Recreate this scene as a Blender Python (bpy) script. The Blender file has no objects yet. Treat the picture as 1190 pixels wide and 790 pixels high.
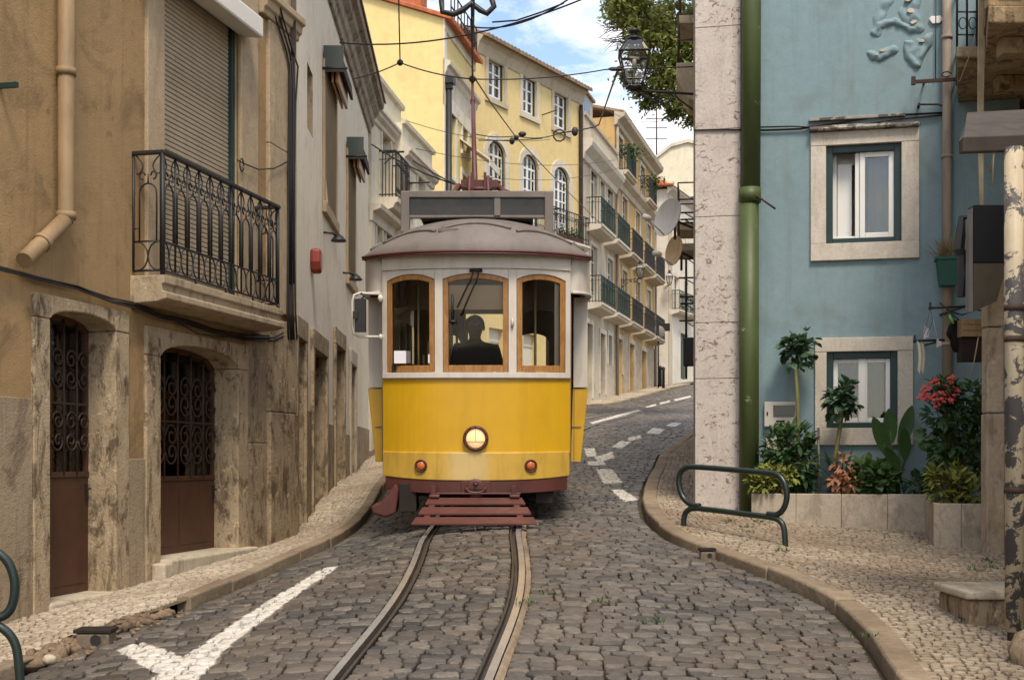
import bpy, math, random
import numpy as np
from mathutils import Vector, Matrix, Quaternion

RND = random.Random(11)
NP = np.random.RandomState(5)
sc = bpy.context.scene
COL = sc.collection
F, CX, HY = 1500.0, 595.0, 535.0      # focal length and horizon, measured on the photograph
PI = math.pi
rad = math.radians

# ------------------------------------------------------------------ helpers
def P(px, py, Y):
    return Vector(((px - CX) / F * Y, Y, (HY - py) / F * Y))

class MB:
    """collects geometry, then links it as ONE mesh object"""
    def __init__(s, fn=None):
        s.v = []; s.f = []; s.m = []; s.sm = []; s.fn = fn
    def add(s, vs, fs, mi=0, smooth=False):
        b = len(s.v)
        if s.fn: vs = [s.fn(*v) for v in vs]
        s.v += [tuple(v) for v in vs]
        for f in fs:
            s.f.append(tuple(b + i for i in f)); s.m.append(mi); s.sm.append(smooth)
        return s
    def box(s, x0, x1, y0, y1, z0, z1, mi=0, M=None):
        vs = [Vector((x, y, z)) for x in (x0, x1) for y in (y0, y1) for z in (z0, z1)]
        if M is not None: vs = [M @ v for v in vs]
        return s.add(vs, [(0, 1, 3, 2), (4, 6, 7, 5), (0, 4, 5, 1), (2, 3, 7, 6), (0, 2, 6, 4), (1, 5, 7, 3)], mi)
    def quad(s, a, b, c, d, mi=0):
        return s.add([a, b, c, d], [(0, 1, 2, 3)], mi)
    def hexa(s, p, mi=0):      # 4 bottom, 4 top
        return s.add(p, [(3, 2, 1, 0), (4, 5, 6, 7), (0, 1, 5, 4), (1, 2, 6, 5), (2, 3, 7, 6), (3, 0, 4, 7)], mi)
    def prism(s, poly, y0, y1, mi=0):    # poly in (x,z), extruded along y
        n = len(poly)
        vs = [(x, y0, z) for x, z in poly] + [(x, y1, z) for x, z in poly]
        fs = [tuple(range(n)), tuple(range(2 * n - 1, n - 1, -1))]
        fs += [(i, i + n, (i + 1) % n + n, (i + 1) % n) for i in range(n)]
        return s.add(vs, fs, mi)
    def profile(s, prof, u0, u1, mi=0):  # prof in (y,z), extruded along x
        n = len(prof)
        vs = [(u0, y, z) for y, z in prof] + [(u1, y, z) for y, z in prof]
        fs = [tuple(range(n)), tuple(range(2 * n - 1, n - 1, -1))]
        fs += [(i, i + n, (i + 1) % n + n, (i + 1) % n) for i in range(n)]
        return s.add(vs, fs, mi)
    def band(s, xs, lo, hi, y0, y1, mi=0):   # solid band between curves lo(x), hi(x)
        n = len(xs); vs = []
        for x in xs:
            a = lo(x) if callable(lo) else lo
            b = hi(x) if callable(hi) else hi
            vs += [(x, y0, a), (x, y0, b), (x, y1, b), (x, y1, a)]
        fs = []
        for i in range(n - 1):
            a = 4 * i; b = a + 4
            for k in range(4):
                fs.append((a + k, a + (k + 1) % 4, b + (k + 1) % 4, b + k))
        fs += [(0, 3, 2, 1), (4 * n - 4, 4 * n - 3, 4 * n - 2, 4 * n - 1)]
        return s.add(vs, fs, mi)
    def tube(s, pts, r, n=8, mi=0, cap=True, smooth=True):
        pts = [Vector(p) for p in pts]
        m = len(pts)
        rs = r if isinstance(r, (list, tuple)) else [r] * m
        up = None; vs = []
        for i, p in enumerate(pts):
            t = (pts[min(i + 1, m - 1)] - pts[max(i - 1, 0)])
            if t.length < 1e-9: t = Vector((0, 0, 1))
            t.normalize()
            if up is None:
                up = t.orthogonal().normalized()
            else:
                up = up - t * up.dot(t)
                if up.length < 1e-6: up = t.orthogonal()
                up.normalize()
            w = t.cross(up)
            for k in range(n):
                a = 2 * PI * (k + .5) / n
                vs.append(p + (up * math.cos(a) + w * math.sin(a)) * rs[i])
        fs = []
        for i in range(m - 1):
            for k in range(n):
                fs.append((i * n + k, i * n + (k + 1) % n, (i + 1) * n + (k + 1) % n, (i + 1) * n + k))
        b = len(s.v)
        s.add(vs, fs, mi, smooth)
        if cap:
            s.f.append(tuple(b + k for k in range(n - 1, -1, -1))); s.m.append(mi); s.sm.append(False)
            s.f.append(tuple(b + (m - 1) * n + k for k in range(n))); s.m.append(mi); s.sm.append(False)
        return s
    def lathe(s, prof, o=(0, 0, 0), ax=(0, 0, 1), n=20, mi=0, smooth=True):  # prof: (r, h)
        ax = Vector(ax).normalized(); u = ax.orthogonal().normalized(); w = ax.cross(u); o = Vector(o)
        vs = []
        for r, h in prof:
            for k in range(n):
                a = 2 * PI * (k + .5) / n
                vs.append(o + ax * h + (u * math.cos(a) + w * math.sin(a)) * max(r, 1e-4))
        fs = []
        for i in range(len(prof) - 1):
            for k in range(n):
                fs.append((i * n + k, i * n + (k + 1) % n, (i + 1) * n + (k + 1) % n, (i + 1) * n + k))
        fs.append(tuple(range(n - 1, -1, -1))); fs.append(tuple((len(prof) - 1) * n + k for k in range(n)))
        return s.add(vs, fs, mi, smooth)
    def ball(s, c, rx, ry, rz, n=12, m=8, mi=0, jit=0.0):
        vs = []; c = Vector(c)
        for i in range(m + 1):
            th = PI * i / m
            for k in range(n):
                a = 2 * PI * k / n; j = 1 + RND.uniform(-jit, jit)
                vs.append(c + Vector((rx * math.sin(th) * math.cos(a) * j, ry * math.sin(th) * math.sin(a) * j, rz * math.cos(th) * j)))
        fs = [(i * n + k, (i + 1) * n + k, (i + 1) * n + (k + 1) % n, i * n + (k + 1) % n) for i in range(m) for k in range(n)]
        return s.add(vs, fs, mi, True)
    def leaf(s, b, d, nrm, L, W, curl=.25, mi=0, fold=.18):
        b = Vector(b); d = Vector(d).normalized(); nrm = Vector(nrm)
        sd = d.cross(nrm)
        if sd.length < 1e-5: sd = d.orthogonal()
        sd.normalize(); nn = sd.cross(d).normalized()
        vs = []
        ts = (0, .3, .68, 1)
        for t in ts:
            c = b + d * L * t - nn * (curl * L * t * t)
            h = W * .5 * math.sin(PI * min(1, t * .93 + .03)) ** .8
            vs += [c - sd * h + nn * h * fold, c, c + sd * h + nn * h * fold]
        fs = []
        for i in range(3):
            a = 3 * i
            fs += [(a, a + 1, a + 4, a + 3), (a + 1, a + 2, a + 5, a + 4)]
        return s.add(vs, fs, mi, True)
    def build(s, name, mats, parent=None, bevel=0, seg=2):
        me = bpy.data.meshes.new(name)
        me.from_pydata(s.v, [], s.f)
        if not isinstance(mats, (list, tuple)): mats = [mats]
        for m in mats: me.materials.append(m)
        me.polygons.foreach_set('material_index', s.m)
        me.polygons.foreach_set('use_smooth', s.sm)
        import bmesh
        bm = bmesh.new(); bm.from_mesh(me)
        bmesh.ops.recalc_face_normals(bm, faces=bm.faces)
        bm.to_mesh(me); bm.free()
        o = bpy.data.objects.new(name, me); COL.objects.link(o)
        if parent is not None: o.parent = parent
        if bevel:
            md = o.modifiers.new('bevel', 'BEVEL'); md.width = bevel; md.segments = seg
            md.limit_method = 'ANGLE'; md.angle_limit = rad(40)
        return o

def tag(o, label=None, cat=None, group=None, kind=None):
    if label: o['label'] = label
    if cat: o['category'] = cat
    if group: o['group'] = group
    if kind: o['kind'] = kind
    return o
def struct(o): o['kind'] = 'structure'; return o
def thing(name, label, cat, loc=(0, 0, 0), rz=0, group=None, rx=0):
    o = bpy.data.objects.new(name, None); COL.objects.link(o)
    o.empty_display_size = .2
    o.location = loc; o.rotation_euler = (rx, 0, rz)
    return tag(o, label, cat, group)
def kids(o): return [c for c in bpy.data.objects if c.parent == o]
def copy_tree(o, parent=None):
    c = o.copy(); COL.objects.link(c); c.parent = parent
    for ch in kids(o): copy_tree(ch, c)
    return c

class Fr:
    """a facade: x runs along it to the right as the street sees it, y into the building, z up"""
    def __init__(s, ox, oy, dx, dy):
        l = math.hypot(dx, dy); s.ox, s.oy, s.dx, s.dy = ox, oy, dx / l, dy / l
        s.nx, s.ny = -s.dy, s.dx; s.rz = math.atan2(dy, dx)
    def uv(s, px, py, y=0.0):
        a = (px - CX) / F
        t = (y + s.ox * s.nx + s.oy * s.ny) / (a * s.nx + s.ny)
        return ((a * t - s.ox) * s.dx + (t - s.oy) * s.dy, (HY - py) / F * t)
    def u(s, px, y=0.0): return s.uv(px, 0, y)[0]
    def w(s, px, py, y=0.0): return s.uv(px, py, y)[1]
    def xy(s, u, y=0.0): return (s.ox + u * s.dx + y * s.nx, s.oy + u * s.dy + y * s.ny)
    def pt(s, u, y, w):
        x, yy = s.xy(u, y); return Vector((x, yy, w))
    def root(s, name, label, cat, group=None): return thing(name, label, cat, (s.ox, s.oy, 0), s.rz, group)

def wall(mb, u0, u1, w0, w1, ops=(), d=.28, y=0.0, mi=0, mr=None):
    us = sorted({u0, u1} | {min(max(a, u0), u1) for o in ops for a in o[:2]})
    ws = sorted({w0, w1} | {min(max(a, w0), w1) for o in ops for a in o[2:4]})
    for i in range(len(us) - 1):
        for j in range(len(ws) - 1):
            a, b, c, e = us[i], us[i + 1], ws[j], ws[j + 1]
            if b - a < 1e-5 or e - c < 1e-5: continue
            mu, mw = (a + b) / 2, (c + e) / 2
            if any(o[0] < mu < o[1] and o[2] < mw < o[3] for o in ops): continue
            mb.quad((a, y, c), (b, y, c), (b, y, e), (a, y, e), mi)
    k = mi if mr is None else mr
    for o in ops:
        a, b, c, e = o[:4]
        mb.quad((a, y, c), (a, y + d, c), (a, y + d, e), (a, y, e), k)
        mb.quad((b, y, c), (b, y, e), (b, y + d, e), (b, y + d, c), k)
        mb.quad((a, y, e), (a, y + d, e), (b, y + d, e), (b, y, e), k)
        mb.quad((a, y, c), (b, y, c), (b, y + d, c), (a, y + d, c), k)
def shell(mb, u0, u1, w0, w1, D, ops=(), d=.28, mi=0, top=True, mr=None):
    wall(mb, u0, u1, w0, w1, ops, d, 0, mi, mr)
    mb.quad((u0, 0, w0), (u0, 0, w1), (u0, D, w1), (u0, D, w0), mi)
    mb.quad((u1, 0, w0), (u1, D, w0), (u1, D, w1), (u1, 0, w1), mi)
    mb.quad((u0, D, w0), (u0, D, w1), (u1, D, w1), (u1, D, w0), mi)
    if top: mb.quad((u0, 0, w1), (u1, 0, w1), (u1, D, w1), (u0, D, w1), mi)
def surround(mb, o, b, y0=-.03, y1=.0, mi=0, sill=0.0, btop=None):
    u0, u1, w0, w1 = o[:4]; t = b if btop is None else btop
    mb.box(u0 - b, u0, y0, y1, w0, w1, mi); mb.box(u1, u1 + b, y0, y1, w0, w1, mi)
    mb.box(u0 - b, u1 + b, y0 - .004, y1, w1, w1 + t, mi)
    if sill: mb.box(u0 - b - .03, u1 + b + .03, y0 - .03, y1, w0 - sill, w0, mi)

def window(root, o, y, mat, glass, cols=2, rows=3, fw=.055, arch=0.0, curtain=None, name='window', depth=.05, mw=.022, door=0.0):
    """frame with glazing bars; its pane and curtain are sub-parts"""
    u0, u1, w0, w1 = o[:4]
    mb = MB()
    wt = w1 - arch
    def top(u):
        if not arch: return w1
        t = (u - (u0 + u1) / 2) / ((u1 - u0) / 2)
        return wt + arch * math.sqrt(max(0, 1 - t * t))
    mb.box(u0, u0 + fw, y, y + depth, w0, wt); mb.box(u1 - fw, u1, y, y + depth, w0, wt)
    mb.box(u0 + fw, u1 - fw, y, y + depth, w0, w0 + fw)
    if door: mb.box(u0 + fw, u1 - fw, y + .01, y + depth - .01, w0 + fw, w0 + door)
    n = 9 if arch else 2
    xs = [u0 + (u1 - u0) * i / (n - 1) for i in range(n)]
    if arch:
        mb.band(xs, lambda u: max(wt - .02, top(u) - fw), lambda u: max(top(u), wt), y, y + depth)
        mb.box(u0 + fw, u1 - fw, y + .002, y + depth - .002, wt - fw, wt)
    else:
        mb.box(u0 + fw, u1 - fw, y, y + depth, w1 - fw, w1)
    cw = (u1 - u0) / cols
    for i in range(1, cols):
        c = u0 + cw * i; h = fw * .75 if (cols == 2 or i * 2 == cols) else mw / 2
        mb.box(c - h, c + h, y + .004, y + depth - .004, w0 + fw, top(c) - fw)
    for j in range(1, rows):
        c = w0 + (wt - w0) * j / rows
        mb.box(u0 + fw, u1 - fw, y + .008, y + depth - .012, c - mw / 2, c + mw / 2)
    fo = mb.build(name, mat, root)
    g = MB(); g.box(u0 + fw * .5, u1 - fw * .5, y + depth * .55, y + depth * .55 + .006, w0 + fw * .5, (w1 if not arch else wt + arch * .55) - fw * .5)
    g.build('pane', glass, fo)
    if curtain:
        c = MB(); nn = 14
        vs = []
        for i in range(nn + 1):
            u = u0 + (u1 - u0) * i / nn
            yy = y + .12 + .012 * (i % 2)
            vs += [(u, yy, w0), (u, yy, w1)]
        c.add(vs, [(2 * i, 2 * i + 2, 2 * i + 3, 2 * i + 1) for i in range(nn)], 0, True)
        c.build('curtain', curtain, fo)
    return fo

# ------------------------------------------------------------------ materials
def mk(name, base=(.5, .5, .5), rough=.7, metal=0.0, spec=.3):
    m = bpy.data.materials.new(name); m.use_nodes = True
    nt = m.node_tree; b = nt.nodes['Principled BSDF']
    b.inputs['Base Color'].default_value = (*base, 1); b.inputs['Roughness'].default_value = rough
    b.inputs['Metallic'].default_value = metal; b.inputs['Specular IOR Level'].default_value = spec
    return m, nt, b
def N(nt, typ, **kw):
    n = nt.nodes.new(typ)
    for k, v in kw.items():
        if k in n.inputs: n.inputs[k].default_value = v
        else: setattr(n, k, v)
    return n
def coords(nt, scale=(1, 1, 1), kind='Object'):
    t = nt.nodes.new('ShaderNodeTexCoord'); mp = nt.nodes.new('ShaderNodeMapping')
    mp.inputs['Scale'].default_value = scale
    nt.links.new(t.outputs[kind], mp.inputs['Vector']); return mp.outputs[0]
def noise(nt, vec, scale, detail=4, rough=.55, dist=0.0):
    n = N(nt, 'ShaderNodeTexNoise', Scale=scale, Detail=detail, Roughness=rough, Distortion=dist)
    nt.links.new(vec, n.inputs['Vector']); return n.outputs['Fac']
def ramp(nt, fac, stops):
    r = nt.nodes.new('ShaderNodeValToRGB'); e = r.color_ramp.elements
    while len(e) > 1: e.remove(e[-1])
    for i, (p, c) in enumerate(stops):
        q = e[0] if i == 0 else e.new(p)
        q.position = p; q.color = (c, c, c, 1) if not isinstance(c, tuple) else (*c, 1)
    nt.links.new(fac, r.inputs['Fac']); return r.outputs['Color']
def mixc(nt, fac, a, b, mode='MIX'):
    m = nt.nodes.new('ShaderNodeMix'); m.data_type = 'RGBA'; m.blend_type = mode
    for i, x in ((0, fac), (6, a), (7, b)):
        if isinstance(x, (int, float)): m.inputs[i].default_value = x
        elif isinstance(x, tuple): m.inputs[i].default_value = (*x, 1)
        else: nt.links.new(x, m.inputs[i])
    return m.outputs[2]
def mth(nt, op, a, b=0.0):
    m = nt.nodes.new('ShaderNodeMath'); m.operation = op
    for i, x in ((0, a), (1, b)):
        if isinstance(x, (int, float)): m.inputs[i].default_value = x
        else: nt.links.new(x, m.inputs[i])
    return m.outputs[0]
def bump(nt, b, h, strength=.3, dist=.02):
    n = N(nt, 'ShaderNodeBump', Strength=strength, Distance=dist)
    nt.links.new(h, n.inputs['Height']); nt.links.new(n.outputs[0], b.inputs['Normal'])

def plaster(name, c1, c2, dirt, amt=.5, streak=.35, rough=.85, bs=.35, sc_=1.0, chip=None, chipamt=.0, lowdirt=None):
    """wall paint / render: two tones, irregular grime, rain streaks, fine grain"""
    m, nt, b = mk(name, c1, rough, 0, .15)
    v = coords(nt)
    big = noise(nt, v, .9 * sc_, 5, .6, .4)
    c = mixc(nt, ramp(nt, big, [(.35, 0.), (.65, 1.)]), c1, c2)
    fine = noise(nt, v, 9 * sc_, 6, .65)
    c = mixc(nt, ramp(nt, fine, [(.35, 0.), (.75, .5)]), c, tuple(x * .72 for x in c1))
    vs = coords(nt, (5 * sc_, 5 * sc_, .35 * sc_))
    st = noise(nt, vs, 1.6, 5, .6, .2)
    c = mixc(nt, mth(nt, 'MULTIPLY', ramp(nt, st, [(.52, 0.), (.72, 1.)]), streak), c, dirt)
    sp = noise(nt, v, 5.5, 6, .6, .2)
    c = mixc(nt, mth(nt, 'MULTIPLY', ramp(nt, sp, [(.64, 0.), (.70, 1.)]), amt * .8), c, dirt)
    bl = noise(nt, v, 1.7 * sc_, 8, .68, .6)
    c = mixc(nt, mth(nt, 'MULTIPLY', ramp(nt, bl, [(.53, 0.), (.66, 1.)]), amt), c, dirt)
    gr = noise(nt, v, 60, 3, .6)
    c = mixc(nt, ramp(nt, gr, [(.4, 0.), (.8, .28)]), c, tuple(x * .45 for x in c1))
    h = mth(nt, 'ADD', mth(nt, 'MULTIPLY', fine, .6), mth(nt, 'MULTIPLY', gr, .4))
    if chip:
        cn = noise(nt, v, 3.1 * sc_, 9, .7, .3)
        cm = ramp(nt, cn, [(.60 - chipamt, 0.), (.615 - chipamt, 1.)])
        c = mixc(nt, cm, c, chip)
        h = mth(nt, 'SUBTRACT', h, mth(nt, 'MULTIPLY', cm, .5))
    nt.links.new(c, b.inputs['Base Color'])
    bump(nt, b, h, bs, .03)
    return m

def stone(name, c1, c2, dark, dk=.5, pit=0.0, rough=.8, bs=.5):
    m, nt, b = mk(name, c1, rough, 0, .2)
    v = coords(nt)
    a = noise(nt, v, 2.2, 7, .65, .5)
    c = mixc(nt, ramp(nt, a, [(.35, 0.), (.66, 1.)]), c1, c2)
    s2 = noise(nt, coords(nt, (4, 4, .9)), 1.6, 9, .72, .7)
    c = mixc(nt, mth(nt, 'MULTIPLY', ramp(nt, s2, [(.54, 0.), (.62, 1.)]), dk * .8), c, dark)
    s3 = noise(nt, coords(nt, (1, 1, .55)), 5.0, 10, .78, .3)
    c = mixc(nt, mth(nt, 'MULTIPLY', ramp(nt, s3, [(.515, 0.), (.60, 1.)]), dk * .95), c, dark)
    s4 = noise(nt, v, 8, 9, .75, .4)
    c = mixc(nt, mth(nt, 'MULTIPLY', ramp(nt, s4, [(.60, 0.), (.62, 1.)]), min(1, dk)), c, tuple(min(1, x * 1.35) for x in c1))
    g = noise(nt, v, 38, 5, .7)
    c = mixc(nt, ramp(nt, g, [(.45, 0.), (.75, .5)]), c, tuple(x * .5 for x in c1))
    h = mth(nt, 'ADD', mth(nt, 'MULTIPLY', a, 1.0), mth(nt, 'MULTIPLY', g, .35))
    if pit:
        p = noise(nt, coords(nt, (1, 1, 1.5)), 9, 7, .78, 1.0)
        pm = ramp(nt, p, [(.565, 0.), (.585, 1.)])
        p2 = ramp(nt, noise(nt, v, 1.6, 3, .5), [(.38, 0.), (.50, 1.)])
        pm = mth(nt, 'MULTIPLY', pm, p2)
        c = mixc(nt, mth(nt, 'MULTIPLY', pm, pit), c, dark)
        h = mth(nt, 'SUBTRACT', h, mth(nt, 'MULTIPLY', pm, .9))
    nt.links.new(c, b.inputs['Base Color'])
    bump(nt, b, h, bs, .03)
    return m

def island_stone(name, cols, rough=(.45, .8), dirt=None, dm=.5, spec=.4, bs=.5):
    """paving stones: a tone per stone, grain, dirt patches"""
    m, nt, b = mk(name, cols[0], .6, 0, spec)
    g = nt.nodes.new('ShaderNodeNewGeometry')
    r = g.outputs['Random Per Island']
    k = len(cols)
    c = ramp(nt, r, [(i / (k - 1), cc) for i, cc in enumerate(cols)])
    v = coords(nt)
    n1 = noise(nt, v, 14, 6, .7)
    c = mixc(nt, ramp(nt, n1, [(.35, 0.), (.75, .65)]), c, tuple(x * .5 for x in cols[0]))
    n2 = noise(nt, v, .8, 6, .65, .4)
    if dirt: c = mixc(nt, mth(nt, 'MULTIPLY', ramp(nt, n2, [(.42, 0.), (.64, 1.)]), dm), c, dirt)
    nt.links.new(c, b.inputs['Base Color'])
    rr = N(nt, 'ShaderNodeMapRange'); nt.links.new(n1, rr.inputs['Value'])
    rr.inputs['From Min'].default_value = .3; rr.inputs['From Max'].default_value = .7
    rr.inputs['To Min'].default_value = rough[0]; rr.inputs['To Max'].default_value = rough[1]
    nt.links.new(rr.outputs[0], b.inputs['Roughness'])
    h = mth(nt, 'ADD', noise(nt, v, 30, 5, .7), mth(nt, 'MULTIPLY', n1, .8))
    bump(nt, b, h, bs, .012)
    return m

def paint(name, c, rough=.45, spec=.4, var=.12, metal=0.0, chip=None, chipat=.66, bs=.08, dirt=None, dirtamt=.3, nscale=3.0, coat=0.0):
    m, nt, b = mk(name, c, rough, metal, spec)
    v = coords(nt)
    a = noise(nt, v, nscale, 6, .6, .2)
    col = mixc(nt, ramp(nt, a, [(.3, 0.), (.7, 1.)]), tuple(x * (1 - var) for x in c), tuple(min(1, x * (1 + var)) for x in c))
    if dirt:
        d = noise(nt, coords(nt, (3, 3, .6)), 2.3, 7, .68, .3)
        col = mixc(nt, mth(nt, 'MULTIPLY', ramp(nt, d, [(.48, 0.), (.68, 1.)]), dirtamt), col, dirt)
    h = noise(nt, v, 45, 4, .6)
    if chip:
        q = noise(nt, v, 5.2, 8, .7, .5)
        cm = ramp(nt, q, [(chipat, 0.), (chipat + .012, 1.)])
        col = mixc(nt, cm, col, chip)
        h = mth(nt, 'SUBTRACT', h, mth(nt, 'MULTIPLY', cm, 1.2))
    nt.links.new(col, b.inputs['Base Color'])
    if coat: b.inputs['Coat Weight'].default_value = coat; b.inputs['Coat Roughness'].default_value = .12
    rr = N(nt, 'ShaderNodeMapRange'); nt.links.new(noise(nt, v, 7, 5, .6), rr.inputs['Value'])
    rr.inputs['To Min'].default_value = max(0.05, rough - .12); rr.inputs['To Max'].default_value = min(1, rough + .15)
    nt.links.new(rr.outputs[0], b.inputs['Roughness'])
    bump(nt, b, h, bs, .01)
    return m

def glassmat(name, tint=(.9, .92, .9), refl=.12):
    m = bpy.data.materials.new(name); m.use_nodes = True; nt = m.node_tree
    nt.nodes.remove(nt.nodes['Principled BSDF']); out = nt.nodes['Material Output']
    t = N(nt, 'ShaderNodeBsdfTransparent'); t.inputs[0].default_value = (*tint, 1)
    g = N(nt, 'ShaderNodeBsdfGlossy'); g.inputs['Roughness'].default_value = .03
    lw = N(nt, 'ShaderNodeFresnel', IOR=1.5)
    f = mth(nt, 'ADD', lw.outputs[0], refl)
    mx = N(nt, 'ShaderNodeMixShader')
    nt.links.new(f, mx.inputs[0]); nt.links.new(t.outputs[0], mx.inputs[1]); nt.links.new(g.outputs[0], mx.inputs[2])
    nt.links.new(mx.outputs[0], out.inputs['Surface'])
    return m

def leafmat(name, c1, c2, c3, sc_=6, trans=.25):
    m, nt, b = mk(name, c1, .5, 0, .35)
    g = nt.nodes.new('ShaderNodeNewGeometry')
    c = ramp(nt, g.outputs['Random Per Island'], [(0, c1), (.6, c2), (1, c3)])
    n = noise(nt, coords(nt), sc_, 4)
    c = mixc(nt, ramp(nt, n, [(.35, 0.), (.7, .55)]), c, tuple(x * .5 for x in c1))
    nt.links.new(c, b.inputs['Base Color'])
    tr = N(nt, 'ShaderNodeBsdfTranslucent'); nt.links.new(c, tr.inputs[0])
    mx = N(nt, 'ShaderNodeMixShader'); mx.inputs[0].default_value = trans
    nt.links.new(b.outputs[0], mx.inputs[1]); nt.links.new(tr.outputs[0], mx.inputs[2])
    nt.links.new(mx.outputs[0], nt.nodes['Material Output'].inputs['Surface'])
    return m
# ------------------------------------------------------------------ materials used
M = {}
def pale_patch(m):
    """mixes a soft-edged paler cream patch into the middle of the apron"""
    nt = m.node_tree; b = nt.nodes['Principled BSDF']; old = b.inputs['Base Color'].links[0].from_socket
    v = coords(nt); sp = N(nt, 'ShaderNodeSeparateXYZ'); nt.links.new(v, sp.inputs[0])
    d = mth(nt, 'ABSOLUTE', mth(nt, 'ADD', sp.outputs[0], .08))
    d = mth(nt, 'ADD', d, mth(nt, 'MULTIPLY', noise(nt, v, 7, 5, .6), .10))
    k = ramp(nt, d, [(.17, .45), (.32, 0.)])  # cream blend, strongest near the centre, edge broken by noise
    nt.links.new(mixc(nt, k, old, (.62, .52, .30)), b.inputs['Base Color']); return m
M['ochre'] = plaster('ochre_render', (.38, .25, .12), (.295, .19, .092), (.11, .07, .038), .55, .35)
M['ochre_low'] = plaster('grey_cement', (.36, .28, .185), (.28, .21, .132), (.08, .056, .037), .65, .45, bs=.6, sc_=1.6)
M['ochre_stone'] = stone('brown_limestone', (.41, .315, .20), (.32, .24, .148), (.075, .048, .028), .9, rough=.85, bs=.8)
M['warm_stone'] = stone('clean_brown_limestone', (.42, .32, .205), (.36, .27, .17), (.20, .14, .085), .35, bs=.4)
M['pale_stone'] = stone('pale_limestone', (.50, .43, .32), (.42, .35, .25), (.12, .09, .06), .45)
M['white'] = plaster('white_render', (.82, .735, .595), (.76, .67, .52), (.42, .33, .23), .3, .35, bs=.2)
M['cream'] = plaster('cream_render', (.76, .69, .52), (.70, .63, .46), (.36, .29, .19), .3, .3, bs=.15)
M['trimw'] = plaster('cream_trim', (.68, .61, .50), (.60, .53, .42), (.25, .20, .14), .3, .3, bs=.15)
M['yellow'] = plaster('yellow_render', (.80, .64, .29), (.77, .60, .27), (.55, .41, .17), .3, .2, bs=.1, sc_=.5)
M['yellow2'] = plaster('deep_yellow_render', (.74, .575, .27), (.70, .535, .25), (.50, .38, .19), .35, .3, bs=.1, sc_=.5)
M['beige'] = plaster('beige_render', (.56, .48, .36), (.48, .40, .29), (.24, .18, .12), .45, .4, bs=.15, sc_=.6)
M['ochre2'] = plaster('orange_ochre_render', (.58, .385, .155), (.52, .34, .14), (.26, .17, .08), .4, .4, bs=.15, sc_=.6)
M['farwhite'] = plaster('far_white_render', (.78, .72, .61), (.66, .59, .46), (.36, .29, .2), .4, .4, bs=.1, sc_=.6)
M['blue'] = plaster('blue_render', (.232, .318, .336), (.208, .296, .316), (.165, .19, .168), .45, .45, bs=.12, rough=.7)
M['pitstone'] = stone('pitted_limestone', (.57, .505, .445), (.51, .44, .38), (.20, .12, .09), .2, pit=.95, bs=.45)
M['winstone'] = stone('window_limestone', (.60, .54, .45), (.55, .485, .395), (.30, .24, .17), .3, bs=.2)
M['planter'] = stone('planter_stone', (.47, .40, .31), (.40, .33, .25), (.15, .11, .07), .45, bs=.3)
M['brickred'] = paint('roof_tile_red', (.42, .13, .055), .8, .2, .3, dirt=(.2, .09, .05), dirtamt=.5)
M['tile'] = paint('old_roof_tile', (.27, .19, .13), .85, .2, .3, dirt=(.1, .08, .06), dirtamt=.6)
M['tyellow'] = paint('tram_yellow', (.60, .335, .010), .33, .5, .04, bs=.03, coat=.25, dirt=(.42, .24, .02), dirtamt=.35)
M['tyellow_old'] = pale_patch(paint('tram_yellow_apron', (.56, .345, .05), .38, .5, .10, bs=.05, coat=.25, dirt=(.34, .2, .04), dirtamt=.6, chip=(.28, .16, .05), chipat=.70))
M['tcream'] = paint('tram_cream', (.60, .54, .46), .42, .4, .05, bs=.03, dirt=(.36, .30, .22), dirtamt=.4)
M['tbrown'] = paint('tram_roof_brown', (.165, .140, .122), .6, .3, .12, dirt=(.10, .083, .072), dirtamt=.5, bs=.15)
M['tred'] = paint('tram_oxide_red', (.095, .028, .022), .5, .4, .2, dirt=(.05, .02, .016), dirtamt=.6)
M['tdark'] = paint('tram_underframe', (.025, .018, .015), .75, .2, .3)
M['twood'] = None
M['tinside'] = paint('tram_inside_wood', (.16, .08, .038), .45, .4, .2)
M['tinner'] = paint('tram_inside_cream', (.34, .26, .16), .6, .3, .1)
M['black'] = paint('black_iron', (.018, .016, .015), .5, .4, .2, bs=.15)
M['rust'] = paint('rusty_iron', (.055, .032, .022), .7, .3, .35, bs=.3)
M['dgreen'] = paint('dark_green_paint', (.012, .034, .032), .4, .4, .15)
M['gpipe'] = paint('green_pipe_paint', (.062, .088, .024), .5, .4, .12, chip=(.34, .31, .24), chipat=.655, dirt=(.045, .05, .018), dirtamt=.5)
M['rack'] = paint('dark_green_tube', (.012, .022, .018), .35, .5, .15)
M['brownpipe'] = paint('brown_pipe', (.31, .25, .19), .6, .3, .1, dirt=(.13, .095, .065), dirtamt=.5)
M['ochrepipe'] = paint('ochre_pipe', (.255, .17, .088), .6, .3, .15, dirt=(.14, .09, .047), dirtamt=.5)
M['peel'] = paint('peeling_cream_paint', (.50, .415, .29), .6, .3, .1, chip=(.085, .078, .075), chipat=.51, bs=.3, nscale=4, dirt=(.25, .18, .11), dirtamt=.4)
M['post'] = stone('weathered_post', (.48, .39, .285), (.40, .31, .215), (.12, .085, .055), .5, bs=.7)
M['doorbrown'] = paint('brown_metal_door', (.072, .031, .017), .5, .35, .15, dirt=(.04, .018, .011), dirtamt=.5)
M['grille'] = paint('brown_grille', (.045, .024, .016), .55, .35, .2)
M['shutter'] = paint('roller_shutter', (.37, .30, .21), .6, .3, .08, dirt=(.25, .19, .12), dirtamt=.4)
M['wpvc'] = paint('white_window_paint', (.74, .72, .67), .4, .4, .04)
M['oldwin'] = paint('old_white_paint', (.62, .58, .50), .5, .3, .08)
M['box'] = paint('white_box', (.66, .62, .55), .5, .3, .06)
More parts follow.
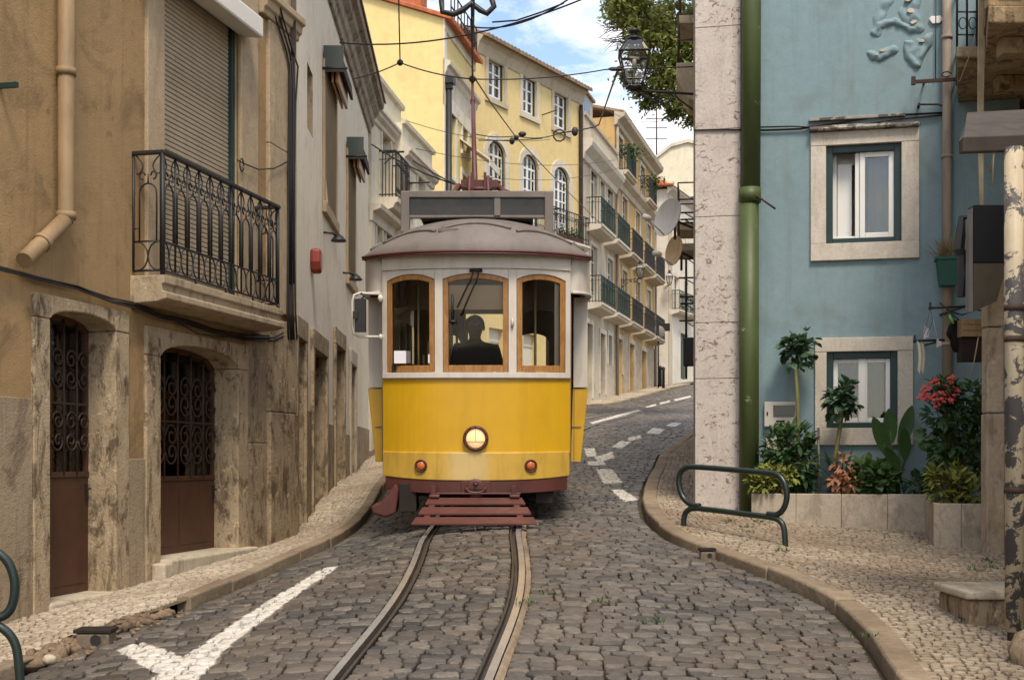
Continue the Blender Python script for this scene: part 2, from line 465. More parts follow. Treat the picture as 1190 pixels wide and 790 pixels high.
M['redlamp'] = paint('red_plastic', (.22, .035, .022), .4, .4, .1)
M['glass'] = glassmat('window_glass', (.86, .87, .85), .03)
M['tglass'] = glassmat('tram_glass', (.95, .95, .93), -.022)
M['lglass'] = glassmat('lantern_glass', (.93, .93, .9), .05)
M['darkglass'] = paint('dark_glass', (.035, .038, .04), .08, .5, .3, bs=.02)
M['brownglass'] = paint('smoky_board_glass', (.022, .016, .013), .25, .5, .3, bs=.02)
M['curtain'] = paint('white_curtain', (.66, .63, .57), .8, .1, .06)
M['room'] = paint('room_beige', (.62, .57, .46), .8, .1, .08)
M['dish'] = paint('dish_grey', (.50, .47, .42), .5, .3, .08, dirt=(.33, .28, .2), dirtamt=.4)
M['dish2'] = paint('dish_rusty', (.52, .36, .2), .5, .3, .15, dirt=(.36, .2, .09), dirtamt=.6)
M['concrete'] = stone('balcony_concrete', (.42, .33, .22), (.34, .26, .165), (.10, .07, .045), .6)
M['oldconc'] = stone('stained_concrete', (.36, .26, .145), (.22, .15, .085), (.035, .024, .016), .85, bs=.7)
M['pot'] = paint('terracotta_pot', (.36, .14, .065), .8, .2, .15)
M['greenpot'] = paint('green_plastic_pot', (.012, .075, .05), .45, .4, .15)
M['signbox'] = paint('dark_grey_panel', (.011, .011, .012), .65, .2, .08)
M['signside'] = paint('grey_panel_side', (.19, .17, .155), .55, .3, .15)
M['bark'] = stone('bark', (.14, .095, .06), (.09, .06, .04), (.03, .02, .015), .5)
M['skin'] = paint('driver_skin', (.13, .07, .05), .55, .3, .05)
M['shirt'] = paint('driver_dark_jacket', (.013, .012, .012), .85, .1, .1)
M['hair'] = paint('driver_dark_hair', (.012, .009, .008), .7, .2, .1)
M['steel'] = paint('worn_rail_steel', (.56, .54, .51), .22, .5, .12, metal=.65, dirt=(.26, .21, .155), dirtamt=.3, bs=.05)
M['steeldark'] = paint('rail_side', (.075, .060, .049), .55, .3, .2, metal=.5)
M['brass'] = paint('brass_strip', (.42, .31, .16), .4, .5, .15, metal=.5)
M['flower'] = paint('red_blossom', (.48, .06, .055), .55, .3, .2)
M['cloth'] = paint('cream_slipper', (.60, .52, .38), .8, .1, .1)
M['peg'] = paint('pale_peg', (.62, .52, .52), .6, .3, .1)
M['paper'] = paint('white_paper', (.72, .68, .70), .7, .2, .03)
M['greenline'] = paint('lime_plastic', (.15, .50, .12), .5, .3, .1)
M['meter'] = paint('meter_box_grey', (.56, .51, .43), .5, .3, .06, dirt=(.36, .30, .22), dirtamt=.3)
M['gdoor'] = paint('green_door', (.16, .22, .09), .6, .3, .15)
M['odoor'] = paint('old_brown_door', (.135, .085, .05), .65, .3, .2)
M['plinth'] = stone('dirty_plinth', (.37, .28, .178), (.265, .195, .12), (.085, .053, .031), .9, bs=.9)
M['rubble'] = stone('kerb_rubble', (.26, .185, .115), (.16, .11, .07), (.05, .035, .025), .6, bs=1.0)

def woodmat():
    m, nt, b = mk('varnished_wood', (.42, .19, .05), .42, 0, .4)
    v = coords(nt, (6, 6, 1.2))
    w = noise(nt, v, 5, 6, .6, 1.2)
    c = ramp(nt, w, [(.3, (.22, .095, .027)), (.5, (.33, .155, .045)), (.7, (.40, .205, .067))])
    nt.links.new(c, b.inputs['Base Color']); bump(nt, b, w, .05, .01)
    return m
M['twood'] = woodmat()
M['stone_road'] = island_stone('basalt_setts', [(.034, .031, .029), (.085, .076, .067), (.135, .118, .10), (.055, .049, .044), (.20, .172, .142), (.10, .088, .076)], (.30, .62), (.165, .12, .078), .38, .45, .7)
M['stone_paint'] = island_stone('painted_setts', [(.52, .47, .40), (.60, .55, .47), (.46, .41, .34), (.63, .58, .50)], (.5, .8), (.20, .155, .11), .75, .3, .6)
M['stone_pave'] = island_stone('limestone_setts', [(.32, .25, .178), (.39, .31, .225), (.45, .365, .265), (.28, .218, .152), (.51, .43, .32)], (.5, .8), (.19, .135, .085), .7, .3, .6)
M['stone_pave2'] = island_stone('pale_limestone_setts', [(.40, .32, .23), (.49, .40, .295), (.56, .475, .36), (.36, .285, .2), (.61, .53, .41)], (.5, .8), (.22, .16, .10), .6, .3, .6)
M['kerbm'] = island_stone('kerb_stone', [(.29, .22, .145), (.35, .27, .18), (.25, .19, .125)], (.6, .85), (.14, .10, .065), .8, .25, 1.0)

def dirtmat(name, c1, c2, s=6):
    m, nt, b = mk(name, c1, .9, 0, .15)
    v = coords(nt); a = noise(nt, v, s, 8, .7)
    c = mixc(nt, ramp(nt, a, [(.35, 0.), (.65, 1.)]), c1, c2)
    c = mixc(nt, ramp(nt, noise(nt, v, .7, 5, .6), [(.5, 0.), (.7, .45)]), c, (.07, .075, .03))
    nt.links.new(c, b.inputs['Base Color']); bump(nt, b, noise(nt, v, 40, 6, .7), .8, .02)
    return m
M['grout'] = dirtmat('road_grout', (.042, .031, .022), (.085, .062, .042))
M['pavedirt'] = dirtmat('pavement_grout', (.15, .11, .073), (.10, .073, .048))
M['gold_leaf'] = leafmat('yellow_green_leaves', (.16, .20, .03), (.25, .27, .05), (.33, .33, .07))
M['leaf'] = leafmat('green_leaves', (.055, .11, .03), (.085, .155, .042), (.13, .20, .06), 6, .38)
M['leaf_dark'] = leafmat('dark_green_leaves', (.036, .085, .026), (.062, .125, .038), (.105, .185, .06), 6, .32)
M['leaf_blue'] = leafmat('blue_green_kale_leaves', (.05, .105, .055), (.085, .155, .082), (.14, .215, .115), 6, .3)
M['leaf_red'] = leafmat('copper_leaves', (.40, .16, .085), (.48, .24, .13), (.30, .18, .075))
M['leaf_tree'] = leafmat('tree_leaves', (.15, .19, .042), (.26, .285, .07), (.40, .40, .13), 1.2, .5)
M['dryleaf'] = leafmat('dry_grass', (.32, .23, .11), (.38, .29, .15), (.25, .18, .09))

# ------------------------------------------------------------------ terrain (a smooth surface through measured heights)
CP = [(-.55, 4, -1.62), (-.57, 7.73, -1.216), (-.5, 10, -.955), (-.4, 13, -.668), (-.4, 17, -.40), (-.4, 21.6, -.08),
      (-4.4, 7.5, -1.56), (-3.83, 10, -1.29), (-3.525, 11.37, -1.23), (-3.386, 11.98, -1.185), (-2.887, 14.2, -1.06), (-2.64, 15.3, -.97), (-2.66, 16.7, -.82), (-2.8, 20.9, -.41), (-2.93, 24.5, -.24), (-2.7, 28, .33),
      (1.42, 14.2, -.60), (1.8, 17, -.40), (2.13, 20, -.17), (2.8, 24, .17), (3.9, 28, .56), (2.2, 11, -.93), (2.3, 9, -1.16),
      (3.2, 8.3, -1.22), (3.16, 14.15, -.76), (4.2, 12.9, -.92), (5.2, 14.8, -.70), (4, 5, -1.62), (5, 10, -1.1),
      (.6, 28, .46), (2.5, 36, 1.18), (-1.1, 41, 1.55), (2.75, 47.7, 2.12), (6.8, 62.9, 3.52), (5.7, 46, 1.95), (9.5, 68, 4.1), (10.5, 60, 3.35), (6, 36, 1.25),
      (-40, 0, -2.4), (-40, 40, 1.0), (-40, 100, 5.5), (40, 0, -1.8), (40, 40, 2.0), (40, 100, 6.5), (0, -30, -2.4), (10, 100, 6.6), (-12, 15, -1.0), (14, 15, -.5), (18, 85, 5.6)]
CP = np.array(CP, float)
def _tps():
    n = len(CP); d = np.hypot(CP[:, None, 0] - CP[None, :, 0], CP[:, None, 1] - CP[None, :, 1])
    K = np.where(d > 0, d * d * np.log(d + 1e-12), 0) + np.eye(n) * .6
    Pm = np.hstack([np.ones((n, 1)), CP[:, :2]])
    A = np.zeros((n + 3, n + 3)); A[:n, :n] = K; A[:n, n:] = Pm; A[n:, :n] = Pm.T
    return np.linalg.solve(A, np.concatenate([CP[:, 2], np.zeros(3)]))
_W = _tps()
def H(x, y):
    x = np.asarray(x, float); y = np.asarray(y, float); sh = np.broadcast(x, y).shape
    x = np.broadcast_to(x, sh).ravel(); y = np.broadcast_to(y, sh).ravel(); out = np.empty(x.size)
    for i in range(0, x.size, 20000):
        a, b = x[i:i + 20000], y[i:i + 20000]
        d = np.hypot(a[:, None] - CP[None, :, 0], b[:, None] - CP[None, :, 1])
        k = np.where(d > 0, d * d * np.log(d + 1e-12), 0)
        out[i:i + 20000] = k @ _W[:-3] + _W[-3] + _W[-2] * a + _W[-1] * b
    return out.reshape(sh)
def h1(x, y): return float(H(x, y))
_T = np.arange(5, 100, .02)
def G(px, py, dz=0.0):
    """where the sight line of a measured point meets the ground"""
    z = (HY - py) / F * _T; g = H((px - CX) / F * _T, _T) + dz
    i = int(np.argmax(z <= g))
    t = _T[i]; return ((px - CX) / F * t, t)
PAVE = .068

def curve(pts):
    pts = sorted(pts, key=lambda p: p[1])
    xs = np.array([p[0] for p in pts]); ys = np.array([p[1] for p in pts])
    def f(y):
        y = np.asarray(y, float)
        d = .25
        return (np.interp(y - d, ys, xs) + np.interp(y, ys, xs) + np.interp(y + d, ys, xs)) / 3
    return f
kl = [G(*p) for p in ((60, 768), (125, 738), (205, 712), (262, 688), (330, 657), (375, 638), (403, 622), (425, 604), (434, 590))]
KL = curve([(-4.2, 5.0)] + kl + [(-1.95, 20), (-2.0, 26), (-1.5, 32), (-.6, 37), (.0, 40.5), (3.7, 46.6), (7.9, 62.5), (10, 68), (16, 85)])
kr = [G(*p) for p in ((1030, 782), (1012, 748), (972, 708), (905, 674), (835, 648), (790, 633), (768, 620), (750, 602), (746, 585), (753, 560), (768, 530), (803, 503))]
KR = curve([(2.0, 4.0)] + kr + [(5.8, 36), (8.4, 46), (12.6, 62), (15, 70), (21, 85)])
lr = [G(*p) for p in ((401.5, 767), (435, 726), (458, 694), (473, 669), (484.5, 644.5), (493, 621), (497.6, 612))]
rr = [G(*p) for p in ((567.5, 784), (586, 746), (601, 711.5), (607.4, 685), (607.4, 656), (604, 633), (601, 612))]
lf = curve(lr); rf = curve(rr)
TYS = [7.9, 8.6, 9.3, 10, 10.8, 11.6, 12.4]
trk = [(float(lf(y) + rf(y)) / 2, y) for y in TYS]
x0_, x1_ = trk[0][0], trk[1][0]
TC = [(x0_ - (x1_ - x0_) * 5, 4.4), (x0_ - (x1_ - x0_) * 2, 6.5)] + trk + [(-.39, 13.4), (-.39, 17), (-.25, 22), (.65, 28), (2.6, 36), (5.7, 46), (9.6, 58), (13.2, 70), (19, 85)]
def smooth_poly(pts, step=.25):
    """Catmull-Rom through pts, resampled"""
    out = []
    p = [Vector((a, b, 0)) for a, b in pts]
    for i in range(len(p) - 1):
        a = p[max(i - 1, 0)]; b = p[i]; c = p[i + 1]; d = p[min(i + 2, len(p) - 1)]
        n = max(2, int((c - b).length / step))
        for k in range(n):
            t = k / n
            m0 = (c - a) * .5; m1 = (d - b) * .5
            out.append(b * (2*t**3 - 3*t*t + 1) + m0 * (t**3 - 2*t*t + t) + c * (-2*t**3 + 3*t*t) + m1 * (t**3 - t*t))
    out.append(p[-1]); return out
TL = smooth_poly(TC)
TX = curve([(p.x, p.y) for p in TL])
print('KERB L', [(round(a, 2), round(b, 2)) for a, b in kl]); print('KERB R', [(round(a, 2), round(b, 2)) for a, b in kr])
print('TRACK', [(round(a, 2), round(b, 2)) for a, b in trk], [round(float(rf(y) - lf(y)), 2) for y in TYS])

# facades
F1 = Fr(-4.52, 7.0, .2267, 1)            # ochre house, left
U1E = F1.u(340)
c1x, c1y = F1.xy(U1E)
F2 = Fr(c1x, c1y, -.033, 1)              # white house behind it
F3 = Fr(2.13, 15.0, 1, -.227)            # blue house
def wallL(y):
    y = np.asarray(y, float)
    return np.where(y < c1y, F1.ox + (y - F1.oy) * .2267, np.where(y < 25.5, c1x - .033 * (y - c1y), np.interp(y, [25.5, 29, 32.5, 35.5, 39.6, 41, 47, 62.9, 66, 85], [-2.92, -2.5, -1.95, -1.89, -1.2, -1.15, 2.5, 6.8, 9, 17])))
def wallR(y):
    y = np.asarray(y, float)
    rb = 5.9 - .227 * (15.2 - y)
    fac = 2.13 + (15.0 - y) / .227
    side = np.interp(y, [15, 18.2, 30, 45, 85], [2.13, 2.7, 4.45, 9.5, 22])
    a = np.where(y < 15, np.minimum(rb, fac), side)
    return np.where(y < 8.75, 3.5, a)

# ------------------------------------------------------------------ ground, setts, kerbs
def build_ground():
    xs = np.concatenate([[-600, -300, -150, -80], np.arange(-40, -6, 4), np.arange(-6, 14, .4), np.arange(14, 41, 3), [80, 150, 300, 600]])
    ys = np.concatenate([[-500, -200, -80], np.arange(-20, 4, 4), np.arange(4, 34, .4), np.arange(34, 100, 2), [140, 250, 600]])
    X, Y = np.meshgrid(xs, ys)
    Z = H(np.clip(X, -40, 40), np.clip(Y, -20, 100)) - .045
    nx, ny = len(xs), len(ys)
    mb = MB()
    mb.v = [(float(a), float(b), float(c)) for a, b, c in zip(X.ravel(), Y.ravel(), Z.ravel())]
    for j in range(ny - 1):
        for i in range(nx - 1):
            mb.f.append((j * nx + i, j * nx + i + 1, (j + 1) * nx + i + 1, (j + 1) * nx + i)); mb.m.append(0); mb.sm.append(True)
    struct(mb.build('ground', M['grout']))
build_ground()

def stones(name, items, mat, K=8, zoff=0.0, dome=.003, tilt=.035, hv=.0045, jit=.11, deep=.06, power=7, kind=True):
    """items: array of (cx, cy, half width, half depth, turn)"""
    it = np.array(items); n = len(it)
    if n == 0: return
    ang = np.radians([30, 60, 120, 150, 210, 240, 300, 330]) if K == 8 else (np.arange(K) + .5) * 2 * PI / K
    ca, sa = np.cos(ang), np.sin(ang)
    rr_ = 1 / (np.abs(ca) ** power + np.abs(sa) ** power) ** (1 / power)
    j = 1 + NP.uniform(-jit, jit, (n, K))
    lx = (rr_ * ca)[None] * j * it[:, 2:3]; ly = (rr_ * sa)[None] * j * it[:, 3:4]
    c, s_ = np.cos(it[:, 4:5]), np.sin(it[:, 4:5])
    rings = []
    gz = H(it[:, 0], it[:, 1]) + zoff + NP.uniform(-hv, hv, n)
    tx = NP.uniform(-tilt, tilt, n)[:, None]; ty = NP.uniform(-tilt, tilt, n)[:, None]
    e = .05
    gx = ((H(it[:, 0] + e, it[:, 1]) - H(it[:, 0] - e, it[:, 1])) / (2 * e))[:, None]
    gy = ((H(it[:, 0], it[:, 1] + e) - H(it[:, 0], it[:, 1] - e)) / (2 * e))[:, None]
    for scl, dz in ((1.0, -deep), (.985, -.009), (.925, -.001)):
        x = (lx * c - ly * s_) * scl; y = (lx * s_ + ly * c) * scl
        z = gz[:, None] + x * (gx + tx) + y * (gy + ty) + dz
        rings.append(np.stack([x + it[:, 0:1], y + it[:, 1:2], z], -1))
    cen = np.stack([it[:, 0], it[:, 1], gz + dome], -1)[:, None]
    V = np.concatenate(rings + [cen], 1)          # n, 3K+1, 3
    nv = 3 * K + 1
    q = []
    for r in range(2):
        for k in range(K):
            q.append((r * K + k, r * K + (k + 1) % K, (r + 1) * K + (k + 1) % K, (r + 1) * K + k))
    t = [(2 * K + k, 2 * K + (k + 1) % K, 3 * K) for k in range(K)]
    q = np.array(q); t = np.array(t)
    loops = np.concatenate([q.ravel(), t.ravel()])
    sizes = np.concatenate([np.full(len(q), 4), np.full(len(t), 3)])
    L = (loops[None] + (np.arange(n) * nv)[:, None]).ravel()
    S = np.tile(sizes, n); st = np.concatenate([[0], np.cumsum(S)[:-1]])
    me = bpy.data.meshes.new(name)
    me.vertices.add(n * nv); me.vertices.foreach_set('co', V.ravel().astype(np.float32))
    me.loops.add(len(L)); me.loops.foreach_set('vertex_index', L.astype(np.int32))
    me.polygons.add(len(S)); me.polygons.foreach_set('loop_start', st.astype(np.int32))
    me.polygons.foreach_set('use_smooth', np.zeros(len(S), bool))
    me.update(calc_edges=True); me.validate()
    me.materials.append(mat)
    o = bpy.data.objects.new(name, me); COL.objects.link(o)
    if kind: o['kind'] = 'structure'
    return o

def fill(segs, y, dep, wmin, wmax, gap, out, turn=.06):
    for a, b in segs:
        w = b - a
        if w < .03: continue
        n = max(1, int(round(w / RND.uniform(wmin, wmax) * .999)))
        n = max(1, int(round(w / ((wmin + wmax) / 2))))
        cuts = [a] + sorted(a + w * (i + RND.uniform(-.38, .38)) / n for i in range(1, n)) + [b]
        for i in range(n):
            hw = (cuts[i + 1] - cuts[i]) / 2 - gap
            if hw < .012: continue
            cx = (cuts[i] + cuts[i + 1]) / 2
            yy = y + RND.uniform(-.016, .016) + .055 * math.sin(cx * 1.5 + y * .7) + .022 * math.sin(cx * 4.1 - y * .9)
            out.append((cx, yy, hw, dep / 2 - gap + RND.uniform(-.006, .008), RND.uniform(-turn, turn)))
road_items = []
y = 5.2
while y < 80:
    dep = RND.uniform(.080, .130) * (1 if y < 24 else 1.5 if y < 34 else 2)
    yc = y + dep / 2
    l = float(KL(yc)) + .06; r = float(KR(yc)) - .05; t = float(TX(yc))
    sl = (float(TX(yc + .3)) - float(TX(yc - .3))) / .6; k = math.sqrt(1 + sl * sl)
    g0, g1 = .45 * k, .10 * k
    fill([(l, t - g0 - .052 * k), (t - g0 + .074 * k, t + g0 - .074 * k), (t + g0 + .088 * k, r)], yc, dep, .08, .19 if y < 24 else .30, .0038, road_items)
    y += dep
# worn white lane paint: whole setts, measured outlines
def poly(pts): return [G(*p) for p in pts]
z4 = lambda pts: poly([(600 + a / 2.135, 420 + b / 2.135) for a, b in pts])
MARKS = [poly([(375, 660), (396, 657), (272, 746), (236, 748)]), poly([(237, 747), (273, 745), (222, 796), (165, 796)]),
         poly([(133, 755), (166, 746), (234, 772), (190, 787)]),
         z4([(235, 318), (262, 316), (304, 342), (270, 349)]), z4([(198, 266), (240, 268), (264, 300), (216, 302)]),
         z4([(193, 238), (238, 223), (244, 238), (205, 249)]), z4([(176, 247), (215, 246), (224, 257), (178, 256)]),
         z4([(168, 215), (195, 215), (200, 235), (175, 236)]), z4([(238, 211), (260, 196), (287, 199), (258, 216)]),
         z4([(276, 190), (308, 182), (312, 190), (280, 197)]), z4([(323, 177), (338, 165), (370, 167), (354, 180)]),
         z4([(368, 159), (388, 151), (411, 153), (394, 162)]), z4([(183, 151), (300, 119), (312, 122), (190, 155)]),
         z4([(320, 112), (345, 105), (348, 108), (324, 115)]), z4([(355, 103), (380, 96), (383, 99), (358, 106)]), z4([(390, 94), (432, 84), (434, 88), (394, 98)])]
def mark_material(quads):
    """the setts again, with road paint inside the measured outlines (real ground coordinates), worn at the edges"""
    m = M['stone_road'].copy(); m.name = 'painted_setts_worn'; nt = m.node_tree; b = nt.nodes['Principled BSDF']
    v = coords(nt); nz = N(nt, 'ShaderNodeTexNoise', Scale=9, Detail=5, Roughness=.7); nt.links.new(v, nz.inputs['Vector'])
    off = N(nt, 'ShaderNodeVectorMath', operation='SUBTRACT'); nt.links.new(nz.outputs['Color'], off.inputs[0]); off.inputs[1].default_value = (.5, .5, .5)
    sc2 = N(nt, 'ShaderNodeVectorMath', operation='SCALE'); nt.links.new(off.outputs[0], sc2.inputs[0]); sc2.inputs['Scale'].default_value = .10
    ad = N(nt, 'ShaderNodeVectorMath', operation='ADD'); nt.links.new(v, ad.inputs[0]); nt.links.new(sc2.outputs[0], ad.inputs[1])
    sp = N(nt, 'ShaderNodeSeparateXYZ'); nt.links.new(ad.outputs[0], sp.inputs[0])
    cb = N(nt, 'ShaderNodeCombineXYZ'); nt.links.new(sp.outputs[0], cb.inputs[0]); nt.links.new(sp.outputs[1], cb.inputs[1]); cb.inputs[2].default_value = 1
    total = None
    for q in quads:
        cx = sum(p[0] for p in q) / len(q); cy = sum(p[1] for p in q) / len(q); inner = None
        for i in range(len(q)):
            (xa, ya), (xb, yb) = q[i], q[(i + 1) % len(q)]
            l = math.hypot(xb - xa, yb - ya) or 1; a, c = -(yb - ya) / l, (xb - xa) / l; d = -(a * xa + c * ya)
            if a * cx + c * cy + d < 0: a, c, d = -a, -c, -d
            n = N(nt, 'ShaderNodeVectorMath', operation='DOT_PRODUCT'); nt.links.new(cb.outputs[0], n.inputs[0]); n.inputs[1].default_value = (a, c, d)
            inner = n.outputs['Value'] if inner is None else mth(nt, 'MINIMUM', inner, n.outputs['Value'])
        total = inner if total is None else mth(nt, 'MAXIMUM', total, inner)
    edge = ramp(nt, mth(nt, 'ADD', mth(nt, 'MULTIPLY', total, 10.0), .5), [(.42, 0.), (.62, 1.)])
    wear = ramp(nt, noise(nt, v, 13, 8, .78), [(.36, .08), (.50, 1.)])
    old = b.inputs['Base Color'].links[0].from_socket
    tint = mixc(nt, noise(nt, v, 5, 5, .65), (.52, .47, .40), (.70, .66, .58))
    nt.links.new(mixc(nt, mth(nt, 'MULTIPLY', edge, wear), old, tint), b.inputs['Base Color'])
    return m
def inside(p, pg):
    x, y = p; c = False; j = len(pg) - 1
    for i in range(len(pg)):
        xi, yi = pg[i]; xj, yj = pg[j]
        if (yi > y) != (yj > y) and x < (xj - xi) * (y - yi) / (yj - yi) + xi: c = not c
        j = i
    return c
painted, plain = [], []
for itm in road_items:
    p = (itm[0], itm[1])
    hx, hy = itm[2] * .45, itm[3] * .45
    hit = any(inside((p[0] + a * hx, p[1] + b * hy), m_) for m_ in MARKS for a, b in ((0, 0), (2.4, 0), (-2.4, 0), (0, 2.4), (0, -2.4), (2.4, 2.4), (-2.4, 2.4), (2.4, -2.4), (-2.4, -2.4)))
    (painted if hit else plain).append(itm)
stones('road', plain, M['stone_road'])
stones('road_marking', painted, mark_material(MARKS))
print('setts', len(plain), len(painted))

pave_items = []
y = 5.2
while y < 66:
    near = y < 26
    dep = RND.uniform(.052, .068) if near else .2
    yc = y + dep / 2
    a, b = float(wallL(yc)) - .02, float(KL(yc)) - .125
    wm = (.052, .085) if near else (.2, .3)
    if b > a: fill([(a, b)], yc, dep, *wm, .0042 if near else .01, pave_items, .25)
    a, b = float(KR(yc)) + .16, float(wallR(yc)) + .02
    if b > a: fill([(a, b)], yc, dep, *wm, .0042 if near else .01, pave_items, .25)
    y += dep
xm = lambda t: t[0] < float(TX(t[1]))
stones('pavement', [t for t in pave_items if xm(t)], M['stone_pave2'], K=6, zoff=PAVE, dome=.003, tilt=.04, hv=.004, jit=.16, deep=.03, power=4)
stones('pavement', [t for t in pave_items if not xm(t)], M['stone_pave'], K=6, zoff=PAVE, dome=.003, tilt=.04, hv=.004, jit=.16, deep=.03, power=4)
print('calcada', len(pave_items))
def pave_sheet():
    mb = MB()
    for side in (0, 1):
        prev = None
        for y in np.arange(5.0, 80, .3):
            a, b = (wallL(y) - .4, KL(y) - .03) if side == 0 else (KR(y) + .03, wallR(y) + .4)
            xs = np.linspace(float(a), float(b), 7); zs = H(xs, np.full(7, y)) + PAVE - .016
            row = [(float(x), float(y), float(z)) for x, z in zip(xs, zs)]
            if prev:
                for i in range(6): mb.add([prev[i], prev[i + 1], row[i + 1], row[i]], [(0, 1, 2, 3)], 0, True)
            prev = row
    o = struct(mb.build('pavement_bed', M['pavedirt']))
pave_sheet()

def kerb(name, fx, y0, y1, wid, side, lmin, lmax, skip=()):
    """a row of kerb stones; side=+1 widens to the right of the line"""
    pts = [(float(fx(y)), float(y)) for y in np.arange(y0, y1, .05)]
    mb = MB(); acc = 0; L = RND.uniform(lmin, lmax); cur = [pts[0]]
    for i in range(1, len(pts)):
        acc += math.hypot(pts[i][0] - pts[i - 1][0], pts[i][1] - pts[i - 1][1]); cur.append(pts[i])
        if acc >= L:
            ym = cur[len(cur) // 2][1]
            if not any(a < ym < b for a, b in skip):
                k = max(2, int(acc / .3) + 1)
                sel = [cur[int(q * (len(cur) - 1) / k)] for q in range(k + 1)]
                t0 = Vector((sel[1][0] - sel[0][0], sel[1][1] - sel[0][1])).normalized() * .008
                sel[0] = (sel[0][0] + t0.x, sel[0][1] + t0.y); sel[-1] = (sel[-1][0] - t0.x, sel[-1][1] - t0.y)
                dz = RND.uniform(-.008, .008); dx = RND.uniform(-.008, .008); vs = []
                for q, (x, yv) in enumerate(sel):
                    a = sel[max(q - 1, 0)]; b = sel[min(q + 1, k)]
                    n = Vector((b[1] - a[1], -(b[0] - a[0]))).normalized() * wid * side
                    zt = h1(x, yv) + PAVE + .010 + dz
                    vs += [(x + dx, yv, zt - .25), (x + dx, yv, zt - .012), (x + dx + n.x * .1, yv + n.y * .1, zt), (x + dx + n.x, yv + n.y, zt), (x + dx + n.x, yv + n.y, zt - .25)]
                fs = []
                for q in range(k):
                    for e in range(4):
                        fs.append((5 * q + e, 5 * q + e + 1, 5 * q + e + 6, 5 * q + e + 5))
                fs += [(0, 1, 2, 3, 4), tuple(5 * k + e for e in (4, 3, 2, 1, 0))]
                mb.add(vs, fs)
            acc = 0; L = RND.uniform(lmin, lmax); cur = [pts[i]]
    return struct(mb.build(name, M['kerbm'], bevel=.012, seg=2))
yd0 = G(205, 712)[1]; yd1 = G(55, 768)[1]
kerb('kerb', KL, 5.2, 66, .12, -1, .7, 1.15, skip=((yd1, yd0),))
kerb('kerb', KR, 5.2, 66, .17, 1, .8, 1.2)
def rubble():
    mb = MB()
    for i in range(90):
        yv = RND.uniform(yd1 - .1, yd0 + .1); x = float(KL(yv)) + RND.uniform(-.2, .22)
        s = RND.uniform(.006, .026)
        z = h1(x, yv) + (PAVE - .03 if x < float(KL(yv)) - .05 else 0.0)
        mb.ball((x, yv, z + s * .15), s, s * RND.uniform(.7, 1.2), s * .6, 7, 5, 0, .22)
    # low broken concrete lip where the kerb stones are missing
    pts = [(float(KL(v)) - .06, float(v)) for v in np.arange(yd1 - .1, yd0 + .1, .07)]
    for i in range(len(pts) - 1):
        x, yv = pts[i]; hgt = RND.uniform(.02, .075)
        mb.ball((x + RND.uniform(-.05, .03), yv, h1(x, yv) + .01), RND.uniform(.05, .12), RND.uniform(.04, .09), RND.uniform(.03, .075), 9, 6, 0, .28)
    tag(mb.build('kerb_rubble', M['rubble']), kind='stuff')
rubble()

def rails():
    for s in (-1, 1):
        mb = MB()
        # cross-section offsets (toward +x) and heights: head, groove, lip
        sec = [(-.040, -.05), (-.040, .006), (.010, .007), (.022, -.028), (.046, -.028), (.05, .003), (.068, .002), (.068, -.05)]
        if s == 1: sec = [(-.068, -.05), (-.068, .002), (-.05, .003), (-.046, -.028), (-.022, -.028), (-.010, .007), (.040, .006), (.040, -.05)]
        mi = [1, 0, 1, 1, 1, 1, 1] if s == -1 else [1, 1, 1, 1, 1, 0, 1]
        vs = []
        for i, p in enumerate(TL):
            a = TL[max(i - 1, 0)]; b = TL[min(i + 1, len(TL) - 1)]; t = (b - a).normalized(); n = Vector((t.y, -t.x, 0))
            for o_, z in sec:
                q = p + n * (s * .45 + o_); vs.append((q.x, q.y, h1(q.x, q.y) + z))
        k = len(sec)
        b0 = len(mb.v); mb.v += vs
        for i in range(len(TL) - 1):
            for e in range(k - 1):
                mb.f.append((i * k + e, i * k + e + 1, (i + 1) * k + e + 1, (i + 1) * k + e)); mb.m.append(mi[e]); mb.sm.append(False)
        struct(mb.build('tram_rail', [M['steel'], M['steeldark']]))
    # cement joint on the outer side of one rail
    mb = MB(); k = 4
    for i, p in enumerate(TL):
        if p.y > 20: break
        a = TL[max(i - 1, 0)]; b = TL[min(i + 1, len(TL) - 1)]; t = (b - a).normalized(); n = Vector((t.y, -t.x, 0))
        for o_, z in ((.045, -.03), (.046, -.004), (.078 + RND.uniform(-.04, -.01), -.006 - .012 * (RND.random() < .3)), (.09, -.03)):
            q = p + n * (.45 + o_); mb.v.append((q.x, q.y, h1(q.x, q.y) + z))
    m_ = len(mb.v) // 4
    for i in range(m_ - 1):
        for e in range(3): mb.f.append((i * 4 + e, i * 4 + e + 1, i * 4 + e + 5, i * 4 + e + 4)); mb.m.append(0); mb.sm.append(False)
    struct(mb.build('rail_mortar', M['kerbm']))
rails()
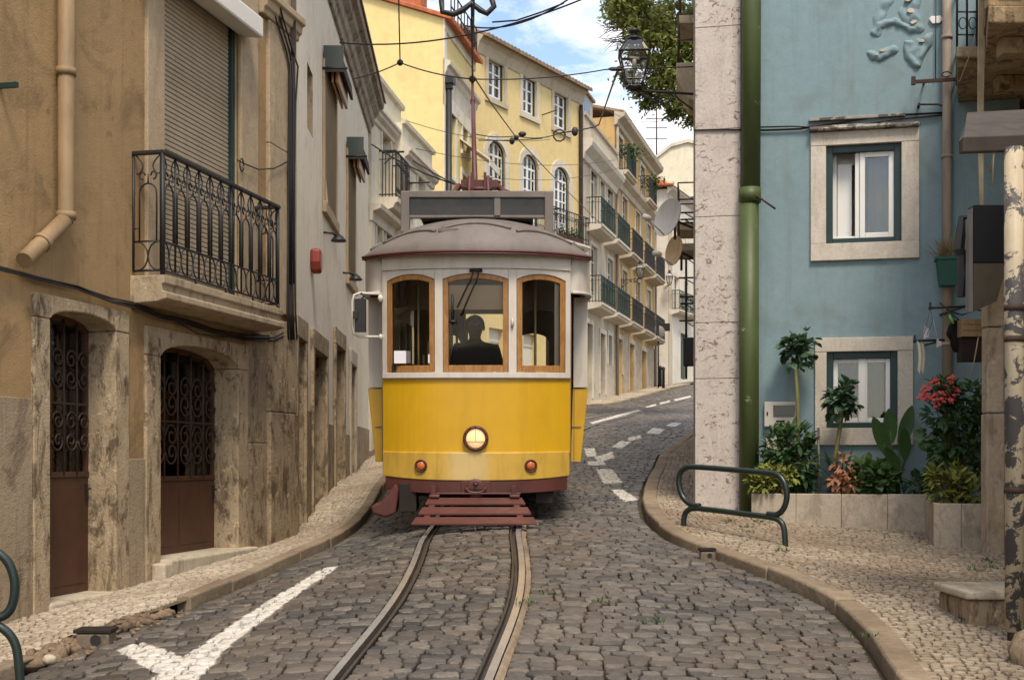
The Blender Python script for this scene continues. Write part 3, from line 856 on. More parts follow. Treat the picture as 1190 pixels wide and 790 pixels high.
# ------------------------------------------------------------------ ochre house (left, near)
def scroll(mb, c, r, turns, y, r0=.006, flip=1, vert=1, n=5, mi=0):
    """spiral of flat iron in the x-z plane, ending in its eye"""
    pts = []; m = int(10 * turns) + 2
    for i in range(m):
        t = i / (m - 1); a = t * turns * 2 * PI; q = r * (1 - .78 * t)
        pts.append((c[0] + flip * q * math.cos(a), y, c[1] + vert * q * math.sin(a)))
    mb.tube(pts, r0, n, mi, True)
def cscroll(mb, cx, z0, z1, y, w, r0=.006, flip=1, mi=0):
    """C-shaped scroll between z0 and z1"""
    r = (z1 - z0) * .25; pts = []
    for i in range(30):
        t = i / 29
        if t < .36: a = -PI * 1.75 * (1 - t / .36) + PI; q = r * (.25 + .75 * t / .36); c = (cx, z0 + r); 
        elif t > .64: a = -PI * 1.75 * ((t - .64) / .36) * -1 + PI; q = r * (1 - .75 * (t - .64) / .36); c = (cx, z1 - r)
        else: continue
        s = -1 if t < .36 else 1
        pts.append((c[0] + flip * q * math.cos(a) * w, y, c[1] - s * q * math.sin(a) * (-1)))
    mb.tube(pts, r0, 5, mi)

def arch_surround(root, o, rise, b0, b1, bt, y0, y1, mat, name='stone_surround'):
    """stone jambs and a shallow arch, the reveal included"""
    u0, u1, w0, ws = o
    top = lambda u: ws + rise * math.sqrt(max(0, 1 - ((u - (u0 + u1) / 2) / ((u1 - u0) / 2)) ** 2))
    mb = MB()
    mb.box(u0 - b0, u0, y0, y1, w0, ws); mb.box(u1, u1 + b1, y0, y1, w0, ws)
    xs = [u0 + (u1 - u0) * (1 - math.cos(PI * i / 14)) / 2 for i in range(15)]
    mb.band(xs, top, ws + rise + bt, y0 - .006, y1)
    mb.box(u0 - b0, u0 - .002, y0 - .004, y1, ws + .002, ws + rise + bt); mb.box(u1 + .002, u1 + b1, y0 - .004, y1, ws + .002, ws + rise + bt)
    mb.build(name, mat, root, bevel=.012)
    return top
def grille_door(root, u0, u1, w0, wm, ws, top, y, split, nb):
    mb = MB()
    for k in range(split):
        a = u0 + (u1 - u0) * k / split + (.004 if k else 0); b = u0 + (u1 - u0) * (k + 1) / split
        mb.box(a, b, y, y + .04, w0, wm - .02)
        mb.box(a + .06, b - .06, y - .006, y, w0 + .08, wm - .1)
    mb.box(u0, u1, y - .012, y + .045, wm - .018, wm + .03)
    mb.box(u0, u0 + .035, y - .004, y + .04, wm + .03, ws + .02); mb.box(u1 - .035, u1, y - .004, y + .04, wm + .03, ws + .02)
    xs = [u0 + (u1 - u0) * i / 10 for i in range(11)]
    mb.band(xs, lambda u: top(u) - .05, lambda u: top(u) + .01, y - .004, y + .04)
    d = mb.build('door', M['doorbrown'], root, bevel=.004)
    g = MB()
    for i in range(1, nb):
        u = u0 + (u1 - u0) * i / nb
        g.tube([(u, y - .01, wm), (u, y - .01, top(u) - .03)], .011, 6)
    hgt = ws - wm
    for fr in (.30, .72):
        zc = wm + hgt * fr
        for i in range(nb):
            u = u0 + (u1 - u0) * (i + .5) / nb
            for v in (1, -1):
                scroll(g, (u, zc + v * .085), .075 * (u1 - u0) / nb / .165, 1.4, y - .018, .009, 1 if i % 2 else -1, v, 5)
    for z in (wm + .10, ):
        g.box(u0 + .03, u1 - .03, y - .016, y - .004, z + hgt * .40, z + hgt * .40 + .02)
    g.build('grille', M['grille'], d)
    p = MB(); p.box(u0 + .03, u1 - .03, y + .03, y + .036, wm + .02, ws + .02); p.build('pane', M['tglass'], d)
    h = MB(); h.box(u1 - .06, u1 - .03, y - .02, y + .01, wm - .22, wm - .08); h.tube([(u1 - .045, y - .02, wm - .12), (u1 - .045, y - .05, wm - .12), (u1 - .11, y - .055, wm - .125)], .008, 6)
    h.build('handle', M['black'], d)
    return d

def ochre_house():
    fr = F1; r = fr.root('townhouse', 'weathered ochre house with brown metal doors and an iron balcony', 'house')
    u, w = fr.u, fr.w
    E = U1E
    d1 = (u(55), u(131), -2.4, w(131, 385)); d2 = (u(184), u(274), -2.4, w(274, 429))
    slab = 1.67
    win = (u(188), u(277), slab - .05, 4.9)
    so1 = (u(36) + .02, u(147) - .02, -2.4, w(147, 363) - .02); so2 = (u(167) + .02, u(286) - .02, -2.4, w(286, 402) - .02)
    mb = MB()
    shell(mb, -2.5, E, -2.4, 7.2, 6.0, [so1, so2, win], d=.02)
    mb.build('wall', M['ochre'], r)
    t1 = arch_surround(r, d1, .10, d1[0] - u(36), u(147) - d1[1], w(147, 363) - d1[3] - .10, -.03, .30, M['ochre_stone'])
    t2 = arch_surround(r, d2, .16, d2[0] - u(167), u(286) - d2[1], w(286, 402) - d2[3] - .16, -.03, .32, M['ochre_stone'])
    grille_door(r, d1[0], d1[1], w(80, 690, .24), w(80, 552, .24), d1[3], t1, .24, 1, 5)
    grille_door(r, d2[0], d2[1], w(215, 641, .25), w(215, 556, .25), d2[3], t2, .25, 2, 6)
    # shallow lit rooms behind the grilles
    mb = MB()
    for d in (d1, d2):
        mb.box(d[0] - .3, d[1] + .3, 1.15, 1.2, -1.6, 1.6)
    mb.build('hall_wall', M['room'], r)
    mb = MB()
    for k in range(7):
        uu = d2[0] + .1 + k * .14; mb.box(uu, uu + RND.uniform(.05, .11), .38, .46, w(215, 550, .4) + .02, w(215, RND.uniform(425, 500), .4), RND.choice((0, 0, 1, 2)))
    mb.build('shelf', [M['meter'], M['gdoor'], M['ochre']], r)
    # threshold stones
    mb = MB(); z1 = w(80, 690, .24)
    mb.box(d1[0] - .02, d1[1] + .01, -.05, .30, z1 - .5, z1)
    z2 = w(215, 641, .25)
    mb.box(d2[0] - .02, u(287), -.14, .32, z2 - .6, z2); mb.box(u(172), d2[0] - .025, -.17, -.032, z2 - .7, z2 - .02)
    mb.build('doorstep', M['pale_stone'], r, bevel=.02)
    # rough cement base and dirty pier
    mb = MB()
    mb.box(-2.5, u(36) - .005, -.018, .1, -2.4, w(20, 462)); mb.box(u(147) + .004, u(167) - .004, -.02, .1, -2.4, w(157, 533))
    mb.build('plinth', M['ochre_low'], r, bevel=.006)
    mb = MB()
    mb.box(u(286) + .004, u(309), -.014, .1, -2.4, w(297, 515)); mb.box(u(286) + .004, u(309), -.008, .1, w(297, 515) + .004, w(297, 385))
    mb.box(u(309) + .004, E + .03, -.06, .3, -2.4, .55); mb.box(u(309) + .004, E + .035, -.05, .3, .556, 1.62)
    mb.build('corner_pier', M['plinth'], r, bevel=.012)
    mb = MB(); mb.box(u(309) + .004, E + .03, -.045, .3, 1.7, 3.6); mb.box(u(309) + .004, E + .03, -.043, .3, 3.604, 5.0)
    mb.profile([(0, 5.0), (-.06, 5.0), (-.07, 5.06), (-.10, 5.08), (-.11, 5.16), (-.15, 5.18), (-.15, 5.26), (0, 5.26)], u(300), E + .06)
    mb.box(u(309) + .004, E + .03, -.045, .3, 5.265, 7.2)
    mb.build('pilaster', M['warm_stone'], r, bevel=.012)
    # big window with its roller shutter
    mb = MB(); o = win
    mb.box(u(168), o[0], -.035, .16, slab - .02, o[3]); mb.box(o[1], u(297), -.035, .16, slab - .02, o[3]); mb.box(u(168), u(297), -.04, .16, o[3], o[3] + .3)
    mb.build('window_surround', M['warm_stone'], r, bevel=.01)
    mb = MB(); z = slab
    while z < 4.86:
        mb.profile([(.10, z), (.085, z + .008), (.083, z + .036), (.094, z + .046), (.12, z + .046), (.12, z)], o[0], o[1] - .07); z += .048
    mb.build('roller_shutter', M['shutter'], r)
    mb = MB(); mb.box(o[1] - .07, o[1], .04, .16, slab, 4.88); mb.build('shutter_guide', M['dgreen'], r, bevel=.004)
    mb = MB(); zc0 = w(304, 44, -.24); zc1 = w(305, 20, -.24)
    mb.profile([(0, zc0 + .03), (-.24, zc0), (-.25, zc0 + .02), (-.25, zc1 - .03), (-.22, zc1), (0, zc1 + .08)], u(150), u(305, -.24))
    mb.build('shutter_box', M['box'], r, bevel=.006)
    # balcony
    by = -.30
    a, b = u(189, by), u(323, by)
    mb = MB()
    mb.profile([(0, slab), (by - .04, slab), (by - .04, slab - .07), (by - .015, slab - .085), (by - .015, slab - .14), (by - .06, slab - .155), (by - .06, slab - .21), (by + .02, slab - .235), (0, slab - .25)], a - .05, b + .05)
    bal = mb.build('balcony', M['concrete'], r, bevel=.008)
    z0, z1 = slab + .05, slab + 1.11
    hr = MB(); hr.box(a - .02, b + .02, by - .028, by + .022, z1 - .012, z1 + .026); hr.box(a - .02, a + .03, by + .022, -.002, z1 - .012, z1 + .026); hr.box(b - .03, b + .02, by + .022, -.002, z1 - .012, z1 + .026)
    hr.build('handrail', M['black'], bal, bevel=.008)
    g = MB()
    def bay(f, L):         # one bay of the pattern; f maps (s, z) to a point, L the bay's length
        H_ = z1 - z0
        g.tube([f(0, z0), f(0, z1)], .011, 5)
        zc = z0 + .25 * H_; za = z0 + .66 * H_
        arc = [f(L * .16, zc)] + [f(L * (.5 - .34 * math.cos(PI * i / 8)), za + L * .36 * math.sin(PI * i / 8)) for i in range(9)] + [f(L * .84, zc)]
        g.tube(arc, .0085, 5)
        g.tube([f(L * .5, za + L * .36), f(L * .5, za + L * .36 + .09)], [.009, .004], 5)
        for sgn in (1, -1):
            c0 = 0 if sgn == 1 else L
            g.tube([f(c0 + sgn * L * (.04 + .26 * math.sin(t * PI / 8 * 1.0)), z1 - .02 - .19 * (t / 8) + (.03 if t == 8 else 0)) for t in range(9)], .007, 5)
            g.tube([f(c0 + sgn * L * (.28 + .11 * math.cos(k * .8)), z1 - .20 + .035 * math.sin(k * .8)) for k in range(7)], .008, 5)
        # lattice of crossing curves at the foot
        for sgn in (1, -1):
            pts = []
            for i in range(9):
                t = i / 8; x = L * (.02 + .96 * (t + .12 * math.sin(2 * PI * t)))
                pts.append(f(x if sgn == 1 else L - x, zc - (zc - z0) * (1 - math.cos(PI * t)) / 2))
            g.tube(pts, .008, 5)
        for zz in (z0 + .36 * H_,): g.tube([f(L * .84, zz), f(L * 1.16, zz)], .007, 5)
    nb = 11; L = (b - a) / nb
    for i in range(nb): bay(lambda s, z, i=i: (a + i * L + s, by, z), L)
    g.tube([(b, by, z0), (b, by, z1)], .018, 6); g.tube([(a, by, z0 - .05), (a, by, z1)], .022, 6); g.tube([(b, by, z0 - .05), (b, by, z0)], .02, 6)
    for e in (a, b):
        bay(lambda s, z, e=e: (e, by + .02 + s, z), .25)
        g.tube([(e, -.01, z0), (e, -.01, z1)], .012, 5)
    for zz in (z0, z0 + .25 * (z1 - z0)):
        g.tube([(a, -.005, zz), (a, by, zz), (b, by, zz), (b, -.005, zz)], .011 if zz == z0 else .009, 5)
    for k in range(1, 4): g.tube([(a + (b - a) * k / 4, by, slab), (a + (b - a) * k / 4, by, z0)], .014, 6)
    g.build('railing', M['black'], bal)
    # rainwater pipe
    mb = MB(); up = u(66); pr = .068; y_ = -.085
    uz = w(66, 250, y_)
    mb.tube([(up, y_, 7.2), (up, y_, uz + .05), (up - .02, y_, uz - .03)], pr, 14)
    mb.tube([(up - .02, y_, uz - .02), (u(48, y_), y_ - .01, w(48, 282, y_)), (u(24, y_), y_ - .03, w(24, 303, y_))], pr * .97, 14)
    for z in (uz + .02, w(66, 78, y_)): mb.tube([(up, y_, z - .03), (up, y_, z + .03)], pr + .012, 14)
    mb.tube([(u(50, y_), y_ - .01, w(50, 280, y_)), (u(46.5, y_), y_ - .01, w(46.5, 283.5, y_))], pr + .01, 14)
    mb.build('downpipe', M['ochrepipe'], r)
    mb = MB(); mb.box(u(-3), u(0), -.16, 0, w(0, 104), w(0, 98)); mb.build('hook', M['dgreen'], r)
    # parapet above the picture
    mb = MB(); mb.profile([(0, 7.2), (-.3, 7.25), (-.32, 7.4), (0, 7.5)], -2.5, E + .05); mb.build('cornice', M['ochre_stone'], r)
    mb = MB(); mb.profile([(-.3, 7.4), (3.0, 8.9), (6.3, 7.4), (6.3, 7.3), (3.0, 8.75), (-.3, 7.3)], -2.6, E + .1); mb.build('roof', M['tile'], r)
    return r
ochre_house()

# ------------------------------------------------------------------ white house (left, second)
def white_house():
    fr = F2; r = fr.root('townhouse', 'narrow white house with lattice shutters, red wall lamp and stained eaves', 'house')
    u, w = fr.u, fr.w
    E = u(428); ztop = 7.4
    slit = (u(357), u(363.5), w(357, 148), w(363.5, 88))
    s1 = (u(376), u(388.5), w(376, 236), w(388.5, 118)); s2 = (u(403), u(411), w(404, 322), w(411, 205))
    def door(p0, p1, pt, px): return (u(p0), u(p1), -1.6, w(px, pt))
    dr = [door(343, 352, 395, 348), door(362, 377, 412, 372), door(388, 398, 404, 393), door(406, 411.5, 425, 409)]
    mb = MB(); shell(mb, .06, E, -1.6, ztop, 6, [slit, s1, s2] + dr, d=.2, mr=1)
    mb.build('wall', [M['white'], M['ochre_stone']], r)
    for o in (s1, s2):
        mb = MB(); b = .16
        surround(mb, o, b, -.035, .0, 0, sill=.16)
        mb.build('window_surround', M['warm_stone'], r, bevel=.01)
        # lattice shutter of crossing laths, hung in the opening
        mb = MB(); mb.box(o[0], o[1], .04, .05, o[2], o[3])
        n = 26
        for i in range(-12, n):
            a = o[2] + (o[3] - o[2]) * i / n; hh = (o[1] - o[0])
            for sg in (1, -1):
                z0, z1 = (a, a + hh) if sg == 1 else (a + hh, a)
                ua, ub = o[0], o[1]
                lo_, hi_ = o[2], o[3]
                def clip(zA, zB, ua, ub):
                    t0, t1 = 0., 1.
                    for lim, s in ((lo_, 1), (hi_, -1)):
                        fA, fB = s * (zA - lim), s * (zB - lim)
                        if fA < 0 and fB < 0: return None
                        if fA < 0: t0 = max(t0, fA / (fA - fB))
                        elif fB < 0: t1 = min(t1, fA / (fA - fB))
                    return None if t1 <= t0 else (ua + (ub - ua) * t0, zA + (zB - zA) * t0, ua + (ub - ua) * t1, zA + (zB - zA) * t1)
                c = clip(z0, z1, ua, ub)
                if c: mb.tube([(c[0], -.005 if sg == 1 else -.018, c[1]), (c[2], -.005 if sg == 1 else -.018, c[3])], .013, 4, 1, True, False)
        for q in ((o[0], o[0] + .05), (o[1] - .05, o[1])): mb.box(q[0], q[1], -.025, .038, o[2], o[3], 1)
        mb.box(o[0] + .05, o[1] - .05, -.025, .038, o[2], o[2] + .06, 1); mb.box(o[0] + .05, o[1] - .05, -.025, .038, o[3] - .06, o[3], 1)
        mb.build('lattice_shutter', [M['odoor'], M['shutter']], r)
        # folded-up timber hood propped out over the opening
        yq = -.26
        mb = MB()
        mb.profile([(0, o[3] + .26), (yq, o[3] + .30 - .02), (yq - .02, o[3] + .06), (yq + .02, o[3] + .06), (yq + .03, o[3] + .22), (0, o[3] + .26)], o[0] - .10, o[1] + .14)
        h = mb.build('shutter_hood', M['tdark'], r)
        m2 = MB(); m2.box(o[0] - .104, o[0] - .102, yq - .03, -.02, o[3] - .0, o[3] + .34); m2.box(o[0] - .118, o[0] - .106, yq - .04, -.01, o[3] - .02, o[3] + .36)
        m2.build('hood_panel', M['dgreen2'], h)
        m3 = MB(); m3.box(o[0] + .05, o[1], yq + .05, yq + .09, o[3] - .12, o[3] + .2); m3.box(o[0] + .05, o[1], yq + .12, yq + .15, o[3] - .12, o[3] + .2); m3.build('hood_slat', M['twood'], h)
        m4 = MB(); m4.tube([(o[0] - .16, yq - .1, o[3] + .02), (o[0] - .16, .0, o[3] + .02)], .02, 6); m4.build('hood_bar', M['black'], h)
    mb = MB(); mb.box(slit[0], slit[1], .19, .2, slit[2], slit[3]); mb.build('slit_window', M['darkglass'], r)
    for i, o in enumerate(dr):
        mb = MB(); surround(mb, o, .13, -.05, .0, 0, btop=.26); mb.build('door_surround', M['ochre_stone' if i != 3 else 'pale_stone'], r, bevel=.012)
        mb = MB(); mb.box(o[0], o[1], .17, .2, -1.6, o[3]); mb.box(o[0] + .06, (o[0] + o[1]) / 2 - .03, .155, .17, -.9, o[3] - .5); mb.box((o[0] + o[1]) / 2 + .03, o[1] - .06, .155, .17, -.9, o[3] - .5)
        d = mb.build('door', M['odoor'], r)
        m2 = MB(); m2.tube([((o[0] + o[1]) / 2 + .05, .155, .1), ((o[0] + o[1]) / 2 + .05, .11, .1)], .02, 6); m2.build('handle', M['rust'], d)
    # dark stained base
    mb = MB(); edges = [.06] + [q for o in dr for q in (o[0] - .135, o[1] + .135)] + [E]
    for i in range(0, len(edges), 2):
        if edges[i + 1] <= edges[i]: continue
        mb = MB(); mb.box(edges[i], edges[i + 1], -.02, .05, -1.6, .45 + .1 * (i % 3)); mb.build('plinth', M['plinth'], r, bevel=.008)
    # moulded eaves
    mb = MB()
    mb.profile([(0, ztop - .55), (-.05, ztop - .55), (-.07, ztop - .44), (-.11, ztop - .40), (-.13, ztop - .25), (-.21, ztop - .17), (-.23, ztop - .08), (-.31, ztop - .05), (-.33, ztop + .06), (0, ztop + .12)], .0, E + .12)
    mb.build('eaves', M['eaves'], r, bevel=.006)
    mb = MB(); mb.profile([(-.36, ztop + .12), (3, ztop + 1.8), (6.4, ztop + .1), (6.4, ztop), (3, ztop + 1.7), (-.36, ztop + .07)], .0, E + .16)
    mb.build('roof', M['tile'], r)
    # fittings
    mb = MB(); c = fr.uv(369.5, 303, -.09)
    mb.prism([(c[0] - .13, c[1] + .15), (c[0] - .14, c[1] - .03), (c[0] - .10, c[1] - .13), (c[0] - .03, c[1] - .17), (c[0] + .05, c[1] - .17), (c[0] + .11, c[1] - .12), (c[0] + .14, c[1] - .02), (c[0] + .13, c[1] + .15)], -.14, 0)
    mb.build('wall_bell', M['redlamp'], r, bevel=.04, seg=3)
    for px, py in ((386, 275), (407, 321)):
        c = fr.uv(px, py, -.12); mb = MB()
        mb.tube([(c[0] - .05, 0, c[1] + .05), (c[0], -.12, c[1] + .05), (c[0] + .12, -.2, c[1] + .02)], .018, 6)
        mb.lathe([(.02, .06), (.06, .03), (.11, -.03), (.115, -.05)], (c[0] + .12, -.2, c[1]), n=12)
        mb.build('wall_lamp', M['black'], r)
    return r
M['dgreen2'] = paint('faded_green_panel', (.055, .066, .058), .5, .3, .15)
M['eaves'] = plaster('stained_eaves', (.40, .34, .26), (.28, .23, .17), (.05, .04, .03), .8, .9, bs=.5, sc_=1.2)
white_house()

# ------------------------------------------------------------------ blue house (right)
def blue_house():
    fr = F3; r = fr.root('townhouse', 'blue rendered house with pitted stone corner and two white framed windows', 'house')
    u, w = fr.u, fr.w
    E = u(1185); top = 7.5
    def opn(x0, x1, y0, y1): 
        xm, ym = (x0 + x1) / 2, (y0 + y1) / 2
        return (u(x0), u(x1), w(xm, y1), w(xm, y0))
    a = opn(960, 1047.5, 168, 282); b = opn(960.5, 1043, 408.5, 497)
    ao = opn(942, 1068, 152, 302); bo = opn(947, 1061, 392, 517)
    p1 = u(861)
    mb = MB(); shell(mb, p1, E, -1.6, top, 3.25, [a, b], d=.02)
    mb.build('wall', M['blue'], r)
    # pitted stone corner pier: courses
    mb = MB(); zs = [-1.6, w(835, 440), w(835, 375), w(835, 252), w(835, 151), w(835, 32), w(835, -90), top]
    zs = sorted(zs)
    for i in range(len(zs) - 1): mb.box(u(808), p1 - .002, -.03, 3.25, zs[i] + (.003 if i else 0), zs[i + 1] - .003)
    mb.build('corner_pier', M['pitstone'], r, bevel=.005)
    mb = MB(); mb.box(u(808) - .03, u(808) - .004, .1, .16, -.6, top); mb.build('conduit', M['brownpipe'], r)
    for o, oo in ((a, ao), (b, bo)):
        mb = MB()
        mb.box(oo[0], o[0], -.035, .16, oo[2] + (o[2] - oo[2]), o[3]); mb.box(o[1], oo[1], -.035, .16, o[2], o[3])
        mb.box(oo[0], oo[1], -.038, .16, o[3] + .002, oo[3]); mb.box(oo[0], oo[1], -.042, .16, oo[2], o[2] - .002)
        mb.build('window_surround', M['winstone'], r, bevel=.006)
        t = .075
        mb = MB(); mb.box(o[0], o[0] + t, .02, .12, o[2], o[3]); mb.box(o[1] - t, o[1], .02, .12, o[2], o[3]); mb.box(o[0] + t, o[1] - t, .02, .12, o[3] - t, o[3]); mb.box(o[0] + t, o[1] - t, .015, .125, o[2], o[2] + t * .8)
        fo = mb.build('window', M['dgreen'], r, bevel=.004)
        ia = (o[0] + t, o[1] - t, o[2] + t * .8, o[3] - t); mid = (ia[0] + ia[1]) / 2
        def sash(s0, s1, y, sw=.052):
            q = MB(); q.box(s0, s0 + sw, y, y + .05, ia[2], ia[3]); q.box(s1 - sw, s1, y, y + .05, ia[2], ia[3]); q.box(s0 + sw, s1 - sw, y, y + .05, ia[2], ia[2] + sw); q.box(s0 + sw, s1 - sw, y, y + .05, ia[3] - sw, ia[3])
            so = q.build('sash', M['wpvc'], fo, bevel=.006)
            return (s0 + sw, s1 - sw, y + .02)
        panes = []
        if o is a:
            panes.append(sash(mid - .04, ia[1], .055, .06))
            q = MB(); q.box(mid - .09, mid - .042, .075, .12, ia[2], ia[3]); q.box(ia[0], mid - .09, .08, .12, ia[2], ia[2] + .03); q.build('sash', M['wpvc'], fo, bevel=.005)
        else:
            panes.append(sash(ia[0], mid + .01, .065)); panes.append(sash(mid + .012, ia[1], .055))
            q = MB(); q.box(mid - .035, mid + .045, .045, .06, ia[2], ia[3]); q.build('sash', M['wpvc'], fo, bevel=.006)
        g = MB()
        for s0, s1, y in panes: g.box(s0 - .01, s1 + .01, y, y + .006, ia[2] + .03, ia[3] - .03)
        g.build('pane', M['glass'], fo)
    # the room behind the windows
    mb = MB()
    for o in (a, b):
        z0, z1 = o[2] - .5, o[3] + .12
        mb.quad((o[0] - .5, .75, z0), (o[1] + .5, .75, z0), (o[1] + .5, .75, z1), (o[0] - .5, .75, z1))
        mb.quad((o[0] - .5, .17, z0), (o[0] - .5, 1.3, z0), (o[0] - .5, 1.3, z1), (o[0] - .5, .17, z1)); mb.quad((o[1] + .5, .17, z0), (o[1] + .5, .17, z1), (o[1] + .5, 1.3, z1), (o[1] + .5, 1.3, z0))
        mb.quad((o[0] - .5, .17, z1), (o[1] + .5, .17, z1), (o[1] + .5, 1.3, z1), (o[0] - .5, 1.3, z1)); mb.quad((o[0] - .5, .17, z0), (o[0] - .5, 1.3, z0), (o[1] + .5, 1.3, z0), (o[1] + .5, .17, z0))
    mb.build('room', M['room'], r)
    mb = MB(); mm = (a[0] + a[1]) / 2
    mb.box(a[0] + .13, mm - .12, .20, .23, a[2] + .0, a[3] - .17); mb.box(a[0] + .02, a[0] + .122, .165, .24, a[2], a[3]); mb.box(a[0] + .12, mm, .30, .33, a[3] - .16, a[3])
    mb.build('inner_shutter', M['wpvc'], r, bevel=.004)
    mb = MB(); nn = 30
    for ci, (c0, c1, z0, z1, lean) in enumerate(((mm + .05, a[1] - .09, a[2] + .05, a[3] - .09, .16), (b[0] + .1, (b[0] + b[1]) / 2 - .02, b[2] + .07, b[3] - .08, .12), ((b[0] + b[1]) / 2 + .06, b[1] - .1, b[2] + .07, b[3] - .1, .05))):
        vs = []
        for i in range(nn + 1):
            t = i / nn
            for j in range(6):
                s = j / 5; x = c0 + (c1 - c0) * (t + lean * (t - .3) * (1 - abs(2 * s - .8)) * .5)
                vs.append((x, (.16 if ci == 0 else .22) + .012 * math.sin(t * 19 + s * 2) + .01 * s, z0 + (z1 - z0) * s))
        b0 = len(mb.v)
        mb.add(vs, [(i * 6 + j, (i + 1) * 6 + j, (i + 1) * 6 + j + 1, i * 6 + j + 1) for i in range(nn) for j in range(5)], 0 if ci == 0 else 1, True)
    mb.build('curtain', [M['lace2'], M['lace']], r)
    # flaking drip hood over the upper window
    mb = MB(); z = ao[3] + .004
    mb.profile([(0, z), (-.10, z), (-.11, z + .022), (-.02, z + .075), (0, z + .075)], ao[0] - .01, ao[1] + .0)
    mb.build('drip_hood', M['flake'], r, bevel=.004)
    # fat green rainwater pipe at the corner
    mb = MB(); up = u(870.5, -.1); pr = .112
    mb.tube([(up, -.125, -.66), (up, -.125, w(870, 227, -.12))], pr, 20); mb.tube([(up + .02, -.128, w(870, 229, -.12)), (up + .035, -.128, top)], pr * .97, 20)
    mb.tube([(up + .01, -.125, w(870, 236, -.12)), (up + .01, -.125, w(870, 219, -.12))], pr + .014, 20)
    mb.tube([(up + .05, -.2, w(880, 226, -.12)), (u(901, -.3), -.32, w(901, 243, -.3))], .012, 6, 1)
    mb.build('downpipe', [M['gpipe'], M['rust']], r)
    # slim brown pipe to the right
    mb = MB(); up = u(1100.5, -.07)
    mb.tube([(up, -.075, top), (up, -.075, w(1100, 560, -.07))], .052, 14)
    for py in (44, 182, 400): mb.tube([(up, -.075, w(1100, py + 2, -.07)), (up, -.075, w(1100, py - 2, -.07))], .062, 14)
    mb.build('downpipe', M['brownpipe'], r)
    # blistered patches of render
    ridges = [([(1016, 39), (1021, 31), (1031, 27), (1040, 25), (1048, 29), (1056, 34), (1065, 36)], 4.5, .05), ([(1019, 37), (1024, 12), (1034, -4)], 7, .035), ([(1066, 33), (1060, 12), (1066, -6)], 7.5, .05),
              ([(1012, 64), (1021, 67), (1031, 61), (1039, 57)], 5.5, .05), ([(1080, 44), (1073, 57), (1065, 75), (1055, 66), (1056, 51)], 6, .055), ([(1065, 70), (1064, 60), (1068, 52)], 7, .04), ([(1050, 14), (1056, 24)], 6, .03)]
    def segd(px, py, a, b):
        vx, vy = b[0] - a[0], b[1] - a[1]; t = max(0, min(1, ((px - a[0]) * vx + (py - a[1]) * vy) / (vx * vx + vy * vy)))
        return math.hypot(px - a[0] - t * vx, py - a[1] - t * vy)
    from mathutils import noise as mn
    NX, NY = 120, 130; vs = []
    for j in range(NY + 1):
        for i in range(NX + 1):
            px, py = 1004 + 86 * i / NX, -8 + 94 * j / NY
            qx = px + 2.6 * mn.noise((px * .10, py * .10, 0)); qy = py + 2.6 * mn.noise((px * .10, py * .10, 7)); hgt = 0
            for pl, wd, hh in ridges:
                d = min(segd(qx, qy, pl[k], pl[k + 1]) for k in range(len(pl) - 1))
                hgt = max(hgt, hh * max(0, 1 - (d / wd) ** 2) ** .6)
            hgt *= .85 + .35 * mn.noise((px * .12, py * .12, 3))
            c = fr.uv(px, py); vs.append((c[0], .006 - max(0, hgt), c[1]))
    W1 = NX + 1
    allb = MB(); allb.add(vs, [(j * W1 + i, j * W1 + i + 1, (j + 1) * W1 + i + 1, (j + 1) * W1 + i) for j in range(NY) for i in range(NX) if min(vs[q][1] for q in (j * W1 + i, j * W1 + i + 1, (j + 1) * W1 + i + 1, (j + 1) * W1 + i)) < .004], 0, True)
    allb.build('blistered_render', M['blue'], r)
    chips = MB()
    for px, py, s in ((1058, 14, .05), (1061, 27, .04), (1056, 1, .045), (1071, 49, .035), (1025, 60, .035), (1019, 65, .02)):
        c = fr.uv(px, py); n = 7
        pl = [(c[0] + s * math.cos(k * 2 * PI / n) * RND.uniform(.5, 1.2), c[1] + s * .6 * math.sin(k * 2 * PI / n) * RND.uniform(.5, 1.2)) for k in range(n)]
        chips.prism(pl, -.045, -.01)
    chips.build('plaster_chip', M['chip'], r)
    mb = MB(); c = fr.uv(1088, 22, -.05); mb.prism([(c[0] - .075, c[1] + .01), (c[0] - .05, c[1] + .04), (c[0], c[1] + .035), (c[0] + .05, c[1] + .04), (c[0] + .075, c[1]), (c[0] + .04, c[1] - .045), (c[0] - .04, c[1] - .045)], -.03, 0)
    mb.build('wall_plate', M['wpvc'], r, bevel=.006)
    # concealed cables and their ledge
    mb = MB(); mb.box(ao[0] - .02, ao[1] - .15, -.05, 0, w(1000, 139), w(1000, 135.5)); mb.build('ledge', M['flake'], r, bevel=.006)
    mb = MB(); mb.profile([(-.25, top), (-.3, top + .2), (3.4, top + .9), (3.4, top)], u(806), E); mb.build('roof', M['tile'], r)
    # iron brackets on the wall
    mb = MB()
    z = w(1100, 96, -.1)
    mb.box(u(1060, -.2), u(1136, -.2), -.215, -.185, z - .018, z + .018); mb.box(u(1059, -.2), u(1064, -.2), -.225, -.175, z - .03, z + .055)
    mb.tube([(u(1075, -.2), -.2, z), (u(1075, -.2), 0, z + .02)], .012, 6); mb.tube([(u(1128, -.2), -.2, z), (u(1128, -.2), 0, z)], .012, 6)
    mb.tube([(u(1100, -.2) + .05 * math.cos(k * .7), -.2, z + .06 + .03 * math.sin(k * .7)) for k in range(9)], .008, 5)
    zb = w(1080, 121, -.1)
    mb.tube([(u(1068, -.1), -.1, zb), (u(1090, -.1), -.1, zb - .01), (u(1106, -.06), -.03, zb - .05)], .012, 6); mb.tube([(u(1068, -.1), -.12, zb), (u(1068, -.1), 0, zb)], .018, 6)
    mb.build('wall_bracket', M['rust'], r)
    return r
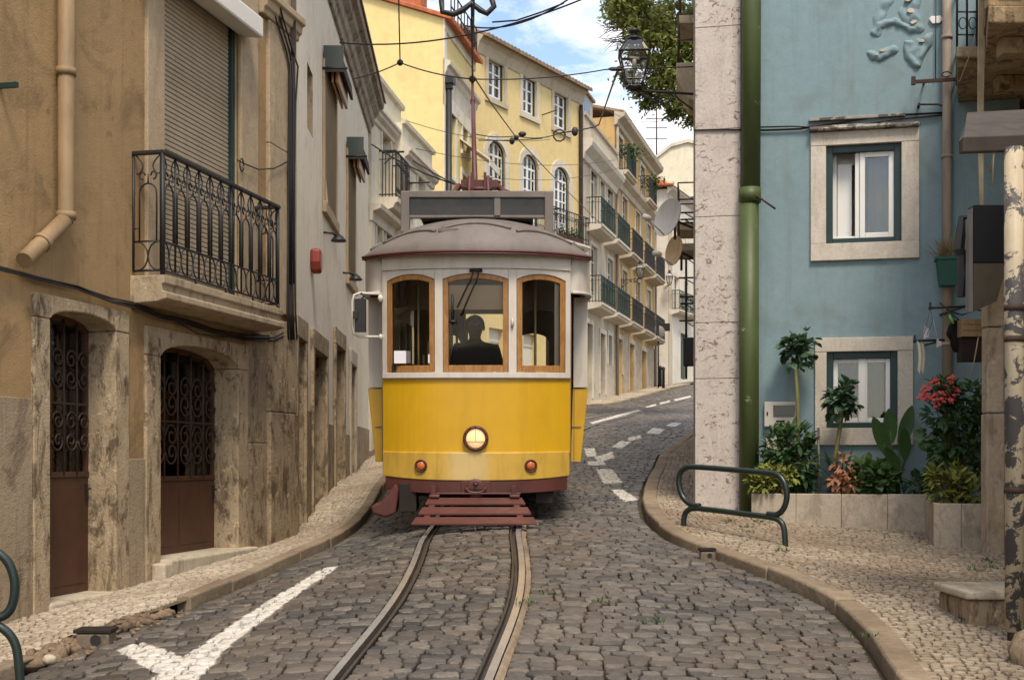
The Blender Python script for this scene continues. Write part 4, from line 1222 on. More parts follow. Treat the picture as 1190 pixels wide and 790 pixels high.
M['flake'] = paint('flaking_grey_paint', (.30, .27, .23), .8, .2, .2, chip=(.10, .085, .07), chipat=.5, bs=.4, nscale=6)
M['chip'] = paint('exposed_plaster', (.50, .43, .35), .9, .1, .15, chip=(.14, .06, .04), chipat=.62)
M['lace2'] = paint('beige_curtain', (.46, .42, .34), .85, .1, .08)
M['lace'] = paint('net_curtain', (.085, .08, .066), .85, .1, .08)
blue_house()
def meters():
    fr = F3
    for nm, lab, x0, x1, y0, y1, win in (('meter_box', 'grey meter box with dark window on the blue wall above shrub', 888, 925, 466.5, 496, True), ('meter_box', 'small plain pale box half hidden low behind the shrub', 890, 911, 505, 532, False)):
        a = fr.uv(x0, y1, -.06); b = fr.uv(x1, y0, -.06)
        t = thing(nm, lab, 'meter box', fr.pt((a[0] + b[0]) / 2, 0, a[1]), fr.rz)
        wd, hh = (b[0] - a[0]) / 2, b[1] - a[1]
        mb = MB(); mb.box(-wd, wd, -.07, .0, 0, hh); mb.build('case', M['meter'], t, bevel=.012)
        if win:
            q = MB(); q.box(-wd * .42, wd * .92, -.078, -.071, hh * .40, hh * .86); q.build('meter_window', M['darkglass'], t, bevel=.004)
            q = MB(); q.box(-wd * .25, wd * .30, -.074, -.071, hh * .19, hh * .26); q.box(-wd * .25, wd * .10, -.074, -.071, hh * .10, hh * .14); q.box(-wd * .85, -wd * .75, -.075, -.071, hh * .45, hh * .6)
            q.build('label_plate', M['tdark'], t)
        else:
            q = MB(); q.box(-wd * .8, wd * .8, -.076, -.071, hh * .1, hh * .9); q.build('lid', M['meter'], t, bevel=.006)
meters()
# ------------------------------------------------------------------ houses further up the street
M['rail_green'] = paint('balcony_green_iron', (.012, .026, .019), .5, .4, .2)
def balcony(root, u0, u1, z, dep=.55, hgt=1.0, mat='black', step=.12, slab='trimw', th=.17, open_ends=True):
    mb = MB()
    mb.profile([(0, z), (-dep, z), (-dep, z - th * .45), (-dep + .06, z - th * .6), (-dep + .1, z - th), (0, z - th * 1.5)], u0 - .04, u1 + .04)
    b = mb.build('balcony', M[slab], root)
    g = MB(); y = -dep + .05
    for zz in (z + .06, z + hgt): g.tube([(u0, 0, zz), (u0, y, zz), (u1, y, zz), (u1, 0, zz)], .022 if zz > z + .5 else .015, 4, 0, True, False)
    g.tube([(u0, 0, z + hgt * .82), (u0, y, z + hgt * .82), (u1, y, z + hgt * .82), (u1, 0, z + hgt * .82)], .010, 4, 0, True, False)
    n = max(2, int((u1 - u0) / step))
    for i in range(n + 1):
        u = u0 + (u1 - u0) * i / n; g.tube([(u, y, z), (u, y, z + hgt)], .011 if i % 4 else .017, 4, 0, True, False)
        if i < n:
            um = u + (u1 - u0) / n / 2
            g.tube([(u, y, z + hgt * .62), (um, y, z + hgt * .78), (u + (u1 - u0) / n, y, z + hgt * .62)], .008, 3, 0, True, False)
            g.tube([(u, y, z + hgt * .28), (um, y, z + hgt * .14), (u + (u1 - u0) / n, y, z + hgt * .28)], .008, 3, 0, True, False)
    for u in (u0, u1):
        for k in range(1, 5): g.tube([(u, y * k / 5, z), (u, y * k / 5, z + hgt)], .011, 4, 0, True, False)
    g.build('railing', M[mat], b)
    return b
def far_door(root, o, mat='odoor', green=False):
    mb = MB(); u0, u1, w0, w1 = o
    mb.box(u0, u1, .18, .22, w0, w1); n = 2
    for i in range(n):
        a = u0 + (u1 - u0) * i / n + .05; b = u0 + (u1 - u0) * (i + 1) / n - .05
        mb.box(a, b, .165, .18, w0 + .15, w0 + .9); mb.box(a, b, .165, .18, w0 + 1.0, w1 - .5)
    mb.box(u0, u1, .15, .18, w1 - .42, w1 - .36)
    return mb.build('door', M[mat], root)
def px_open(fr, x0, x1, y0, y1, y=0.0):
    xm, ym = (x0 + x1) / 2, (y0 + y1) / 2
    return (fr.u(x0, y), fr.u(x1, y), fr.w(xm, y1, y), fr.w(xm, y0, y))
def tiled_roof(root, prof, u0, u1, mat, name='roof', ribs=True, step=.23):
    """a pitched roof whose tile rows are ridges of the mesh; prof: eave and ridge (y,z)"""
    (y0, z0), (y1, z1) = prof
    mb = MB(); n = max(2, int((u1 - u0) / step)); L = math.hypot(y1 - y0, z1 - z0)
    ny, nz = -(z1 - z0) / L, (y1 - y0) / L
    vs = []; k = 6
    for i in range(n * k + 1):
        u = u0 + (u1 - u0) * i / (n * k); hgt = .045 * abs(math.sin(PI * i / k))
        for (y, z) in ((y0, z0), (y1, z1)):
            vs.append((u, y + ny * hgt, z + nz * hgt)); vs.append((u, y, z - .09))
    fs = []
    for i in range(n * k):
        a = 4 * i; b = a + 4
        fs += [(a, a + 2, b + 2, b), (a + 1, b + 1, b + 3, a + 3), (a, b, b + 1, a + 1), (a + 2, a + 3, b + 3, b + 2)]
    fs += [(0, 1, 3, 2), (4 * n * k, 4 * n * k + 2, 4 * n * k + 3, 4 * n * k + 1)]
    mb.add(vs, fs)
    return mb.build(name, mat, root)

def cream_house_a():
    fr = Fr(-2.98, 27.0, .127, 1); r = fr.root('townhouse', 'small cream house with black iron balcony beside the white house', 'house')
    E = fr.u(466); u, w = fr.u, fr.w
    win = px_open(fr, 443.5, 453, 157, 207); zb = w(450, 238)
    low = px_open(fr, 437, 443, 262, 288); low2 = px_open(fr, 448, 458, 265, 300)
    win = (win[0], win[1], zb + .02, win[3])
    mb = MB(); shell(mb, 0, E, -1.2, 8.2, 5, [win, low, low2], d=.2); mb.build('wall', M['cream'], r)
    for o in (win, low, low2):
        mb = MB(); surround(mb, o, .12, -.03, 0, 0, sill=0 if o is win else .1); mb.build('window_surround', M['trimw'], r)
        window(r, o, .12, M['oldwin'], M['darkglass'], 2, 3, .06, curtain=None)
    mb = MB(); mb.profile([(0, 7.15), (-.05, 7.17), (-.06, 7.25), (-.14, 7.31), (-.15, 7.37), (-.2, 7.4), (-.2, 7.46), (0, 7.52)], -.02, E + .1); mb.build('cornice', M['trimw'], r)
    mb = MB(); mb.profile([(0, 8.14), (-.08, 8.15), (-.09, 8.24), (0, 8.26)], -.02, E + .06); mb.build('parapet_cap', M['trimw'], r)
    balcony(r, win[0] - .25, win[1] + .35, zb, .42, 1.0, 'black', .13, th=.22)
    mb = MB(); z = zb - .45; mb.profile([(0, z - .2), (-.06, z - .2), (-.08, z), (-.24, z + .05), (-.26, z + .14), (0, z + .18)], -.02, E + .05); mb.build('string_course', M['trimw'], r)
    mb = MB(); mb.box(-.0, .35, -.04, .0, -1.2, 7.04); mb.build('pilaster', M['trimw'], r)
    mb = MB(); c = fr.uv(447, 181); mb.tube([(c[0] - .3, 0, c[1]), (c[0] - .3, -.5, c[1] + .0)], .025, 6); mb.tube([(c[0] - .3, -.06, c[1] - .25), (c[0] - .3, -.35, c[1])], .012, 5); mb.build('wall_bracket', M['black'], r)
    return r
def cream_house_b():
    fr = Fr(-2.49, 29.2, .163, 1); r = fr.root('townhouse', 'low cream house with stepped cornice right against the tall yellow gable', 'house')
    E = fr.u(502); u, w = fr.u, fr.w
    win = px_open(fr, 485, 493, 205, 240); low = px_open(fr, 470, 478, 210, 245)
    mb = MB(); shell(mb, .02, E, -1, 7.65, 4.6, [win, low], d=.2); mb.build('wall', M['cream'], r)
    for o in (win, low):
        mb = MB(); surround(mb, o, .12, -.03, 0, 0, sill=.1); mb.build('window_surround', M['trimw'], r)
        window(r, o, .12, M['oldwin'], M['darkglass'], 2, 3, .06)
    mb = MB(); mb.profile([(0, 6.75), (-.05, 6.77), (-.06, 6.87), (-.15, 6.93), (-.16, 6.99), (-.21, 7.02), (-.21, 7.09), (0, 7.14)], .02, E + .08); mb.build('cornice', M['trimw'], r)
    mb = MB(); mb.profile([(0, 7.62), (-.08, 7.63), (-.09, 7.72), (0, 7.74)], .02, E + .05); mb.build('parapet_cap', M['trimw'], r)
    mb = MB(); c = fr.uv(470, 213); mb.tube([(c[0], 0, c[1]), (c[0], -.6, c[1])], .02, 6); mb.build('wall_bracket', M['black'], r)
def yellow_gable():
    fr = Fr(-1.89, 35.5, .19, 1); r = fr.root('townhouse', 'tall pale yellow house with blank gable wall and red tiled roof', 'house')
    E = fr.u(551); u, w = fr.u, fr.w; top = 12.15; D = 10
    w1 = px_open(fr, 522.5, 529, 122, 206); w2 = px_open(fr, 537, 543, 142, 178); w3 = px_open(fr, 536.5, 543, 205, 262); w4 = px_open(fr, 522, 529, 235, 310)
    mb = MB(); ops = [w1, w2, w3, w4]; shell(mb, 0, E, -.5, top, D, ops, d=.2, top=False)
    mb.add([(0, 0, top), (0, D, top), (0, D * .55, top + 1.9), (E, 0, top), (E, D, top), (E, D * .55, top + 1.9)], [(0, 2, 1), (3, 4, 5)])
    mb.build('wall', M['yellow'], r)
    tiled_roof(r, ((-.25, top + .02), (D * .55, top + 2.0)), -.12, E + .1, M['brickred']); tiled_roof(r, ((D + .2, top + .02), (D * .55, top + 2.0)), -.12, E + .1, M['brickred'])
    for o in ops:
        mb = MB(); surround(mb, o, .16, -.035, 0, 0, sill=.12); mb.build('window_surround', M['farwhite'], r)
        window(r, o, .12, M['dgreen'], M['darkglass'], 2, 4, .06)
    zc = w(515, 73)
    mb = MB(); mb.profile([(0, zc - .75), (-.04, zc - .75), (-.05, zc - .3), (-.10, zc - .2), (-.12, zc - .1), (-.20, zc - .05), (-.21, zc + .04), (0, zc + .12)], -.02, E + .04); mb.build('cornice', M['trimw'], r)
    mb = MB(); mb.box(-.02, E, -.05, 0, top - .3, top); mb.box(-.02, .26, -.04, 0, -.5, top - .302); mb.box(-.02, E, -.045, -.0, zc - 1.15, zc - .76); mb.build('white_band', M['farwhite'], r)
    mb = MB(); mb.tube([(.16, -.12, zc - .55), (.16, -.12, 0)], .085, 10); mb.box(.0, .32, -.28, -.03, zc - .55, zc - .38); mb.box(.06, .26, -.22, -.03, zc - .68, zc - .551); mb.build('downpipe', M['black'], r)
    mb = MB(); a, b = w2[0] - .3, w2[1] + .45; z = w2[2] + .2
    mb.profile([(0, z + .1), (-.9, z - .55), (-.9, z - .75), (-.87, z - .75), (-.87, z - .58), (0, z + .06)], a, b); mb.build('awning', M['farwhite'], r)
    # roof terrace railing and aerial
    mb = MB()
    for i in range(9): uu = .5 + i * (E - .6) / 8; mb.tube([(uu, -.1, top), (uu, -.1, top + .95)], .02, 4)
    for z in (.5, .95): mb.tube([(.5, -.1, top + z), (E - .1, -.1, top + z)], .025, 4)
    mb.build('terrace_railing', M['black'], r)
    mb = MB(); mb.box(E * .35, E * .35 + .7, 1.0, 1.8, top, top + 1.3); mb.build('chimney', M['brickred'], r)
def yellow_house():
    fr = Fr(-1.148, 41.0, .6, 1); r = fr.root('townhouse', 'long deep yellow house with three square upper windows above arched ones', 'house')
    E = fr.u(675.5); u, w = fr.u, fr.w; top = 13.0; D = 8
    up = [px_open(fr, *q) for q in ((567, 585.5, 67, 116), (607, 623, 90, 135), (643.5, 659.5, 107, 151))]
    ms = up[0][2]
    for i in range(3): up[i] = (up[i][0], up[i][1], sum(o[2] for o in up) / 3, sum(o[3] for o in up) / 3)
    ar = [px_open(fr, *q) for q in ((566.5, 587, 164, 232), (606.5, 625, 180, 250), (643, 661, 195, 283))]
    at = sum(o[3] for o in ar) / 3; ab = ar[2][2]
    ar = [(o[0], o[1], ab, at) for o in ar]
    gd = [(o[0] + .1, o[1] - .1, 1.2, 4.3) for o in ar]
    mb = MB(); shell(mb, 0, E, .5, top, D, up + ar + gd, d=.22); mb.build('wall', M['yellow2'], r)
    for i, o in enumerate(up):
        mb = MB(); surround(mb, o, .17, -.04, 0, 0, sill=.16); mb.build('window_surround', M['beige' if i != 1 else 'trimw'], r)
        mb = MB(); t = .075; mb.box(o[0], o[0] + t, .06, .16, o[2], o[3]); mb.box(o[1] - t, o[1], .06, .16, o[2], o[3]); mb.box(o[0], o[1], .058, .162, o[3] - t, o[3]); mb.box(o[0], o[1], .058, .162, o[2], o[2] + t); mb.build('window_frame', M['dgreen'], r)
        window(r, (o[0] + t, o[1] - t, o[2] + t, o[3] - t), .10, M['wpvc'], M['glass'], 2, 3, .075, curtain=M['curtain'] if i != 2 else M['oldwin'], mw=.05)
    for i, o in enumerate(ar):
        rise = .42
        mb = MB(); b = .24; u0, u1, w0, w1 = o; ws = w1 - rise
        f = lambda q: ws + rise * math.sqrt(max(0, 1 - ((q - (u0 + u1) / 2) / ((u1 - u0) / 2)) ** 2))
        f2 = lambda q: ws + (rise + b) * math.sqrt(max(0, 1 - ((q - (u0 + u1) / 2) / ((u1 - u0) / 2 + b)) ** 2))
        mb.box(u0 - b, u0, -.04, .2, w0, ws); mb.box(u1, u1 + b, -.04, .2, w0, ws)
        xs = [u0 - b + (u1 - u0 + 2 * b) * k / 16 for k in range(17)]
        mb.band([x for x in xs], lambda q: f(q) if u0 < q < u1 else ws, lambda q: max(f2(q), ws + .01), -.04, .03)
        xs2 = [u0 + (u1 - u0) * k / 16 for k in range(17)]
        mb.build('window_surround', M['trimw'], r)
        mb = MB(); mb.band(xs2, f, w1 + .02, .001, .2); mb.build('spandrel', M['yellow2'], r)
        window(r, (u0, u1, w0, w1), .10, M['wpvc'] if i else M['oldwin'], M['glass'], 4 if i else 4, 6, .075, arch=rise, curtain=M['curtain'], mw=.05, door=.7)
        mb = MB(); mb.box(u0, u0 + .035, .06, .1, w0, ws); mb.box(u1 - .035, u1, .06, .1, w0, ws); mb.band(xs2, lambda q: f(q) - .04, lambda q: f(q) + .004, .06, .1); mb.build('frame_edge', M['dgreen'], r)
    for o in gd: far_door(r, o, 'oldwin')
    for i, o in enumerate(ar):
        b = balcony(r, o[0] - .5, o[1] + .5, ab, .6, 1.0, 'black', .13)
    for q in range(5):
        pot('clay flower pot on the balcony of the long yellow house', fr, ar[2][0] - .2 + q * .36, -.38, ab, .11, group='pots on the yellow house balcony', green=(q % 2 == 0))
    # eaves: plaster cove and tile edge
    mb = MB(); mb.profile([(0, top - .06), (-.04, top - .02), (-.14, top + .3), (-.26, top + .42), (-.28, top + .5), (0, top + .6)], 0, E + .05); mb.build('cornice', M['beige'], r)
    tiled_roof(r, ((-.42, top + .5), (4, top + 2.4)), 0, E + .1, M['tile']); tiled_roof(r, ((8.3, top + .5), (4, top + 2.4)), 0, E + .1, M['tile'])
    mb = MB(); mb.tube([(E - .2, -.1, top - .1), (E - .2, -.1, 4)], .07, 8); mb.build('downpipe', M['tdark'], r)
    mb = MB(); c = fr.uv(634, 130)[0]
    mb.tube([(u(630), 0, w(630, 134)), (u(630), -.6, w(630, 134) + .1)], .02, 5); mb.build('wall_bracket', M['rust'], r)
POTS = {}
def pot(label, fr, u, y, z, rad_, group=None, green=True):
    t = thing('flower_pot', label, 'flower pot', fr.pt(u, y, z), 0, group)
    key = round(rad_, 2)
    if key not in POTS:
        mb = MB(); mb.lathe([(rad_ * .7, 0), (rad_ * .95, rad_ * 1.5), (rad_ * 1.08, rad_ * 1.5), (rad_ * 1.08, rad_ * 1.8), (rad_ * .9, rad_ * 1.8), (rad_ * .85, rad_ * 1.5)], n=12)
        a = mb.build('bowl', M['pot'], t)
        mb = MB()
        for k in range(46):
            a_ = RND.uniform(0, 2 * PI); d = Vector((math.cos(a_), math.sin(a_), RND.uniform(.3, 2))).normalized()
            mb.leaf(Vector((0, 0, rad_ * 1.7)) + d * RND.uniform(0, rad_ * 2.4), (d + Vector((RND.uniform(-.7, .7), RND.uniform(-.7, .7), 0))).normalized(), (0, 0, 1), rad_ * 1.1, rad_ * .6)
        b = mb.build('plant', M['leaf'], t)
        POTS[key] = (a, b)
    else:
        for s in POTS[key]:
            c = s.copy(); COL.objects.link(c); c.parent = t
    return t

FBR = Fr(2.522, 47.0, .27, 1)
def row_houses():
    fr = FBR; u, w = fr.u, fr.w
    EB = u(714); EC = u(760)
    cols = [690, 709, 726, 741, 754]; uc = [u(p) for p in cols]
    zf = [8.75, 5.85]
    rb = fr.root('townhouse', 'grey beige house with mansard attic and two tiers of green balconies', 'house')
    o_up = [(c - .6, c + .6, zf[0] + .02, zf[0] + 2.55) for c in uc]; o_mid = [(c - .6, c + .6, zf[1] + .02, zf[1] + 2.3) for c in uc]
    mid_c = (uc[0] + uc[1]) / 2
    extra = [(mid_c - .45, mid_c + .45, zf[0] + .3, zf[0] + 2.4)]
    gb = [px_open(fr, *q) for q in ((680.5, 688, 376, 462), (697, 703, 388, 458), (706.5, 710.5, 390, 424))]
    gc = [px_open(fr, *q) for q in ((717, 722.5, 394, 434), (731, 736.5, 400, 455), (745, 750.5, 408, 452))]
    base = 1.0
    mb = MB(); shell(mb, 0, EB, base, 11.4, 8, o_up[:2] + o_mid[:2] + extra + gb, d=.22); mb.build('wall', M['beige'], rb)
    rc = thing('townhouse', 'ochre house with dark balconies and stained plinth at the street bend', 'house', (fr.ox, fr.oy, 0), fr.rz)
    cu = [px_open(fr, *q) for q in ((717.5, 723.5, 160, 207), (732.5, 737.5, 178, 210), (744, 749, 194, 232))]
    mb = MB(); shell(mb, EB + .01, EC, base, 14.2, 8, o_up[2:] + o_mid[2:] + cu + gc, d=.22); mb.build('wall', M['ochre2'], rc)
    mb = MB(); mb.box(EB + .01, EC + .005, -.03, 0, base, 5.2); 
    mb = MB()
    edges = [EB + .01] + [q for o in gc for q in (o[0] - .22, o[1] + .22)] + [EC]
    for i in range(0, len(edges), 2): mb.box(edges[i], edges[i + 1], -.03, 0, base, 5.45)
    mb.build('stone_base', M['ochre_stone2'], rc)
    for k, (root, ss) in enumerate(((rb, [o_up[0], o_up[1], o_mid[0], o_mid[1]] + extra), (rc, o_up[2:] + o_mid[2:] + cu))):
        for i, o in enumerate(ss):
            mb = MB(); surround(mb, o, .15, -.03, 0, 0, sill=.0); mb.build('window_surround', M['trimw'], root)
            window(root, o, .1, M['oldwin'] if (i + k) % 3 else M['wpvc'], M['darkglass'] if (i + k) % 2 else M['glass'], 2, 4, .07, curtain=M['curtain'] if (i + k) % 2 == 0 else None, mw=.04, door=.5)
    for i, o in enumerate(gb):
        mb = MB(); surround(mb, o, .18, -.04, 0, 0); mb.build('door_surround', M['trimw'], rb)
        if i < 2: far_door(rb, o, 'gdoor' if i == 0 else 'odoor')
        else: window(rb, o, .12, M['tdark'], M['darkglass'], 2, 3, .05)
    for i, o in enumerate(gc):
        mb = MB(); surround(mb, o, .2, -.045, 0, 0); mb.build('door_surround', M['beige'], rc)
        if i: far_door(rc, o, 'odoor')
        else: window(rc, o, .12, M['oldwin'], M['darkglass'], 2, 3, .05)
    for i, c in enumerate(uc):
        root = rb if i < 2 else rc
        hw = 1.35 if i < 2 else 1.3
        for j, z in enumerate(zf):
            lo = max(c - hw, EB + .1 if i == 2 else .1); hi = min(c + hw, EC - .05)
            balcony(root, lo, hi, z, .62, 1.0, 'rail_green' if i < 2 else 'black', .13, 'trimw' if i < 2 else 'beige')
    # beige house: cornice, attic slope and dormer
    mb = MB(); mb.profile([(0, 10.95), (-.1, 11.0), (-.14, 11.2), (-.4, 11.45), (-.45, 11.6), (-.45, 11.7), (0, 11.75)], -.05, EB + .05); mb.build('cornice', M['trimw'], rb)
    mb = MB(); mb.profile([(0, 11.7), (-.2, 11.75), (-.1, 12.55), (-.18, 12.58), (-.18, 12.7), (8, 12.7), (8, 11.7)], -.02, EB + .0); mb.build('attic', M['beige'], rb)
    mb = MB(); c0, c1 = u(683), u(696); mb.box(c0, c1, .25, 2.0, 12.7, 13.9); d = mb.build('dormer', M['beige'], rb)
    mb = MB(); mb.box(c0 - .1, c1 + .1, .15, 2.0, 13.9, 14.0); mb.build('dormer_roof', M['tile'], d)
    mb = MB(); mb.box(c0 + .5, c1 - .5, .24, .26, 12.85, 13.75); mb.build('pane', M['darkglass'], d)
    # ochre house: cornices, top balconies
    mb = MB(); mb.profile([(0, 11.35), (-.1, 11.4), (-.14, 11.6), (-.34, 11.75), (-.38, 11.95), (0, 12.0)], EB + .01, EC + .05); mb.build('string_course', M['beige'], rc)
    mb = MB(); mb.profile([(0, 13.85), (-.12, 13.9), (-.16, 14.05), (-.42, 14.2), (-.46, 14.4), (0, 14.45)], EB - .05, EC + .15); mb.build('cornice', M['beige'], rc)
    tiled_roof(rc, ((-.4, 14.42), (4, 15.5)), EB - .05, EC + .15, M['tile'])
    for i in (0, 2):
        o = cu[i]; balcony(rc, o[0] - .5, o[1] + .5, 12.02 if i == 0 else 12.0, .55, 1.0, 'rail_green' if i == 0 else 'black', .13, 'beige')
    for q in ((EB + .15, 2.0), (EC - .1, 3.0)): mb = MB(); mb.tube([(q[0], -.1, 13.8), (q[0], -.1, q[1])], .065, 8); mb.build('downpipe', M['brownpipe'], rc)
    # ledge stone behind the wall: side lane face is the shell's own side
    for i, (p, z) in enumerate(((720, 12.02), (747, 12.0))):
        t = thing('balcony_plant', ['leafy plant trailing over the highest balcony nearest the grey house', 'leafy plant with pink flowers on the top corner balcony'][i], 'plant', fr.pt(u(p), -.45, z + .9))
        mb = MB()
        for k in range(220):
            p_ = Vector((RND.gauss(0, .28), RND.gauss(0, .09), RND.gauss(.05, .18)))
            mb.leaf(p_, (RND.uniform(-1, 1), RND.uniform(-1, 1), RND.uniform(-.6, .6)), (0, 0, 1), .16, .09)
        mb.build('foliage', M['leaf'], t)
    return rb, rc
M['ochre_stone2'] = stone('stained_base', (.46, .38, .27), (.38, .30, .20), (.12, .085, .055), .6)

def far_white():
    x, y = (777 - CX) / F * 67, 67.0
    fr = Fr(x, y, .42, 1); r = fr.root('townhouse', 'far white house with red tiled roof where the street turns', 'house')
    u, w = fr.u, fr.w; E = u(806); top = 14.1
    d1 = px_open(fr, 791, 799.5, 388, 441); w1 = px_open(fr, 783, 788.5, 322, 362); w2 = px_open(fr, 795, 799, 328, 366); w3 = px_open(fr, 783, 788, 250, 285); w4 = px_open(fr, 796, 800, 258, 292)
    mb = MB(); shell(mb, 0, E, 2, top, 9, [d1, w1, w2, w3, w4], d=.2); mb.build('wall', M['farwhite'], r)
    far_door(r, d1, 'dgreen')
    for o in (w1, w2, w3, w4):
        mb = MB(); surround(mb, o, .15, -.03, 0, 0, sill=.1); mb.build('window_surround', M['trimw'], r)
        window(r, o, .1, M['oldwin'], M['darkglass'], 2, 3, .07)
    balcony(r, w1[0] - .5, w1[1] + .4, w1[2], .5, 1.0, 'rail_green', .14); balcony(r, w2[0] - .5, w2[1] + .4, w2[2], .5, 1.0, 'rail_green', .14)
    mb = MB(); mb.profile([(0, top - .3), (-.25, top - .05), (-.3, top + .1), (0, top + .15)], -.25, E + .2); mb.build('cornice', M['trimw'], r)
    # hipped roof
    mb = MB(); e = .35; D = 9; z0 = top + .1; z1 = top + 2.6
    vs = [(-e, -e, z0), (E + e, -e, z0), (E + e, D + e, z0), (-e, D + e, z0), (2.5, D * .45, z1), (E - 1, D * .45, z1)]
    mb.add(vs, [(0, 1, 5, 4), (1, 2, 5), (2, 3, 4, 5), (3, 0, 4), (3, 2, 1, 0)]); mb.build('roof', M['brickred'], r)
    mb = MB()
    for i in range(14): 
        t = i / 13; mb.tube([(-e, -e + (D * .9) * t, z0 + .02), (-e + (2.5 + e) * (1 - abs(2 * t - 1) * .9), -e + (D * .9) * (t * .3 + .32), z0 + (z1 - z0) * (1 - abs(2 * t - 1) * .9))], .09, 5)
    mb.build('tile_row', M['brickred'], r)
    mb = MB(); mb.box(-.02, .6, -.035, 0, 2, top - .3); mb.build('pilaster', M['beige'], r)
    mb = MB(); mb.box(-.03, E, -.04, 0, 7.6, 7.9); mb.build('string_course', M['trimw'], r)
    # pale gable far behind
    x0 = P(754, 0, 84).x; x1 = P(812, 0, 84).x
    t = thing('apartment_building', 'pale cream gable wall rising behind the red tiled roof', 'building', ((x0 + x1) / 2, 84, 5))
    hw = (x1 - x0) / 2 + .3
    zt = (HY - 166) / F * 84 - 5; zl = (HY - 196) / F * 84 - 5
    mb = MB(); mb.prism([(-hw, 0), (hw + 4, 0), (hw + 4, zt - 1.0), (hw * .45, zt), (-hw * .1, zt - .3), (-hw, zl)], 0, 9); mb.build('wall', M['cream'], t)
    mb = MB(); q = .12; mb.prism([(-hw - q, zl - .05), (-hw * .1, zt - .3), (hw * .45, zt), (hw + 4, zt - 1.0), (hw + 4, zt - .8), (hw * .45, zt + .22), (-hw * .1, zt - .08), (-hw - q, zl + .17)], -.15, 9); mb.build('roof', M['trimw'], t)
    for k in range(3):
        mb = MB(); a = -hw * .2 + k * 1.4; mb.box(a, a + .7, -.03, .02, zt - 4.6, zt - 3.4); wq = mb.build('window', M['oldwin'], t); mb = MB(); mb.box(a + .08, a + .62, -.04, -.031, zt - 4.5, zt - 3.5); mb.build('pane', M['darkglass'], wq)
    mb = MB(); ax = P(765, 0, 84).x - (x0 + x1) / 2
    mb.tube([(ax, 1, zl), (ax, 1, zl + 4.2)], .05, 5)
    for z in (2.2, 2.9, 3.5): mb.tube([(ax - .7, 1, zl + z), (ax + .7, 1, zl + z)], .03, 4)
    mb.build('aerial', M['rust'], t)
def right_row():
    """the row beyond the blue house: seen only by what juts out of it"""
    fr = Fr(4.45, 30.0, -1.75, -11.8); r = fr.root('townhouse', 'narrow row house beyond the blue one, its concrete balcony ends jutting out', 'house')
    E = math.hypot(1.75, 11.75); u, w = fr.u, fr.w; base = -1.0
    wins = [(E - 1.9 - 2.4 * k, E - .9 - 2.4 * k, z, z + 1.9) for k in range(4) for z in (2.6, 5.4)] 
    doors = [(E - 1.8 - 2.4 * k, E - .9 - 2.4 * k, base + .2, 1.9) for k in (1, 3)]
    mb = MB(); shell(mb, 0, E - .05, base, 8.2, 6, wins + doors, d=.2); mb.build('wall', M['cream'], r)
    for o in wins: window(r, o, .1, M['oldwin'], M['darkglass'], 2, 3, .06)
    for o in doors: far_door(r, o)
    mb = MB(); mb.profile([(-.02, 8.15), (-.12, 8.2), (-.12, 8.35), (0, 8.4)], 0, E - .05); mb.build('cornice', M['trimw'], r)
    tiled_roof(r, ((-.1, 8.35), (3, 9.4)), 0, E - .05, M['tile'])
    # two concrete balconies, brackets and rails (only their ends show)
    for nm, py, Y in (('balcony', 32, 21.0), ('balcony', 92, 20.6), ('balcony', 292, 22.5), ('balcony', 268, 24.5)):
        uu = (30.0 - Y) / 11.8 * E
        z = (HY - py) / F * Y
        wd = (fr.ox + uu * fr.dx) - P(787 if py > 50 else 789, 0, Y).x
        th = .13 if py != 92 else .26
        q = MB(); q.profile([(0, z + th * .6), (-wd, z + th * .6), (-wd, z - th * .4), (-wd * (.97 if py != 92 else .55), z - th * (.45 if py != 92 else 1.6)), (0, z - th * (.5 if py != 92 else 2.0))], uu - .5, uu + .45); b = q.build(nm, M['concrete'], r, bevel=.02)
        g = MB()
        zr = z + th * .6
        for s in (uu - .46, uu, uu + .42): g.tube([(s, -wd + .03, zr), (s, -wd + .03, zr + .75)], .014, 5)
        for h in (.35, .75): g.tube([(uu - .46, -wd + .03, zr + h), (uu + .45, -wd + .03, zr + h), (uu + .45, 0, zr + h)], .014, 5)
        for k in range(8): s = uu - .42 + k * .11; g.tube([(s, -wd + .03, zr), (s, -wd + .03, zr + .75)], .008, 4)
        g.build('railing', M['rust'], b)
    q = MB()
    for py, Y in ((246, 21.5), (254, 21.2), (300, 21.8), (322, 21.8), (344, 21.0), (372, 21.5), (352, 20.0)):
        uu = (30.0 - Y) / 11.8 * E; z = (HY - py) / F * Y; xx = (fr.ox + uu * fr.dx) - P(789 + (py % 7), 0, Y).x
        q.tube([(uu, 0, z), (uu, -xx, z + .0)], .016, 5); q.tube([(uu, 0, z - .2), (uu, -xx * .8, z)], .010, 5)
    uu = (30 - 21.0) / 11.8 * E
    q.tube([(uu, -.28, (HY - 300) / F * 21), (uu, -.28, (HY - 440) / F * 21)], .02, 6)
    q.build('wall_bracket', M['black'], r)
    uu = (30 - 20.8) / 11.8 * E; xx = (fr.ox + uu * fr.dx) - P(799, 0, 20.8).x
    q = MB(); q.box(uu - .1, uu + .1, -xx - .06, -.0, (HY - 425) / F * 20.8, (HY - 392) / F * 20.8); q.build('meter_case', M['black'], r, bevel=.02)
cream_house_a(); cream_house_b(); yellow_gable(); yellow_house(); row_houses(); far_white(); right_row()

